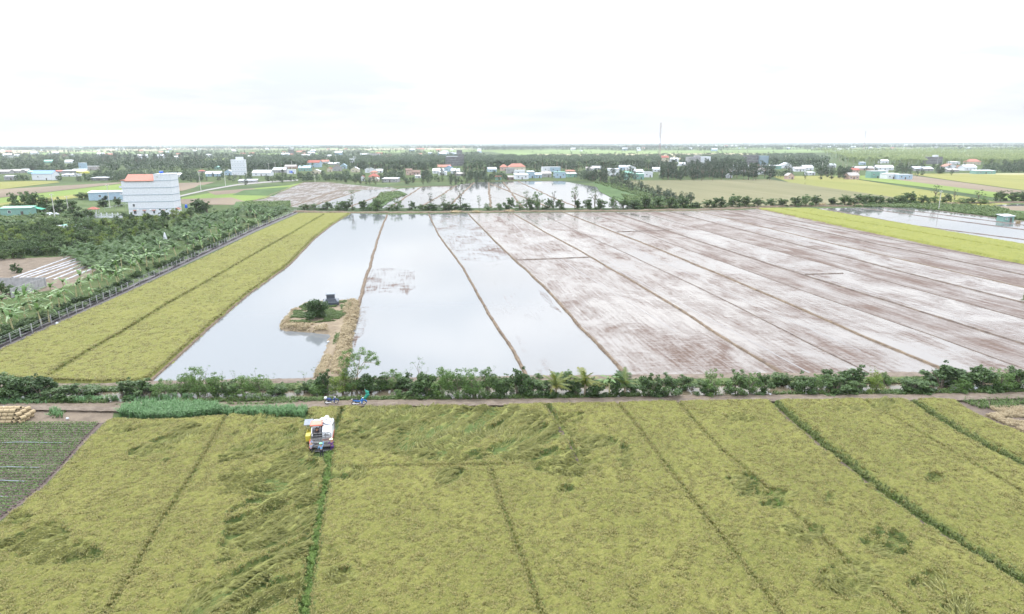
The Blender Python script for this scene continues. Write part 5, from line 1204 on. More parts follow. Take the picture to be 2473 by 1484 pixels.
# utility poles
POLES = [(133, 470, 526), (166, 475, 517), (266, 448, 503), (486, 416, 464), (545, 410, 450), (597, 404, 435), (650, 396, 428), (666, 393, 424), (705, 390, 416), (764, 384, 404), (789, 383, 402), (813, 380, 402), (833, 379, 400), (761, 424, 441), (353, 411, 424), (1530, 398, 428), (1592, 400, 425), (2041, 398, 420), (2192, 394, 416), (2263, 378, 402), (2267, 462, 506), (1985, 392, 412), (1367, 400, 420)]
for i, (x, yt, yb) in enumerate(POLES):
    s = mpx(x, yb); p = P(x, yb); h = (yb - yt) * s * 1.02; lab = {133: 'leaning concrete pole in the yard beside the heap of white sacks', 166: 'thick concrete pole next to the long low bush', 266: 'concrete pole standing in front of the pale blue shed', 486: 'concrete pole at the bend of the grey road', 545: 'tall concrete pole beside the road near the white tower'}.get(x, f'concrete power pole among the far houses, {ordw(i - 4)} pole beyond the road') if x != 2267 else 'thin pole on the far dike between the airy trees'
    t = thing('utility_pole', (p.x, p.y, 0), lab, 'utility pole', 'utility poles')
    lean = U(-.02, .02) * h; b = MB(); b.cyl((0, 0, 0), (lean, 0, h), .22, .14, 7); b.build('shaft', M['pole_concrete'], t)
    b = MB(); b.box((lean * .95, 0, h - .5), (1.8, .12, .14)); b.build('crossarm', M['pole_concrete'], t)
    for k in (-.8, 0, .8): b = MB(); b.cyl((0, 0, 0), (0, 0, .25), .07, .04, 6); b.build('insulator', M['frame_white'], t, loc=(lean * .95 + k, 0, h - .43))

# concrete panel walls, mulch strips and the bare plot
def panelwall(a, c, h, label, n):
    t = thing('concrete_wall', (a.x, a.y, 0), label, 'wall', 'low concrete walls'); L_ = (c - a).length; t.rotation_euler.z = math.atan2(c.y - a.y, c.x - a.x)
    for k in range(n): b = MB(); b.box((0, 0, h / 2), (L_ / n - .16, .1, h)); b.build('panel', M['concrete'], t, loc=(L_ * (k + .5) / n, U(-.02, .02), U(-.02, .02)))
    for k in range(n + 1): b = MB(); b.box((0, 0, h / 2 + .03), (.15, .2, h + .06)); b.build('post', M['grey_wall'], t, loc=(L_ * k / n, 0, 0))
panelwall(P(-50, 694), P(112, 692), 2.3, 'long low grey concrete wall of panels facing the banana plants', 6); panelwall(P(29, 720), P(109, 694), 2.3, 'shorter grey concrete wall meeting the long one at a corner', 5)
STR = [((30, 672), (170, 622)), ((46, 672), (205, 620)), ((62, 672), (225, 618)), ((80, 674), (243, 617)), ((104, 676), (262, 617)), ((128, 676), (280, 617)), ((150, 680), (292, 622))]
M['mulch'] = plain('mulch_plastic', (.26, .265, .29), .45, .3, 1)
for i, (a, c) in enumerate(STR): ridge('mulch_strip', [a, c], M['mulch'], .75, .2, step=1.2, wob=.05, top=.6, kind=None, cat='mulch', label=f'pale plastic mulch strip on the bare plot, {ordw(i + 1)} from the outer edge')
# wire fence along the rice
FL = [(-40, 858), (25, 829), (125, 783), (296, 707), (455, 632), (618, 554), (716, 513)]
t = thing('wire_fence', (0, 0, 0), 'wire and dark net fence on grey concrete posts along the ripe rice field', 'fence')
fp = []; q = [P(*k) for k in FL]
for a, c in zip(q, q[1:]):
    n = max(1, round((c - a).length / 3.1)); fp += [a.lerp(c, k / n) for k in range(n)]
fp.append(q[-1])
b = MB(); b.box((0, 0, .95), (.15, .15, 1.9)); pmh = b.mesh('post', M['grey_wall'])
for p in fp: link('post', pmh, t, (p.x + U(-.1, .1), p.y, 0), U(0, .3))
for z_ in (.5, 1.0, 1.5, 1.8):
    b = MB(); b.tube([Vector((p.x, p.y - .08, z_ + (.04 if i % 2 else -.03))) for i, p in enumerate(fp)], .012, 3, False); b.build('wire', M['steel'], t)
b = MB()
for i, (a, c) in enumerate(zip(fp, fp[1:])):
    h1, h2 = .45 + .2 * math.sin(i * 1.7), .45 + .2 * math.sin(i * 1.7 + 1.7); k = len(b.v); b.add([(a.x, a.y + .03, 0), (c.x, c.y + .03, 0), (c.x, c.y + .05, h2), (a.x, a.y + .05, h1), (a.x, a.y + .07, 0), (c.x, c.y + .07, 0)], [(0, 1, 2, 3), (3, 2, 5, 4)])
b.build('net', M['darksoil'], t)
b = MB(); hp = [P(x, y + 6 + 3 * math.sin(x * .05)) for x, y in [(-40, 862), (25, 833), (75, 812), (125, 788), (180, 762), (240, 737), (296, 711), (400, 664), (500, 615)]]
b.tube([Vector((p.x, p.y, .12)) for p in hp], .05, 5); props(b.build('hose', M['mulch']), 'pale hose lying along the foot of the wire fence', 'hose')
for x, y, lab in ((138, 782, 'round white bag hanging at the wire fence'), (273, 604, None)):
    p = P(x, y, .6); b = MB(); b.ball((0, 0, 0), (.28, .28, .35), 8, 6, .1)
    if lab: props(b.build('bag', M['pale_tin'], loc=p), lab, 'bag')
p = P(400, 586); t = thing('scarecrow', (p.x, p.y, 0), 'white sheet draped on a pole among the young coconut palms', 'scarecrow'); b = MB(); b.cyl((0, 0, 0), (0, 0, 3.6), .05, n=6); b.build('pole', M['bark'], t); b = MB(); b.tube([(0, 0, 1.2), (0, 0, 2.2), (0, 0, 3.2), (0, 0, 3.7)], [.7, .5, .3, .08], 10); b.build('sheet', M['pale_tin'], t)
for i, (x, y) in enumerate([(728, 650), (738, 648)]):
    p = P(x, y)
# tomb on the islet
p = P(799, 747); t = thing('tomb', (p.x, p.y + 1.2, .55), 'tiered dark grey stone tomb on the grassy islet', 'tomb', None, .08); M['tombstone'] = plain('tomb_stone', (.05, .058, .075), .45, .2, 2); M['tombedge'] = plain('tomb_edge', (.15, .17, .20), .5, .15, 2)
for nm, z0, w_, d_, h_ in (('plinth', 0, 3.3, 2.5, .95), ('step', .95, 2.7, 2.0, .22), ('step', 1.17, 2.35, 1.7, .22), ('step', 1.39, 2.1, 1.5, .2)):
    b = MB(); b.box((0, 0, z0 + h_ / 2), (w_, d_, h_)); o = b.build(nm, M['tombstone'], t); b = MB(); b.box((0, 0, z0 + h_ - .02), (w_ + .08, d_ + .08, .05)); b.build('rim', M['tombedge'], o)
b = MB(); b.box((0, 0, 2.0), (1.75, 1.1, .82)); b.build('coffin_box', M['tombstone'], t); b = MB(); b.prism([(-1.05, 2.42), (-1.0, 2.5), (-.7, 2.66), (.7, 2.66), (1.0, 2.5), (1.05, 2.42)], 'y', -.7, .7); b.build('lid', M['tombedge'], t)
for sx in (-1.55, 1.55):
    for sy in (-1.15, 1.15): b = MB(); b.box((sx, sy, 1.1), (.18, .18, .3)); b.build('corner_post', M['tombedge'], t)
# round straw bales in a stack
M['bale'] = plain('baled_straw', (.29, .225, .135), .95, .35, 9, 0, .8)
def balemesh(seed):
    rg = random.Random(seed); b = MB(); n = 12; L_ = .72; R_ = .27
    for i, x in enumerate((-.5, -.46, -.2, .2, .46, .5)):
        for k in range(n): a = 2 * PI * k / n; r = R_ * ((.82, 1, 1.02, 1.02, 1, .82)[i]) * rg.uniform(.95, 1.05); b.v.append((x * L_, r * math.cos(a), r * math.sin(a)))
    for i in range(5):
        for k in range(n): b.f.append((i * n + k, i * n + (k + 1) % n, (i + 1) * n + (k + 1) % n, (i + 1) * n + k))
    b.f.append(tuple(range(n))); b.f.append(tuple(range(5 * n, 6 * n))[::-1]); b.mi = [0] * len(b.f); return b.mesh('straw_bale', M['bale'], True)
BM = [balemesh(i) for i in range(3)]; o0 = P(-6, 1024); d1 = (P(80, 1022) - o0).normalized(); nb = 0; ang = math.atan2(d1.y, d1.x); d2 = Vector((-d1.y, d1.x, 0))
for tier in range(4):
    for row in range(3 - (tier > 2)):
        for c_ in range(-5, 6 - tier):
            q = o0 + d1 * (c_ * .75 + tier * .18) + d2 * (row * .95 + tier * .1) ; nb += 1
            if c_ * .75 + tier * .1 > 3.6: continue
            o = link('straw_bale', random.choice(BM), None, (q.x, q.y, .27 + tier * .45), ang + U(-.06, .06) + (PI / 2 if c_ > 2 else 0) * .7)
            props(o, ['round straw bale in the bottom tier of the stack by the vegetable rows', 'round straw bale in the second tier of the stack by the vegetable rows', 'round straw bale in the third tier of the stack by the vegetable rows', 'round straw bale on top of the stack by the vegetable rows'][tier], 'straw bale', f'straw bales of tier {("one", "two", "three", "four")[tier]}')
def heap(x, y, w, h, label, mat='straw'):
    p = P(x, y); s = mpx(x, y); b = MB(); rg = random.Random(int(x)); w_ = w * s
    v, f = leafquads(np.array([(rg.gauss(0, w_ * .22), rg.gauss(0, w_ * .12), rg.random() ** 1.5 * h * s) for _ in range(700)]), .5, aspect=4)
    b.ball((0, 0, 0), (w_ * .42, w_ * .22, h * s * .8), 12, 8, .12); me = b.mesh('straw_heap', M['bale']); t = thing('straw_heap', (p.x, p.y, .3), label, 'straw heap', 'straw heaps on the far dike'); link('core', me, t); link('loose_straw', npmesh('loose_straw', v, f, M['straw']), t)
for i, (x, y, w, h) in enumerate([(1590, 503, 22, 5), (1612, 503, 20, 5), (1985, 497, 26, 5), (2012, 497, 22, 4), (2052, 497, 26, 6), (2075, 498, 20, 4), (1100, 514, 30, 4), (1150, 514, 24, 4), (1230, 512, 26, 4)]): heap(x, y, w, h, f'tan heap of straw on the far earth dike, {ordw(i + 1)} heap built up along it')
# litter along the track
for i, (x, y, r, lab) in enumerate([(46, 968, .35, 'white plastic bag in the weeds beyond the straw bales'), (8, 985, .22, 'small white litter at the top of the straw bales'), (163, 1012, .2, 'white plastic scrap on the soil beside the vegetable rows'), (1205, 958, .3, 'white foam litter at the foot of the canal shrubs'), (793, 827, .25, 'white plastic bag on the causeway'), (2395, 940, .55, 'large white sack dumped at the canal near the last shrubs'), (2355, 942, .4, 'dirty pale sack on the canal edge'), (2300, 945, .3, 'white plastic sheet caught at the canal edge'), (2255, 945, .25, 'scrap of white foam between two canal shrubs'), (1640, 948, .25, 'white scrap floating on the canal weeds'), (2230, 961, .12, 'tiny white scrap on the dirt track'), (1860, 953, .15, 'white scrap on the track verge')]):
    p = P(x, y, .2); b = MB(); b.ball((0, 0, 0), (r, r * .8, r * .7), 7, 5, .25); props(b.build('litter', M['pale_tin'], loc=(p.x, p.y, .2 + r * .3)), lab, 'litter')
# hand net hung up by the motorbikes
p = P(878, 966, .3); t = thing('fishing_net', (p.x + .3, p.y, .3), 'green fishing net hung on a stick behind the blue motorbike', 'fishing net'); M['net'] = plain('green_net', (.015, .17, .12), .8, .3, 8)
b = MB(); b.cyl((0, 0, 0), (-.1, .2, 1.6), .03, n=5); b.build('stick', M['bark'], t); b = MB(); b.tube([(-.1, .2, 1.5), (.0, .2, 1.3), (.28, .15, 1.0), (.32, .1, .75), (.0, 0, .35), (-.45, 0, .08)], [.03, .08, .28, .30, .2, .08], 9); b.build('mesh_bag', M['net'], t)
# stilt hut by the right-hand fields
house(2418, 2452, 520, 536, 'shed', 'teal_wall', 'tin', 'small teal hut with a tin roof beside the far flooded fields', d=3.5, name='hut', cat='hut'); heap(2458, 541, 14, 6, 'small round straw heap beside the teal hut')

# ------------------------------------------------------------------ motorbikes
def motorbike(x, y, body, seat, label, s=1.0, rz=0.0, basket=False):
    p = P(x, y, .38); t = thing('motorbike', (p.x, p.y, .38), label, 'motorbike', 'motorbikes parked on the track', rz, s)
    pm('tyre', (.02, .02, .02), .8); pm('chrome', (.6, .6, .62), .25, .05, 2, .9)
    for wx in (-.62, .62):
        b = MB(); b.torus((0, 0, 0), .27, .045, 'y', 20, 6); w = b.build('wheel', M['tyre'], t, loc=(wx, 0, .315))
        b = MB(); b.torus((0, 0, 0), .22, .02, 'y', 16, 4); b.cyl((0, -.06, 0), (0, .06, 0), .05, n=8)
        for k in range(6): a = PI * k / 3; b.cyl((0, 0, 0), (.21 * math.cos(a), 0, .21 * math.sin(a)), .009, n=3)
        b.build('rim', M['chrome'], w)
    b = MB(); b.tube([(-.62, -.09, .315), (-.1, -.09, .35), (.12, 0, .42), (.38, 0, .86)], [.025, .04, .045, .035], 6); b.tube([(-.62, .09, .315), (-.1, .09, .35)], .03, 6); b.build('frame', M['tyre'], t)
    b = MB(); b.box((-.02, 0, .36), (.34, .22, .24)); b.cyl((.1, -.0, .38), (.28, 0, .42), .09, n=8); b.build('engine', M['chrome'], t)
    b = MB(); b.tube([(-.78, 0, .70), (-.5, 0, .66), (-.1, 0, .56), (.08, 0, .50)], [.06, .13, .14, .09], 8); b.tube([(.08, 0, .5), (.3, 0, .62), (.44, 0, .84)], [.09, .10, .12], 8); b.build('body_panel', body, t, smooth=True)
    b = MB(); b.prism([(.24, .26), (.40, .30), (.50, .84), (.40, .90)], 'y', -.19, -.13); b.prism([(.24, .26), (.40, .30), (.50, .84), (.40, .90)], 'y', .13, .19); b.build('leg_shield', body, t)
    b = MB(); b.tube([(-.8, 0, .80), (-.5, 0, .80), (-.2, 0, .76), (.02, 0, .72)], [.07, .12, .13, .07], 8); b.build('seat', seat, t, smooth=True)
    b = MB(); b.cyl((.62, -.07, .315), (.46, -.07, .84), .025, n=6); b.cyl((.62, .07, .315), (.46, .07, .84), .025, n=6); b.build('fork', M['chrome'], t)
    b = MB(); b.tube([(.62 + .34 * math.cos(a), 0, .315 + .34 * math.sin(a)) for a in np.linspace(.3, 2.4, 7)], .06, 5); b.build('front_mudguard', body, t)
    b = MB(); b.tube([(.30, -.34, 1.02), (.40, -.15, .98), (.42, 0, .95), (.40, .15, .98), (.30, .34, 1.02)], .018, 6); b.build('handlebar', M['tyre'], t)
    b = MB(); b.ball((.5, 0, .93), (.09, .10, .09), 10, 6); b.build('headlight', M['chrome'], t)
    for sy in (-.22, .22): b = MB(); b.cyl((.38, sy, 1.0), (.34, sy * 1.5, 1.2), .01, n=4); b.ball((.34, sy * 1.5, 1.22), (.02, .06, .045), 8, 5); b.build('mirror', M['chrome'], t)
    b = MB(); b.tube([(.0, -.14, .26), (-.35, -.17, .26), (-.8, -.18, .34)], [.03, .045, .05], 7); b.build('exhaust', M['chrome'], t)
    b = MB(); b.box((-.84, 0, .84), (.22, .2, .03)); b.build('rack', M['chrome'], t); b = MB(); b.box((-.86, 0, .70), (.05, .12, .07)); b.build('tail_light', M['red_sheet'], t)
    if basket: b = MB(); b.box((-.74, 0, .92), (.3, .42, .2)); b.build('rear_box', M['pale_tin'], t)
pm('bike_blue', (.02, .13, .40), .3, .1, 3); pm('bike_navy', (.02, .04, .14), .3, .1, 3); pm('black_seat', (.015, .015, .018), .6)
motorbike(867.5, 979, M['bike_blue'], M['black_seat'], 'bright blue motorbike parked on the dirt track next to the green net', 1.08, .02)
motorbike(801, 976, M['bike_navy'], M['bike_navy'], 'older navy motorbike with whitish exhaust parked further left on the track', 1.02, .03, True)

# ------------------------------------------------------------------ people
def skin(name, pts, edges, rad, mat, parent, root=0, sub=1):
    me = bpy.data.meshes.new(name); me.from_pydata([tuple(p) for p in pts], edges, []); me.materials.append(mat); o = link(name, me, parent)
    md = o.modifiers.new('skin', 'SKIN'); md.use_smooth_shade = True
    sv = me.skin_vertices[0].data if me.skin_vertices else None
    if sv is None:
        bm = __import__('bmesh').new(); bm.from_mesh(me); bm.verts.layers.skin.verify(); bm.to_mesh(me); bm.free(); sv = me.skin_vertices[0].data
    for i, r in enumerate(rad): sv[i].radius = (r, r) if isinstance(r, (int, float)) else r
    sv[root].use_root = True
    if sub: s_ = o.modifiers.new('smooth', 'SUBSURF'); s_.levels = sub; s_.render_levels = sub
    return o
pm('skin_tone', (.28, .16, .10), .6, .1, 3); pm('hair_black', (.012, .01, .01), .5)
def person(loc, rz, label, shirt, trouser, hat=None, lean=0.0, arms=((.28, .0, .85), (.28, .0, .85)), sit=False, scale=1.0, sleeve=True):
    """arms: (out, forward, hand height) for left and right; figure faces +Y"""
    t = thing('person', loc, label, 'person', None, rz, scale)
    ln = lambda z: math.sin(lean) * max(0, z - .9); dz = lambda z: -(1 - math.cos(lean)) * max(0, z - .9)
    def B(x, y, z): return Vector((x, y + ln(z), z + dz(z)))
    hipz = .9
    if sit: kneeL, kneeR, ftL, ftR = (-.12, .42, .88), (.12, .42, .88), (-.12, .45, .45), (.12, .45, .45)
    else: kneeL, kneeR, ftL, ftR = (-.10, .05, .48), (.12, .0, .48), (-.12, .02, .06), (.15, -.06, .06)
    pts = [B(0, 0, hipz), B(0, 0, 1.12), B(0, 0, 1.36), B(0, .01, 1.47), B(0, .03, 1.58), B(0, .05, 1.68), Vector((-.09, 0, .86)), Vector(kneeL), Vector(ftL), Vector(ftL) + Vector((0, .16, -.03)), Vector((.09, 0, .86)), Vector(kneeR), Vector(ftR), Vector(ftR) + Vector((0, .16, -.03))]
    rad = [(.14, .10), (.125, .095), (.15, .10), .05, .09, .075, .085, .06, .04, .035, .085, .06, .04, .035]
    ed = [(0, 1), (1, 2), (2, 3), (3, 4), (4, 5), (0, 6), (6, 7), (7, 8), (8, 9), (0, 10), (10, 11), (11, 12), (12, 13)]
    shp = [pts[0], pts[1], pts[2]]; shr = [(.15, .115), (.14, .11), (.165, .115)]; she = [(0, 1), (1, 2)]
    for sd_, (ou, fo, hh) in ((-1, arms[0]), (1, arms[1])):
        sh = B(sd_ * .19, 0, 1.38); hand = Vector((sd_ * ou, fo + ln(1.2), hh)); el = (sh + hand) / 2 + Vector((sd_ * .06, -.03, -.02)); k = len(pts)
        tip = hand + (hand - el).normalized() * .1
        pts += [sh, el, hand, tip]; rad += [.055, .042, .032, .03]; ed += [(2, k), (k, k + 1), (k + 1, k + 2), (k + 2, k + 3)]
        # five fingers rooted in the palm
        dr = (hand - el).normalized(); sdv = dr.cross(Vector((0, 1, 0.3))).normalized()
        k2 = len(shp); shp += [sh, el, el.lerp(hand, .8)]; shr += [.07, .055, .042]; she += [(2, k2), (k2, k2 + 1), (k2 + 1, k2 + 2)]
        b = MB()
        for j in range(4): o_ = sdv * (-.028 + .019 * j); l_ = (.06, .072, .075, .055)[j]; b.tube([hand + o_ + dr * .06, hand + o_ + dr * (.06 + l_ * .6), hand + o_ + dr * (.06 + l_) + Vector((0, .012, -.01))], [.010, .009, .007], 5)
        b.tube([hand + sdv * .03, hand + sdv * .06 + dr * .04, hand + sdv * .058 + dr * .075], [.012, .010, .008], 5); b.build('fingers', M['skin_tone'], t)
    skin('body', pts, ed, rad, M['skin_tone'], t)
    skin('shirt', shp, she, shr, shirt, t)
    trp = [pts[0], pts[6], pts[7], pts[7].lerp(pts[8], .85), pts[10], pts[11], pts[11].lerp(pts[12], .85)]
    skin('trousers', trp, [(0, 1), (1, 2), (2, 3), (0, 4), (4, 5), (5, 6)], [(.155, .12), .10, .08, .07, .10, .08, .07], trouser, t)
    hd = B(0, .045, 1.62)
    b = MB(); b.ball(hd + Vector((0, -.02, .04)), (.092, .105, .10), 10, 6); b.build('hair', M['hair_black'], t, smooth=True)
    b = MB(); b.ball(hd + Vector((0, .105, -.02)), (.014, .022, .02), 6, 4); b.build('nose', M['skin_tone'], t)
    for sx in (-1, 1):
        b = MB(); b.ball(hd + Vector((sx * .035, .092, .01)), (.014, .01, .009), 6, 4); b.build('eye', M['hair_black'], t)
        b = MB(); b.ball(hd + Vector((sx * .092, 0, -.01)), (.014, .025, .035), 6, 4); b.build('ear', M['skin_tone'], t)
    b = MB(); b.ball(hd + Vector((0, .09, -.055)), (.025, .01, .006), 6, 4); b.build('mouth', M['red_tile'], t)
    if hat:
        kind, mat = hat; b = MB(); q = hd + Vector((0, -.01, 0))
        if kind == 'cone': b.tube([q + Vector((0, 0, .045)), q + Vector((0, 0, .055)), q + Vector((0, 0, .24))], [.23, .235, .008], 20, False)
        else: b.tube([q + Vector((0, 0, .06)), q + Vector((0, 0, .07)), q + Vector((0, 0, .08)), q + Vector((0, 0, .17)), q + Vector((0, 0, .19))], [.20, .20, .11, .095, .03], 16)
        b.build('hat', mat, t, smooth=False)
    return t
pm('shirt_blue', (.16, .32, .55), .8, .12, 6, 0, .3); pm('trouser_black', (.012, .012, .02), .8); pm('shirt_purple', (.10, .03, .17), .8, .3, 9, 0, .3); pm('trouser_purple', (.06, .02, .14), .8, .3, 9); pm('shirt_greyblue', (.16, .18, .24), .8, .15, 6, 0, .3); pm('hat_green', (.20, .50, .32), .7); pm('hat_straw', (.62, .50, .34), .7); pm('shirt_dark', (.02, .02, .03), .8)
p = P(777, 1104); person((p.x, p.y, 0), .05, 'person in a light blue shirt and green hat, one arm raised to the harvester', M['shirt_blue'], M['trouser_black'], ('sun', M['hat_green']), .05, ((.36, .1, .95), (.26, .25, 1.95)), scale=.98)
p = P(803, 1094); person((p.x, p.y, 0), .6, 'person in purple clothes and a pale conical hat beside the harvester', M['shirt_purple'], M['trouser_purple'], ('cone', M['hat_straw']), .12, ((.30, .42, 1.05), (.28, .3, 1.0)), scale=1.0)
p = P(752, 1101); person((p.x, p.y, 0), -.15, 'person in a grey-blue jacket and black trousers bending to the harvester reel', M['shirt_greyblue'], M['trouser_black'], ('sun', M['shirt_greyblue']), .6, ((.25, .7, .95), (.25, .7, .95)), scale=.98)
p = P(1944, 446); person((p.x, p.y, 0), 1, 'tiny lone person standing in the far stubble field', M['shirt_dark'], M['trouser_black'], None, 0)
p = P(1928, 500); person((p.x, p.y, .4), 1, 'distant person in a white shirt on the far dike', M['white_wall'], M['trouser_black'], None, 0)

# ------------------------------------------------------------------ combine harvester
pm('harvester_white', (.66, .68, .72), .35, .06, 1.5); pm('harvester_red', (.50, .055, .03), .4, .1, 1.5); pm('canopy_red', (.55, .17, .12), .5, .1, 2); pm('harvester_yellow', (.38, .33, .04), .5, .15, 2); pm('rubber', (.02, .02, .02), .85); pm('dark_steel', (.06, .06, .065), .5, .3, 3, .5, .2); pm('worn_steel', (.30, .30, .30), .45, .3, 4, .6); pm('grey_cloth', (.17, .19, .22), .8, .2, 3); pm('sack_white', (.62, .62, .64), .85, .15, 8, 0, .3)
p = P(773, 1099); HV = thing('combine_harvester', (p.x, p.y + 1.55, 0), 'white and red combine harvester with a red canopy cutting the flattened rice', 'harvester', None, .02, .97)
def hp_(name, mat, fn, parent=HV, **k): b = MB(); fn(b); return b.build(name, mat, parent, **k)
for sx in (-1, 1):
    tr = hp_('track', M['rubber'], lambda b: b.prism([(1.0, .12), (1.3, 0), (3.6, 0), (3.95, .3), (3.8, .62), (1.2, .62), (.9, .35)], 'x', sx * .72 - .22, sx * .72 + .22))
    for k in range(4): hp_('roller', M['worn_steel'], lambda b: b.cyl((sx * .72 - .24, 1.4 + .7 * k, .25), (sx * .72 + .24, 1.4 + .7 * k, .25), .17, n=10), tr)
hp_('chassis', M['harvester_red'], lambda b: b.box((0, 2.4, .78), (2.1, 3.1, .34)))
hp_('thresher_body', M['harvester_white'], lambda b: b.prism([(1.0, .95), (4.2, .95), (4.2, 1.9), (3.6, 2.25), (1.5, 2.25), (1.0, 1.75)], 'x', .12, 1.12))
hp_('side_panel', M['harvester_white'], lambda b: b.prism([(.7, .9), (4.3, .9), (4.35, 2.0), (3.7, 2.42), (1.3, 2.35), (.7, 1.7)], 'x', 1.13, 1.27))
hp_('side_stripe', M['harvester_red'], lambda b: b.prism([(.6, .55), (4.2, .55), (4.25, .88), (.6, .88)], 'x', 1.06, 1.29))
fp_ = hp_('front_panel', M['harvester_white'], lambda b: b.box((.62, .94, 1.45), (1.0, .1, .8)))
hp_('grille', M['dark_steel'], lambda b: [b.box((.62, .88, 1.32 + .05 * k), (.6, .03, .02)) for k in range(5)], fp_)
hp_('hand_slot', M['dark_steel'], lambda b: b.box((.62, .88, 1.7), (.25, .02, .05)), fp_)
hp_('body_seam', M['dark_steel'], lambda b: b.tube([(.93, 1.2, 2.0), (.93, 1.5, 2.27), (.93, 3.6, 2.27)], .015, 4))
hp_('platform', M['dark_steel'], lambda b: b.box((-.55, 1.5, 1.0), (1.3, 2.2, .1)))
hp_('rear_tank', M['harvester_white'], lambda b: b.prism([(2.3, 1.0), (4.2, 1.0), (4.2, 2.1), (2.3, 2.1)], 'x', -1.15, .08))
hp_('left_panel', M['harvester_white'], lambda b: b.prism([(.8, .9), (2.4, .9), (2.4, 2.0), (1.6, 2.0), (.8, 1.3)], 'x', -1.22, -1.12))
hp_('operator_seat', M['rubber'], lambda b: (b.box((-.55, 1.55, 1.42), (.5, .5, .14)), b.box((-.55, 1.85, 1.72), (.5, .12, .6)), b.box((-.55, 1.55, 1.2), (.25, .25, .35))))
hp_('console', M['dark_steel'], lambda b: (b.box((-.55, .85, 1.4), (.8, .18, .6)), b.cyl((-.75, .85, 1.7), (-.75, .95, 1.95), .02, n=5), b.cyl((-.35, .85, 1.7), (-.35, .95, 1.95), .02, n=5)))
cn = hp_('canopy', M['canopy_red'], lambda b: b.prism([(-.72, 2.78), (-.6, 2.9), (.6, 2.9), (.72, 2.78), (.66, 2.74), (-.66, 2.74)], 'y', .7, 2.1), loc=(-.55, 0, .0))
for sx in (-1.1, .02):
    hp_('canopy_post', M['worn_steel'], lambda b: b.cyl((sx, 2.0, 1.0), (sx, 1.95, 2.78), .03, n=6))
hp_('canopy_front', M['canopy_red'], lambda b: b.box((-.55, .68, 2.80), (1.3, .06, .08)))
hp_('yellow_bin', M['harvester_yellow'], lambda b: (b.prism([(.3, 1.0), (1.3, .9), (1.45, 1.5), (1.2, 1.75), (.25, 1.7)], 'x', -1.8, -1.24)))
hp_('yellow_tray', M['harvester_yellow'], lambda b: (b.box((-1.52, 1.95, 1.45), (.5, .9, .06)), b.box((-1.75, 1.95, 1.6), (.05, .9, .35)), b.box((-1.28, 1.95, 1.6), (.05, .9, .35)), b.box((-1.52, 2.38, 1.6), (.5, .05, .35))))
hp_('shade_cloth', M['grey_cloth'], lambda b: b.prism([(2.2, 2.3), (3.6, 2.5), (3.6, 2.55), (2.2, 2.35)], 'x', -2.15, -1.1))
for sy in (2.3, 3.5): hp_('shade_pole', M['worn_steel'], lambda b: b.cyl((-1.25, sy, 1.2), (-2.0, sy, 2.3 + (sy - 2.3) * .15), .025, n=5))
# cutting head
hp_('feeder_housing', M['dark_steel'], lambda b: b.prism([(.0, .35), (1.1, .85), (1.1, 1.35), (.0, 1.0)], 'x', -.75, .1))
hp_('header_back', M['dark_steel'], lambda b: (b.box((0, .02, .62), (2.5, .08, .75)), b.box((0, -.02, 1.0), (2.5, .06, .06))))
hp_('header_floor', M['dark_steel'], lambda b: b.box((0, -.45, .2), (2.5, .95, .06)))
hp_('auger', M['worn_steel'], lambda b: (b.cyl((-1.2, -.25, .48), (1.2, -.25, .48), .16, n=10), [b.torus((-1.1 + .22 * k, -.25, .48), .2, .025, 'x', 12, 4) for k in range(11)]))
for sx in (-1, 1): hp_('header_side', M['harvester_red'], lambda b: b.prism([(.2, .15), (.2, 1.05), (-.4, .95), (-1.3, .25), (-1.35, .1)], 'x', sx * 1.27 - .04, sx * 1.27 + .04))
hp_('cutter_bar', M['worn_steel'], lambda b: (b.box((0, -.95, .18), (2.45, .08, .04)), [b.prism([(-1.2 + .1 * k - .03, -1.0), (-1.2 + .1 * k + .03, -1.0), (-1.2 + .1 * k, -1.12)], 'z', .17, .2) for k in range(25)]))
for k in range(6):
    a = 2 * PI * k / 6 + .3; cy_, cz_ = -.55 + .42 * math.cos(a), 1.12 + .42 * math.sin(a)
    br = hp_('reel_bar', M['worn_steel'], lambda b: b.box((0, cy_, cz_), (2.3, .05, .07)))
    hp_('tines', M['dark_steel'], lambda b: [b.cyl((-1.1 + .11 * q_, cy_, cz_), (-1.1 + .11 * q_, cy_ + .04, cz_ - .2), .008, n=3) for q_ in range(21)], br)
for sx in (-1.12, 0, 1.12): hp_('reel_spider', M['dark_steel'], lambda b: [b.box((sx, -.55 + .21 * math.cos(2 * PI * k / 6 + .3), 1.12 + .21 * math.sin(2 * PI * k / 6 + .3)), (.03, .42, .04), rx=2 * PI * k / 6 + .3) for k in range(6)])
hp_('reel_shaft', M['worn_steel'], lambda b: b.cyl((-1.25, -.55, 1.12), (1.25, -.55, 1.12), .05, n=8))
for sx in (-1.26, 1.26): hp_('reel_arm', M['harvester_red' if sx < 0 else 'worn_steel'], lambda b: b.tube([(sx, .3, 1.25), (sx, -.2, 1.3), (sx, -.55, 1.12)], .05, 5))
gr = hp_('guard_rail', M['worn_steel'], lambda b: (b.box((0, .32, 1.35), (2.3, .05, .06)), b.box((0, .32, 1.62), (2.3, .05, .06)), b.box((0, .30, 1.95), (2.3, .05, .07))))
for k in range(5): hp_('guard_upright', M['dark_steel'], lambda b: b.box((-1.12 + .56 * k, .34, 1.5), (.05, .04, .95)))
hp_('discharge_pipe', M['worn_steel'], lambda b: b.tube([(1.35, 3.6, .9), (1.38, 3.7, 1.8), (1.38, 3.0, 2.4), (1.3, 1.4, 2.45)], [.09, .09, .09, .11], 8))
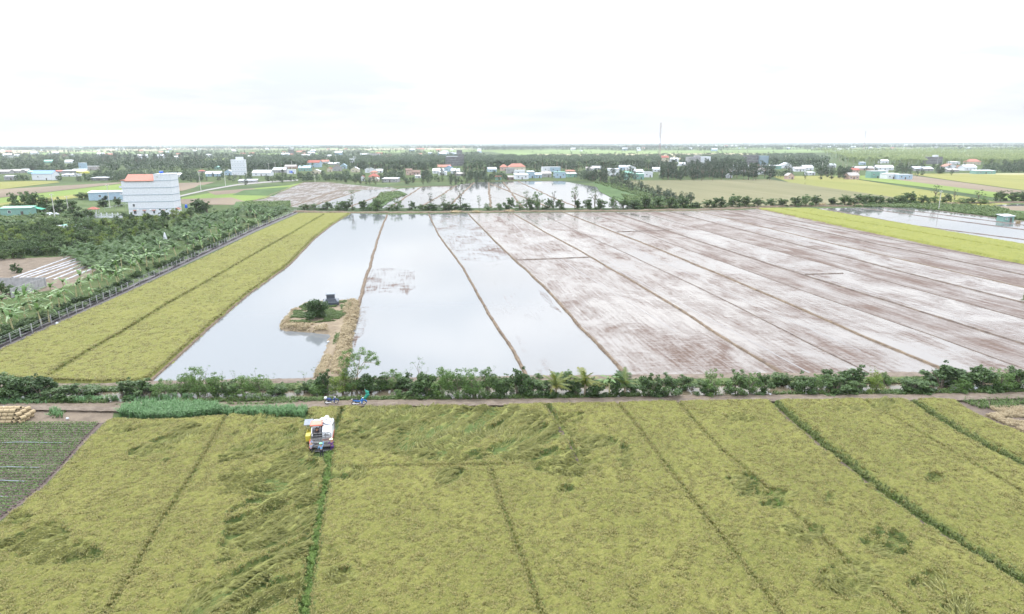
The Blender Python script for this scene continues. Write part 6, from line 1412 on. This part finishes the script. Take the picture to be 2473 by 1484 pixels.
hp_('headlamp', M['frame_white'], lambda b: b.cyl((-1.0, .25, 1.8), (-1.0, .33, 1.8), .09, n=10)); hp_('headlamp', M['frame_white'], lambda b: b.cyl((1.0, .25, 1.8), (1.0, .33, 1.8), .09, n=10))
M['sack_white'] = plain('sack_cloth', (.60, .60, .63), .85, .2, 5, 0, .5)
base = HV.location
person((base.x - .54, base.y + 1.35, .62), PI + .02, 'driver in dark clothes seated on the harvester under the red canopy', M['shirt_dark'], M['trouser_black'], None, .15, ((.3, .45, 1.15), (.3, .45, 1.15)), True, .95)
person((base.x + .05, base.y + 1.9, 1.05), PI - .3, 'worker in black standing on the harvester beside the white sacks', M['shirt_dark'], M['shirt_greyblue'], None, .35, ((.3, .3, .95), (.3, .3, .95)), scale=.9)
for i, (x, y, z, r_) in enumerate([(-.55, 2.6, 2.3, .2), (-.1, 2.7, 2.35, 1.2), (.4, 2.5, 2.42, .5), (-.3, 3.2, 2.3, .9), (.3, 3.1, 2.45, 2.2), (.75, 2.9, 2.45, 1.4), (.1, 2.8, 2.65, .3), (.5, 3.0, 2.75, 1.8), (-.75, 3.2, 2.3, .1), (.55, 2.1, 2.42, 2.5)]):
    b = MB(); b.ball((0, 0, 0), (.42, .27, .17), 10, 6, .13); props(b.build('grain_sack', M['sack_white'], loc=(base.x + x, base.y + y, z), rotz=r_), f'crumpled white sack lying on top of the harvester, {["foremost on the driver side", "behind the red canopy", "in the middle of the pile", "rear driver side", "rear middle", "against the white side panel", "second layer centre", "highest of the pile", "by the shade cloth", "nearest the body hatch"][i]}', 'sack', 'sacks on the harvester')
# ------------------------------------------------------------------ the village beyond and the plain
HS = [ # x0, x1, top, base, roof, wall, roofing, axis
 (22, 50, 410, 419, 'gable', 'grey_wall', 'old_tin', 'x'), (-20, 22, 411, 421, 'gable', 'grey_wall', 'old_tin', 'x'), (11, 33, 425, 436, 'shed', 'grey_wall', 'tin', 'x'), (50, 68, 409, 418, 'gable', 'white_wall', 'pale_tin', 'x'), (68, 90, 413, 421, 'gable', 'teal_wall', 'teal_tin', 'x'), (122, 153, 413, 420, 'shed', 'grey_wall', 'red_sheet', 'x'), (152, 176, 412, 424, 'shed', 'grey_wall', 'pale_tin', 'x'), (175, 207, 409, 417, 'gable', 'grey_wall', 'tin', 'x'), (205, 233, 402, 412, 'flat', 'old_tin', 'pale_tin', 'x'), (192, 207, 394, 414, 'flat', 'blue_wall', 'pale_tin', 'x'), (176, 206, 416, 420, 'shed', 'yellow_sheet', 'yellow_sheet', 'x'), (105, 128, 387, 395, 'gable', 'teal_wall', 'teal_tin', 'x'), (157, 176, 387, 395, 'gable', 'white_wall', 'pale_tin', 'x'),
 (222, 262, 429, 437, 'shed', 'dirty_concrete', 'tin', 'x'), (150, 186, 423, 427, 'shed', 'white_wall', 'pale_tin', 'x'), (400, 436, 419, 429, 'gable', 'white_wall', 'pale_tin', 'x'), (497, 533, 415, 427, 'gable', 'blue_wall', 'pale_tin', 'x'), (542, 562, 411, 424, 'gable', 'blue_wall', 'tin', 'y'), (518, 532, 402, 410, 'gable', 'teal_wall', 'teal_tin', 'y'), (576, 618, 435, 442, 'shed', 'grey_wall', 'pale_tin', 'x'), (478, 494, 411, 418, 'hip', 'grey_wall', 'red_tile', 'x'), (335, 345, 421, 427, 'hip', 'white_wall', 'red_tile', 'x'),
 (611, 656, 412, 426, 'gable', 'white_wall', 'pale_tin', 'x'), (660, 692, 406, 418, 'gable', 'grey_wall', 'tin', 'x'), (692, 714, 411, 421, 'flat', 'white_wall', 'pale_tin', 'x'), (688, 716, 399, 408, 'gable', 'pink_wall', 'old_tin', 'x'), (722, 751, 401, 414, 'gable', 'teal_wall', 'blue_wall', 'x'), (743, 775, 388, 405, 'gable', 'blue_wall', 'red_tile', 'x'), (776, 795, 387, 397, 'gable', 'white_wall', 'orange_tile', 'x'), (752, 775, 410, 421, 'gable', 'cream_wall', 'tin', 'y'), (790, 802, 405, 416, 'gable', 'cream_wall', 'red_tile', 'y'), (801, 826, 400, 414, 'gable', 'grey_wall', 'brown_roof', 'y'), (822, 838, 396, 408, 'gable', 'blue_wall', 'blue_wall', 'y'), (795, 820, 393, 400, 'gable', 'grey_wall', 'tin', 'x'), (844, 856, 384, 394, 'flat', 'white_wall', 'white_wall', 'x'), (848, 868, 404, 417, 'gable', 'cream_wall', 'tin', 'y'),
 (881, 906, 405, 418, 'gable', 'white_wall', 'pale_tin', 'y'), (890, 917, 420, 437, 'hip', 'cream_wall', 'red_tile', 'x'), (895, 912, 413, 422, 'hip', 'cream_wall', 'orange_tile', 'x'), (906, 916, 430, 439, 'gable', 'cream_wall', 'white_wall', 'y'), (925, 964, 431, 441, 'shed', 'grey_wall', 'tin', 'x'), (872, 881, 425, 438, 'gable', 'white_wall', 'red_tile', 'y'), (908, 925, 409, 418, 'gable', 'white_wall', 'tin', 'x'),
 (980, 996, 408, 424, 'gable', 'pink_wall', 'brown_roof', 'x'), (996, 1016, 412, 423, 'gable', 'pink_wall', 'brown_roof', 'x'), (1003, 1017, 424, 431, 'shed', 'white_wall', 'pale_tin', 'x'), (1057, 1090, 399, 410, 'gable', 'cream_wall', 'orange_tile', 'x'), (1074, 1095, 401, 415, 'gable', 'blue_wall', 'blue_tin', 'y'), (1046, 1074, 408, 420, 'gable', 'white_wall', 'pale_tin', 'x'), (1090, 1112, 408, 421, 'gable', 'white_wall', 'tin', 'x'), (1060, 1080, 415, 424, 'shed', 'white_wall', 'pale_tin', 'x'), (1100, 1124, 417, 426, 'gable', 'grey_wall', 'old_tin', 'x'), (1178, 1200, 405, 416, 'gable', 'blue_wall', 'tin', 'x'), (1197, 1212, 426, 436, 'shed', 'teal_wall', 'red_tile', 'x'),
 (1208, 1227, 398, 413, 'hip', 'pink_wall', 'orange_tile', 'x'), (1228, 1270, 396, 413, 'hip', 'cream_wall', 'orange_tile', 'x'), (1223, 1244, 407, 420, 'flat', 'grey_wall', 'grey_wall', 'x'), (1244, 1270, 412, 424, 'flat', 'white_wall', 'pale_tin', 'x'), (1244, 1277, 421, 434, 'shed', 'white_wall', 'pale_tin', 'x'), (1273, 1291, 414, 431, 'shed', 'blue_wall', 'pale_tin', 'x'), (1226, 1241, 425, 436, 'gable', 'brown_roof', 'old_tin', 'x'), (1291, 1309, 418, 431, 'gable', 'blue_wall', 'tin', 'x'), (1310, 1332, 404, 416, 'flat', 'white_wall', 'pale_tin', 'x'), (1330, 1356, 404, 416, 'flat', 'blue_wall', 'pale_tin', 'x'), (1308, 1332, 414, 429, 'gable', 'grey_wall', 'old_tin', 'x'), (1340, 1367, 416, 431, 'flat', 'blue_wall', 'teal_tin', 'x'), (1368, 1390, 412, 422, 'shed', 'pink_wall', 'orange_tile', 'x'), (1370, 1396, 419, 429, 'shed', 'teal_wall', 'pale_tin', 'x'),
 (1416, 1435, 404, 413, 'gable', 'white_wall', 'old_tin', 'x'), (1432, 1455, 402, 411, 'gable', 'white_wall', 'pale_tin', 'x'), (1471, 1497, 408, 426, 'shed', 'white_wall', 'pale_tin', 'x'), (1496, 1514, 400, 412, 'gable', 'blue_wall', 'pale_tin', 'x'), (1510, 1538, 400, 412, 'gable', 'white_wall', 'pale_tin', 'y'), (1511, 1530, 414, 424, 'gable', 'teal_wall', 'teal_tin', 'x'), (1508, 1522, 424, 435, 'flat', 'teal_wall', 'teal_tin', 'x'), (1530, 1555, 410, 422, 'gable', 'grey_wall', 'tin', 'x'), (1556, 1578, 416, 429, 'flat', 'white_wall', 'pale_tin', 'x'), (1532, 1556, 420, 434, 'shed', 'teal_wall', 'teal_tin', 'x'), (1577, 1596, 405, 416, 'gable', 'white_wall', 'pale_tin', 'x'), (1597, 1616, 377, 392, 'gable', 'cream_wall', 'red_tile', 'x'), (1620, 1640, 382, 392, 'gable', 'white_wall', 'tin', 'x'), (1640, 1660, 393, 402, 'gable', 'white_wall', 'pale_tin', 'x'),
 (1754, 1770, 421, 431, 'gable', 'white_wall', 'pale_tin', 'y'), (1765, 1803, 411, 422, 'gable', 'white_wall', 'tin', 'x'), (1770, 1812, 400, 411, 'gable', 'blue_wall', 'tin', 'x'), (1808, 1830, 399, 410, 'gable', 'white_wall', 'red_tile', 'y'), (1824, 1844, 399, 411, 'gable', 'white_wall', 'red_tile', 'y'), (1828, 1865, 407, 422, 'gable', 'white_wall', 'old_tin', 'x'), (1846, 1889, 400, 409, 'shed', 'teal_wall', 'pale_tin', 'x'), (1889, 1914, 394, 407, 'gable', 'white_wall', 'pale_tin', 'y'), (1918, 1948, 404, 415, 'gable', 'white_wall', 'old_tin', 'x'), (1940, 1966, 400, 412, 'gable', 'white_wall', 'pale_tin', 'x'), (1900, 1919, 419, 434, 'gable', 'pink_wall', 'old_tin', 'y'), (1950, 1970, 416, 424, 'shed', 'white_wall', 'pale_tin', 'x'), (2004, 2020, 396, 406, 'gable', 'white_wall', 'tin', 'x'),
 (2049, 2077, 418, 434, 'gable', 'pink_wall', 'old_tin', 'x'), (2057, 2077, 407, 418, 'gable', 'pink_wall', 'red_tile', 'x'), (2066, 2112, 403, 412, 'gable', 'pink_wall', 'tin', 'x'), (2119, 2160, 400, 412, 'gable', 'white_wall', 'pale_tin', 'x'), (2104, 2140, 414, 431, 'flat', 'teal_wall', 'tin', 'x'), (2128, 2145, 412, 426, 'flat', 'white_wall', 'white_wall', 'x'), (2140, 2176, 420, 433, 'shed', 'white_wall', 'pale_tin', 'x'), (2172, 2206, 422, 434, 'flat', 'blue_wall', 'tin', 'x'), (2204, 2232, 403, 414, 'gable', 'grey_wall', 'tin', 'x'), (2228, 2256, 404, 414, 'gable', 'grey_wall', 'pale_tin', 'x'), (2078, 2092, 392, 399, 'shed', 'blue_wall', 'pale_tin', 'x'), (2128, 2148, 386, 395, 'gable', 'white_wall', 'pale_tin', 'x'),
 (2282, 2315, 397, 410, 'gable', 'white_wall', 'orange_tile', 'y'), (2310, 2332, 401, 410, 'gable', 'cream_wall', 'orange_tile', 'x'), (2337, 2371, 385, 399, 'hip', 'cream_wall', 'orange_tile', 'x'), (2327, 2361, 399, 413, 'gable', 'white_wall', 'pale_tin', 'x'), (2296, 2320, 391, 398, 'shed', 'white_wall', 'pale_tin', 'x'), (2358, 2407, 412, 421, 'shed', 'teal_wall', 'pale_tin', 'x'), (2288, 2318, 408, 416, 'gable', 'grey_wall', 'old_tin', 'x')]
RN = {'old_tin': 'weathered dark tin', 'tin': 'grey tin', 'pale_tin': 'pale tin', 'teal_tin': 'teal', 'blue_tin': 'blue', 'red_tile': 'dark red tiled', 'orange_tile': 'orange tiled', 'red_sheet': 'bright red sheet', 'yellow_sheet': 'yellow sheet', 'brown_roof': 'brown thatched', 'blue_wall': 'pale blue', 'white_wall': 'white', 'grey_wall': 'grey flat'}
WN = {'white_wall': 'white', 'grey_wall': 'grey', 'cream_wall': 'cream', 'blue_wall': 'pale blue', 'pink_wall': 'pinkish', 'teal_wall': 'teal', 'old_tin': 'dark tin', 'dirty_concrete': 'stained concrete', 'yellow_sheet': 'yellow', 'brown_roof': 'brown'}
HS.sort(); seen = {}
for (x0, x1, yt, yb, rf, wa, rm, ax_) in HS:
    key = (wa, rm); seen[key] = seen.get(key, 0) + 1; tot = sum(1 for h in HS if (h[5], h[6]) == key)
    lab = f'{WN[wa]} village house with a {RN[rm]} {rf} roof'
    lab += f', {ordw(seen[key])} such from the left' if tot > 1 else ', unlike its neighbours'
    house(x0, x1, yt, yb, rf, wa, rm, lab, axis=ax_, nwin=3 if x1 - x0 > 26 else 2, group='village houses beyond the fields')
def block(x0, x1, yt, yb, wall, label, extras=(), holes=True, d=12):
    """tall plain bird-nesting block with small vents"""
    x = (x0 + x1) / 2; s = mpx(x, yb); p = P(x, yb); w = (x1 - x0) * s; h = (yb - yt) * s
    t = thing('tower_building', (p.x, p.y + d / 2, 0), label, 'building', 'tall block buildings', U(-.15, .1)); b = MB(); b.box((0, 0, h / 2), (w, d, h)); b.box((0, 0, h + .15), (w + .3, d + .3, .3)); b.build('wall', M[wall], t)
    n = max(2, int(h / 3.4))
    for k in range(1, n): b = MB(); b.box((0, -d / 2 - .05, h * k / n), (w + .1, .1, .25)); b.box((w / 2 + .05, 0, h * k / n), (.1, d, .25)); b.build('band', M['band_blue' if wall == 'white_wall' else 'grey_wall'], t)
    if holes:
        for k in range(n):
            for q in range(max(2, int(w / 3))): b = MB(); b.box((0, 0, 0), (.5, .1, .5)); b.build('vent', M['glass'], t, loc=(-w / 2 + w * (q + .5) / max(2, int(w / 3)), -d / 2 - .04, h * (k + .55) / n))
    for (ex, ew, eh, em) in extras: b = MB(); b.box((ex * w, 0, h + .3 + eh / 2), (ew * w, d * .6, eh)); b.build('roof_hut', M[em], t)
block(560, 592, 388, 424, 'white_wall', 'slim white tower block with blue bands near the road, small hut on top', [(.1, .5, 3, 'white_wall')])
block(1078, 1107, 380, 402, 'dirty_concrete', 'stained grey concrete block with a curved tin top among the palms', [(0, .9, .8, 'pale_tin')], False); block(1106, 1121, 374, 401, 'dirty_concrete', 'narrow taller grey stair tower beside the stained concrete block', (), False, 9)
block(1662, 1692, 381, 409, 'concrete', 'broad grey block left of the white one in the dark tree mass', [(.3, .4, 2, 'concrete')]); block(1683, 1716, 380, 408, 'white_wall', 'largest white windowless block in front of the palm belt', (), False, 10)
block(1801, 1834, 376, 400, 'dirty_concrete', 'grey block beside the dark blue one above the village'); block(1834, 1856, 378, 400, 'band_blue', 'dark blue-grey block next to the plain grey one', (), False)
block(2239, 2277, 380, 397, 'dirty_concrete', 'dark grey block with a white box on top in the coconut plantation', [(.15, .2, 2.5, 'white_wall')], False); block(1104, 1116, 364, 380, 'dirty_concrete', 'distant grey block far behind the palms', (), False); block(696, 710, 362, 376, 'dirty_concrete', 'distant dark tower above the far left trees', (), False); block(888, 918, 372, 384, 'concrete', 'distant pale flat building among trees', (), False)
p = P(700, 421); t = thing('sign_board', (p.x, p.y - .5, 0), 'blue sign board with a pale line of lettering beside the white house', 'sign'); b = MB(); b.box((0, 0, 2.6), (6.5, .15, 2.4)); b.build('board', M['tank_blue'], t); b = MB(); [b.box((-1.8 + .62 * k, -.09, 2.6), (.42, .03, .5 + .2 * (k % 2))) for k in range(7)]; b.build('lettering', M['frame_white'], t)
for sx in (-3, 3): b = MB(); b.cyl((sx, .1, 0), (sx, .1, 2), .08, n=5); b.build('leg', M['steel'], t)

# masts
def mast(x, yt, yb, label, w=1.0, guys=True):
    p = P(x, yb); s = mpx(x, yb); h = (yb - yt) * s; t = thing('radio_mast', (p.x, p.y, 0), label, 'radio mast'); pm('mast_paint', (.30, .24, .24), .6, .1, .1)
    L_ = [(w * math.cos(a), w * math.sin(a)) for a in (0.5, 2.6, 4.7)]
    for (lx, ly_) in L_: b = MB(); b.cyl((lx, ly_, 0), (lx * .6, ly_ * .6, h), .30, .22, 5); b.build('leg', M['mast_paint'], t)
    b = MB(); n = int(h / 2.5)
    for k in range(n):
        for i in range(3): q0 = L_[i]; q1 = L_[(i + 1) % 3]; f0 = 1 - .4 * k / n; f1 = 1 - .4 * (k + 1) / n; b.cyl((q0[0] * f0, q0[1] * f0, h * k / n), (q1[0] * f1, q1[1] * f1, h * (k + 1) / n), .12, n=3)
    b.build('bracing', M['mast_paint'], t)
    if guys:
        for i, (lx, ly_) in enumerate(L_):
            for fz in (.5, .95): b = MB(); b.cyl((lx * 25, ly_ * 25, 0), (lx * .7, ly_ * .7, h * fz), .04, n=3); b.build('guy_wire', M['steel'], t)
    for z_ in (.86, .93): b = MB(); b.cyl((w * .9, -.6, h * z_), (w * .9, -.9, h * z_), .7, n=10); b.build('dish_antenna', M['frame_white'], t)
mast(1592, 300, 392, 'tallest lattice radio mast rising high above the horizon behind the village', 1.9); mast(2085, 318, 371, 'second lattice mast standing far off above the coconut plantation', 2.2); mast(1370, 334, 358, 'thin distant mast on the horizon, nearest to the middle of it', 1.6, False); mast(1066, 337, 358, 'faint distant mast above the far left tree line', 1.6, False)

sheet('village_ground', [(-90, 388), (560, 378), (1180, 384), (1320, 388), (1980, 386), (2100, 380), (2600, 380), (2600, 419), (2190, 420), (2080, 425), (1860, 426), (1860, 434), (1490, 437), (1400, 438), (735, 441), (430, 443), (300, 440), (145, 438), (-90, 438)], F_['orchardfloor'], z=.15)
# trees of the village: individuals, then the mass behind as stuff
vt = [tree_meshes(200 + i, (9.5, 11, 8.5, 12)[i], (3.6, 3.4, 3.8, 3.0)[i], ('farleafA', 'farleafB', 'farleafB', 'farleafA')[i], 26, .3, .62, .16, 26) for i in range(4)]
HB = [(h[0], h[1], h[2], h[3]) for h in HS] + [(560, 592, 385, 424), (1078, 1121, 376, 401), (1662, 1716, 378, 408), (1801, 1856, 376, 400), (2239, 2277, 378, 397), (300, 432, 432, 524), (79, 133, 413, 436)]
def blocks(x, yb, hpx, wpx):
    for a, c, yt, hb in HB:
        if a - wpx * .5 < x < c + wpx * .5 and hb - 2 < yb and yb - hpx < hb - 3: return True
        if a - 2 < x < c + 2 and abs(yb - hb) < 2.0: return True
    return False
used = []
def grow(poly, n, kinds, label, group, hr=(8, 12), keep=.25, mind=3.0):
    nm_ = 'hedge_tree' if 'hedge' in label or 'strip' in label else ('garden_tree' if 'garden' in label or 'roofs' in label else ('grove_tree' if 'grove' in label or 'clump' in label else 'village_tree'))
    c = 0; tries = 0; xs = [p[0] for p in poly]; ys = [p[1] for p in poly]
    while c < n and tries < n * 50:
        tries += 1; x = U(min(xs), max(xs)); y = U(min(ys), max(ys))
        if not bool(inpoly(np.array(x), np.array(y), poly)): continue
        p = P(x, y); h = U(*hr); s = mpx(x, y)
        if any(abs(p.x - q[0]) < mind and abs(p.y - q[1]) < mind for q in used): continue
        if blocks(x, y, h / s, 5 / s) and random.random() > keep: continue
        used.append((p.x, p.y)); c += 1
        if kinds == 'palm': palm_tall(p, h, label, group)
        else:
            i = random.choice(kinds); t = thing(nm_, (p.x, p.y, 0), label, 'tree', group, U(0, 6.28)); k = h / 9; t.scale = (k * U(.85, 1.3), k * U(.85, 1.3), k); link('trunk', vt[i][0], t); link('crown', vt[i][1], t)
    return c
grow([(240, 378), (480, 376), (500, 398), (470, 410), (240, 412)], 60, (0, 3), 'dark broad-crowned tree in the dense grove left of the white tower', 'trees of the dense dark grove', (10, 15))
grow([(-50, 388), (240, 388), (250, 418), (-50, 424)], 48, (0, 1, 2), 'grey-green tree among the tin roofs near the blue-roofed farmhouse', 'trees around the farmhouse village', (7, 10))
grow([(130, 424), (300, 420), (420, 430), (420, 441), (140, 438)], 34, (1, 2), 'low bushy tree in the strip behind the yellow-green field', 'low trees behind the yellow field', (4, 6.5))
grow([(430, 426), (720, 420), (880, 432), (880, 441), (730, 438), (600, 450), (440, 444)], 55, (1, 0, 2), 'bushy tree in the gardens between the road and the village', 'trees in the gardens by the road', (3.5, 6))
grow([(815, 438), (1180, 438), (1190, 447), (960, 449), (830, 447)], 46, (0, 1), 'low dark tree in the hedge at the far end of the flooded fields', 'hedge trees at the end of the flooded fields', (3.5, 5.5), .5)
grow([(980, 425), (1200, 427), (1210, 440), (1000, 440)], 24, (0, 1), 'dense tree at the village edge behind the flooded fields', 'trees at the village edge', (6, 9))
grow([(1380, 425), (1510, 432), (1560, 438), (1500, 448), (1440, 440), (1390, 440)], 30, (0, 3), 'dark tree at the corner where the flooded field meets the lane', 'trees at the flooded field corner', (7, 11))
grow([(1450, 440), (1500, 440), (1600, 470), (1680, 495), (1640, 498), (1560, 475)], 60, (1, 0), 'bushy tree in the green strip beside the stubble field', 'trees of the green strip', (3.5, 6), .5)
grow([(1590, 410), (1760, 408), (1870, 420), (1870, 436), (1600, 438)], 120, (0, 3), 'dark tree in the dense clump behind the stubble field', 'trees of the dense clump behind the stubble field', (9, 13), .6)
grow([(1870, 420), (2050, 414), (2060, 436), (1940, 436), (1870, 430)], 26, (0, 1), 'dark tree between the brown gable house and the green verge', 'trees between the eastern houses', (6, 11), .15)
grow([(2060, 405), (2300, 402), (2310, 426), (2210, 428), (2060, 416)], 26, (0, 1, 2), 'tree standing among the pale roofs of the eastern village', 'trees among the eastern roofs', (5, 9), .15)
grow([(2380, 400), (2530, 396), (2530, 422), (2400, 422)], 30, (1, 2), 'sunlit green tree at the edge of the coconut plantation', 'trees at the edge of the plantation', (7, 10))
grow([(480, 392), (1200, 396), (1200, 426), (900, 432), (480, 424)], 60, (0, 1, 2), 'tree rising between the roofs of the central village', 'trees between the central roofs', (6, 10), .12)
grow([(1200, 396), (1600, 396), (1600, 420), (1400, 425), (1200, 412)], 26, (0, 1), 'dark tree behind the houses in the middle of the village', 'trees behind the middle houses', (7, 11), .12)
grow([(590, 396), (1180, 394), (1210, 424), (900, 428), (590, 420)], 110, 'palm', 'coconut palm above the roofs of the central village', 'coconut palms of the central village', (9, 13), .15, 3.2)
grow([(1180, 392), (1660, 390), (1660, 414), (1400, 418), (1180, 406)], 95, 'palm', 'coconut palm in the dark palm belt behind the flooded fields', 'coconut palms of the dark belt', (10, 14), .15, 3.2)
grow([(1700, 388), (2200, 388), (2220, 412), (1900, 414), (1700, 408)], 70, 'palm', 'coconut palm behind the stubble field houses', 'coconut palms behind the stubble field', (9, 13), .15, 3.2)
# --- mass of far trees
V0 = np.array([0])
def fartree(seed, h, r, mat, n=46, leaf=1.7, col=1):
    rg = np.random.default_rng(seed); c = rg.normal(size=(n, 3)); c /= np.linalg.norm(c, axis=1)[:, None]; c *= rg.uniform(.35, 1, n)[:, None] ** .6
    c = c * np.array([r, r, h * .42]) + np.array([0, 0, h * .56]); v, f = leafquads(c, leaf, aspect=1.25, rg=rg); return npmesh('far_tree', v, f, mat)
ft = [fartree(300 + i, 9.5, (3.4, 3.8, 3.0)[i], M[('farleafB', 'farleafA', 'farleafB')[i]]) for i in range(3)]
def fpalm(seed, mat):
    rg = random.Random(seed); b = MB(); b.cyl((0, 0, 0), (.4, 0, 8.6), .25, .15, 4)
    for k in range(11):
        a = 2 * PI * k / 11 + rg.random() * .4; e = rg.uniform(-.5, .7); c, s_ = math.cos(a), math.sin(a); m1 = (0.4 + c * 1.7, s_ * 1.7, 8.6 + 1.3 * math.sin(e) + .3); m2 = (.4 + c * 3.2, s_ * 3.2, 8.6 + 1.2 * math.sin(e) - .9); w = .38
        b.add([(.4 - s_ * .15, c * .15, 8.6), (.4 + s_ * .15, -c * .15, 8.6), (m1[0] + s_ * w, m1[1] - c * w, m1[2] - .25), (m1[0], m1[1], m1[2] + .12), (m1[0] - s_ * w, m1[1] + c * w, m1[2] - .25), m2], [(0, 1, 2, 3), (0, 3, 4), (3, 2, 5), (4, 3, 5)])
    return b.mesh('far_palm', mat)
M['frondL'] = leafmat('pale_palm_fronds', [(0.10, 0.15, 0.04), (0.16, 0.21, 0.06), (0.22, 0.26, 0.09)], .3)
fpm = [fpalm(1, M['farleafB']), fpalm(2, M['farleafA']), fpalm(3, M['frondL']), fpalm(4, M['frondL'])]
def mass(name, poly, n, variants, sc_, label, clump=.0, cs=(.012, .35), avoid=True):
    xs = [q[0] for q in poly]; ys = [q[1] for q in poly]; x = rng.uniform(min(xs), max(xs), n * 6); y = rng.uniform(min(ys), max(ys), n * 6); k = inpoly(x, y, poly)
    if clump: k &= fbm(x * cs[0], y * cs[1] + 5, 3) > clump
    x, y = x[k], y[k]
    if avoid:
        k = np.ones(len(x), bool)
        for a, c, yt, hb in HB: k &= ~((x > a - 3) & (x < c + 3) & (y > hb - 1) & (y < hb + 16))
        x, y = x[k], y[k]
    x, y = x[:n], y[:n]; X, Y = Pn(x, y); m = len(X)
    scatter(name, X, Y, np.zeros(m), np.stack([np.zeros(m), np.zeros(m), rng.uniform(0, 6.28, m)], 1), rng.uniform(*sc_, m), variants, rng.integers(0, len(variants), m), label, 'trees')
mass('distant_palms', [(1960, 364), (2560, 360), (2560, 404), (2400, 400), (2250, 402), (2060, 398)], 3200, [fpm[2], fpm[2], fpm[3]], (.9, 1.35), 'dense plantation of pale green coconut palms on the right beyond the village')
mass('distant_palms', [(560, 392), (1200, 390), (1660, 386), (1960, 386), (1980, 402), (1660, 408), (1200, 410), (560, 414)], 3000, fpm[:2], (1.05, 1.55), 'mass of coconut palms filling the village belt', .34)
mass('distant_trees', [(-60, 378), (560, 376), (1180, 380), (2000, 388), (2000, 410), (1200, 412), (560, 416), (-60, 416)], 4200, ft, (.6, 1.2), 'mass of broad-leaved trees filling the village belt', .33)
mass('village_shrubs', [(-60, 412), (430, 424), (740, 420), (1180, 424), (1400, 420), (1860, 420), (2060, 412), (2560, 398), (2560, 418), (2190, 420), (2070, 424), (1990, 422), (1860, 432), (1490, 435), (1400, 437), (735, 440), (430, 441), (-60, 438)], 2600, ft, (.35, .72), 'low bushes and gardens around the village houses', .36, (.05, .4))
mass('distant_trees', [(-60, 363), (1150, 361), (1160, 379), (600, 382), (-60, 385)], 1700, ft, (.7, 1.15), 'scattered clumps of trees between bright fields on the far left', .52, (.02, .45))
mass('distant_trees', [(1150, 358), (2560, 356), (2560, 366), (1900, 366), (1160, 364)], 1500, ft, (.8, 1.25), 'dark tree belt beyond the bright green fields', .47, (.01, .35))
mass('distant_trees', [(1160, 366), (2000, 365), (2000, 384), (1160, 386)], 120, ft, (.6, 1.0), 'few single trees on the bright green fields', .6, (.03, .5))
mass('distant_trees', [(-60, 352.3), (2560, 346.5), (2560, 358), (1160, 361), (-60, 364)], 12000, ft, (1.0, 1.7), 'hazy far woods reaching to the horizon', .45, (.012, .8), False)
mass('distant_trees', [(-60, 350.6), (2560, 343.4), (2560, 349.5), (-60, 355)], 12000, ft, (1.3, 2.3), 'hazy woods along the horizon', .0, (.01, 1), False)
# far white houses, one small mesh each
fh = []
for wcol, rcol in (('white_wall', 'pale_tin'), ('cream_wall', 'orange_tile'), ('white_wall', 'tin'), ('blue_wall', 'pale_tin')):
    b = MB(); b.box((0, 0, 2), (12, 7, 4)); b.cur = 1; tiled_roof(b, 12, 7, 4, 2.2, .4); fh.append(b.mesh('far_house', [M[wcol], M[rcol]]))
fl_ = []
for i in range(230):
    r_ = random.random()
    if r_ < .5: x, y = U(-20, 2490), U(352, 358.5)
    elif r_ < .85: x, y = U(-20, 1180), U(358, 385)
    else: x, y = U(1180, 2490), U(354, 366)
    fl_.append((x, y))
fl_.sort()
for x, y in fl_:
    i = random.randrange(4); p = P(x, y); o = link('far_house', fh[i], None, (p.x, p.y, 0), U(-.6, .6), U(.8, 1.9))
    z = 'to the left' if x < 820 else ('in the middle' if x < 1650 else 'to the right')
    props(o, f'tiny {("white", "orange-roofed", "grey-roofed", "pale blue")[i]} house far off near the horizon', 'house', f'far {("white", "orange-roofed", "grey-roofed", "pale blue")[i]} houses near the horizon')

# ------------------------------------------------------------------ the air between here and the horizon
hm = bpy.data.materials.new('haze_air'); hm.use_nodes = True; hn = hm.node_tree.nodes; hn.clear(); ho = hn.new('ShaderNodeOutputMaterial'); hv = hn.new('ShaderNodeVolumePrincipled')
hv.inputs['Color'].default_value = (.88, .94, 1.0, 1); hv.inputs['Density'].default_value = HAZE; hv.inputs['Anisotropy'].default_value = 0.0
hm.node_tree.links.new(hv.outputs[0], ho.inputs['Volume'])
b = MB(); b.box((0, 0, 54), (2 * S + 400, 2 * S + 400, 112)); o = b.build('haze', hm); props(o, kind='stuff')
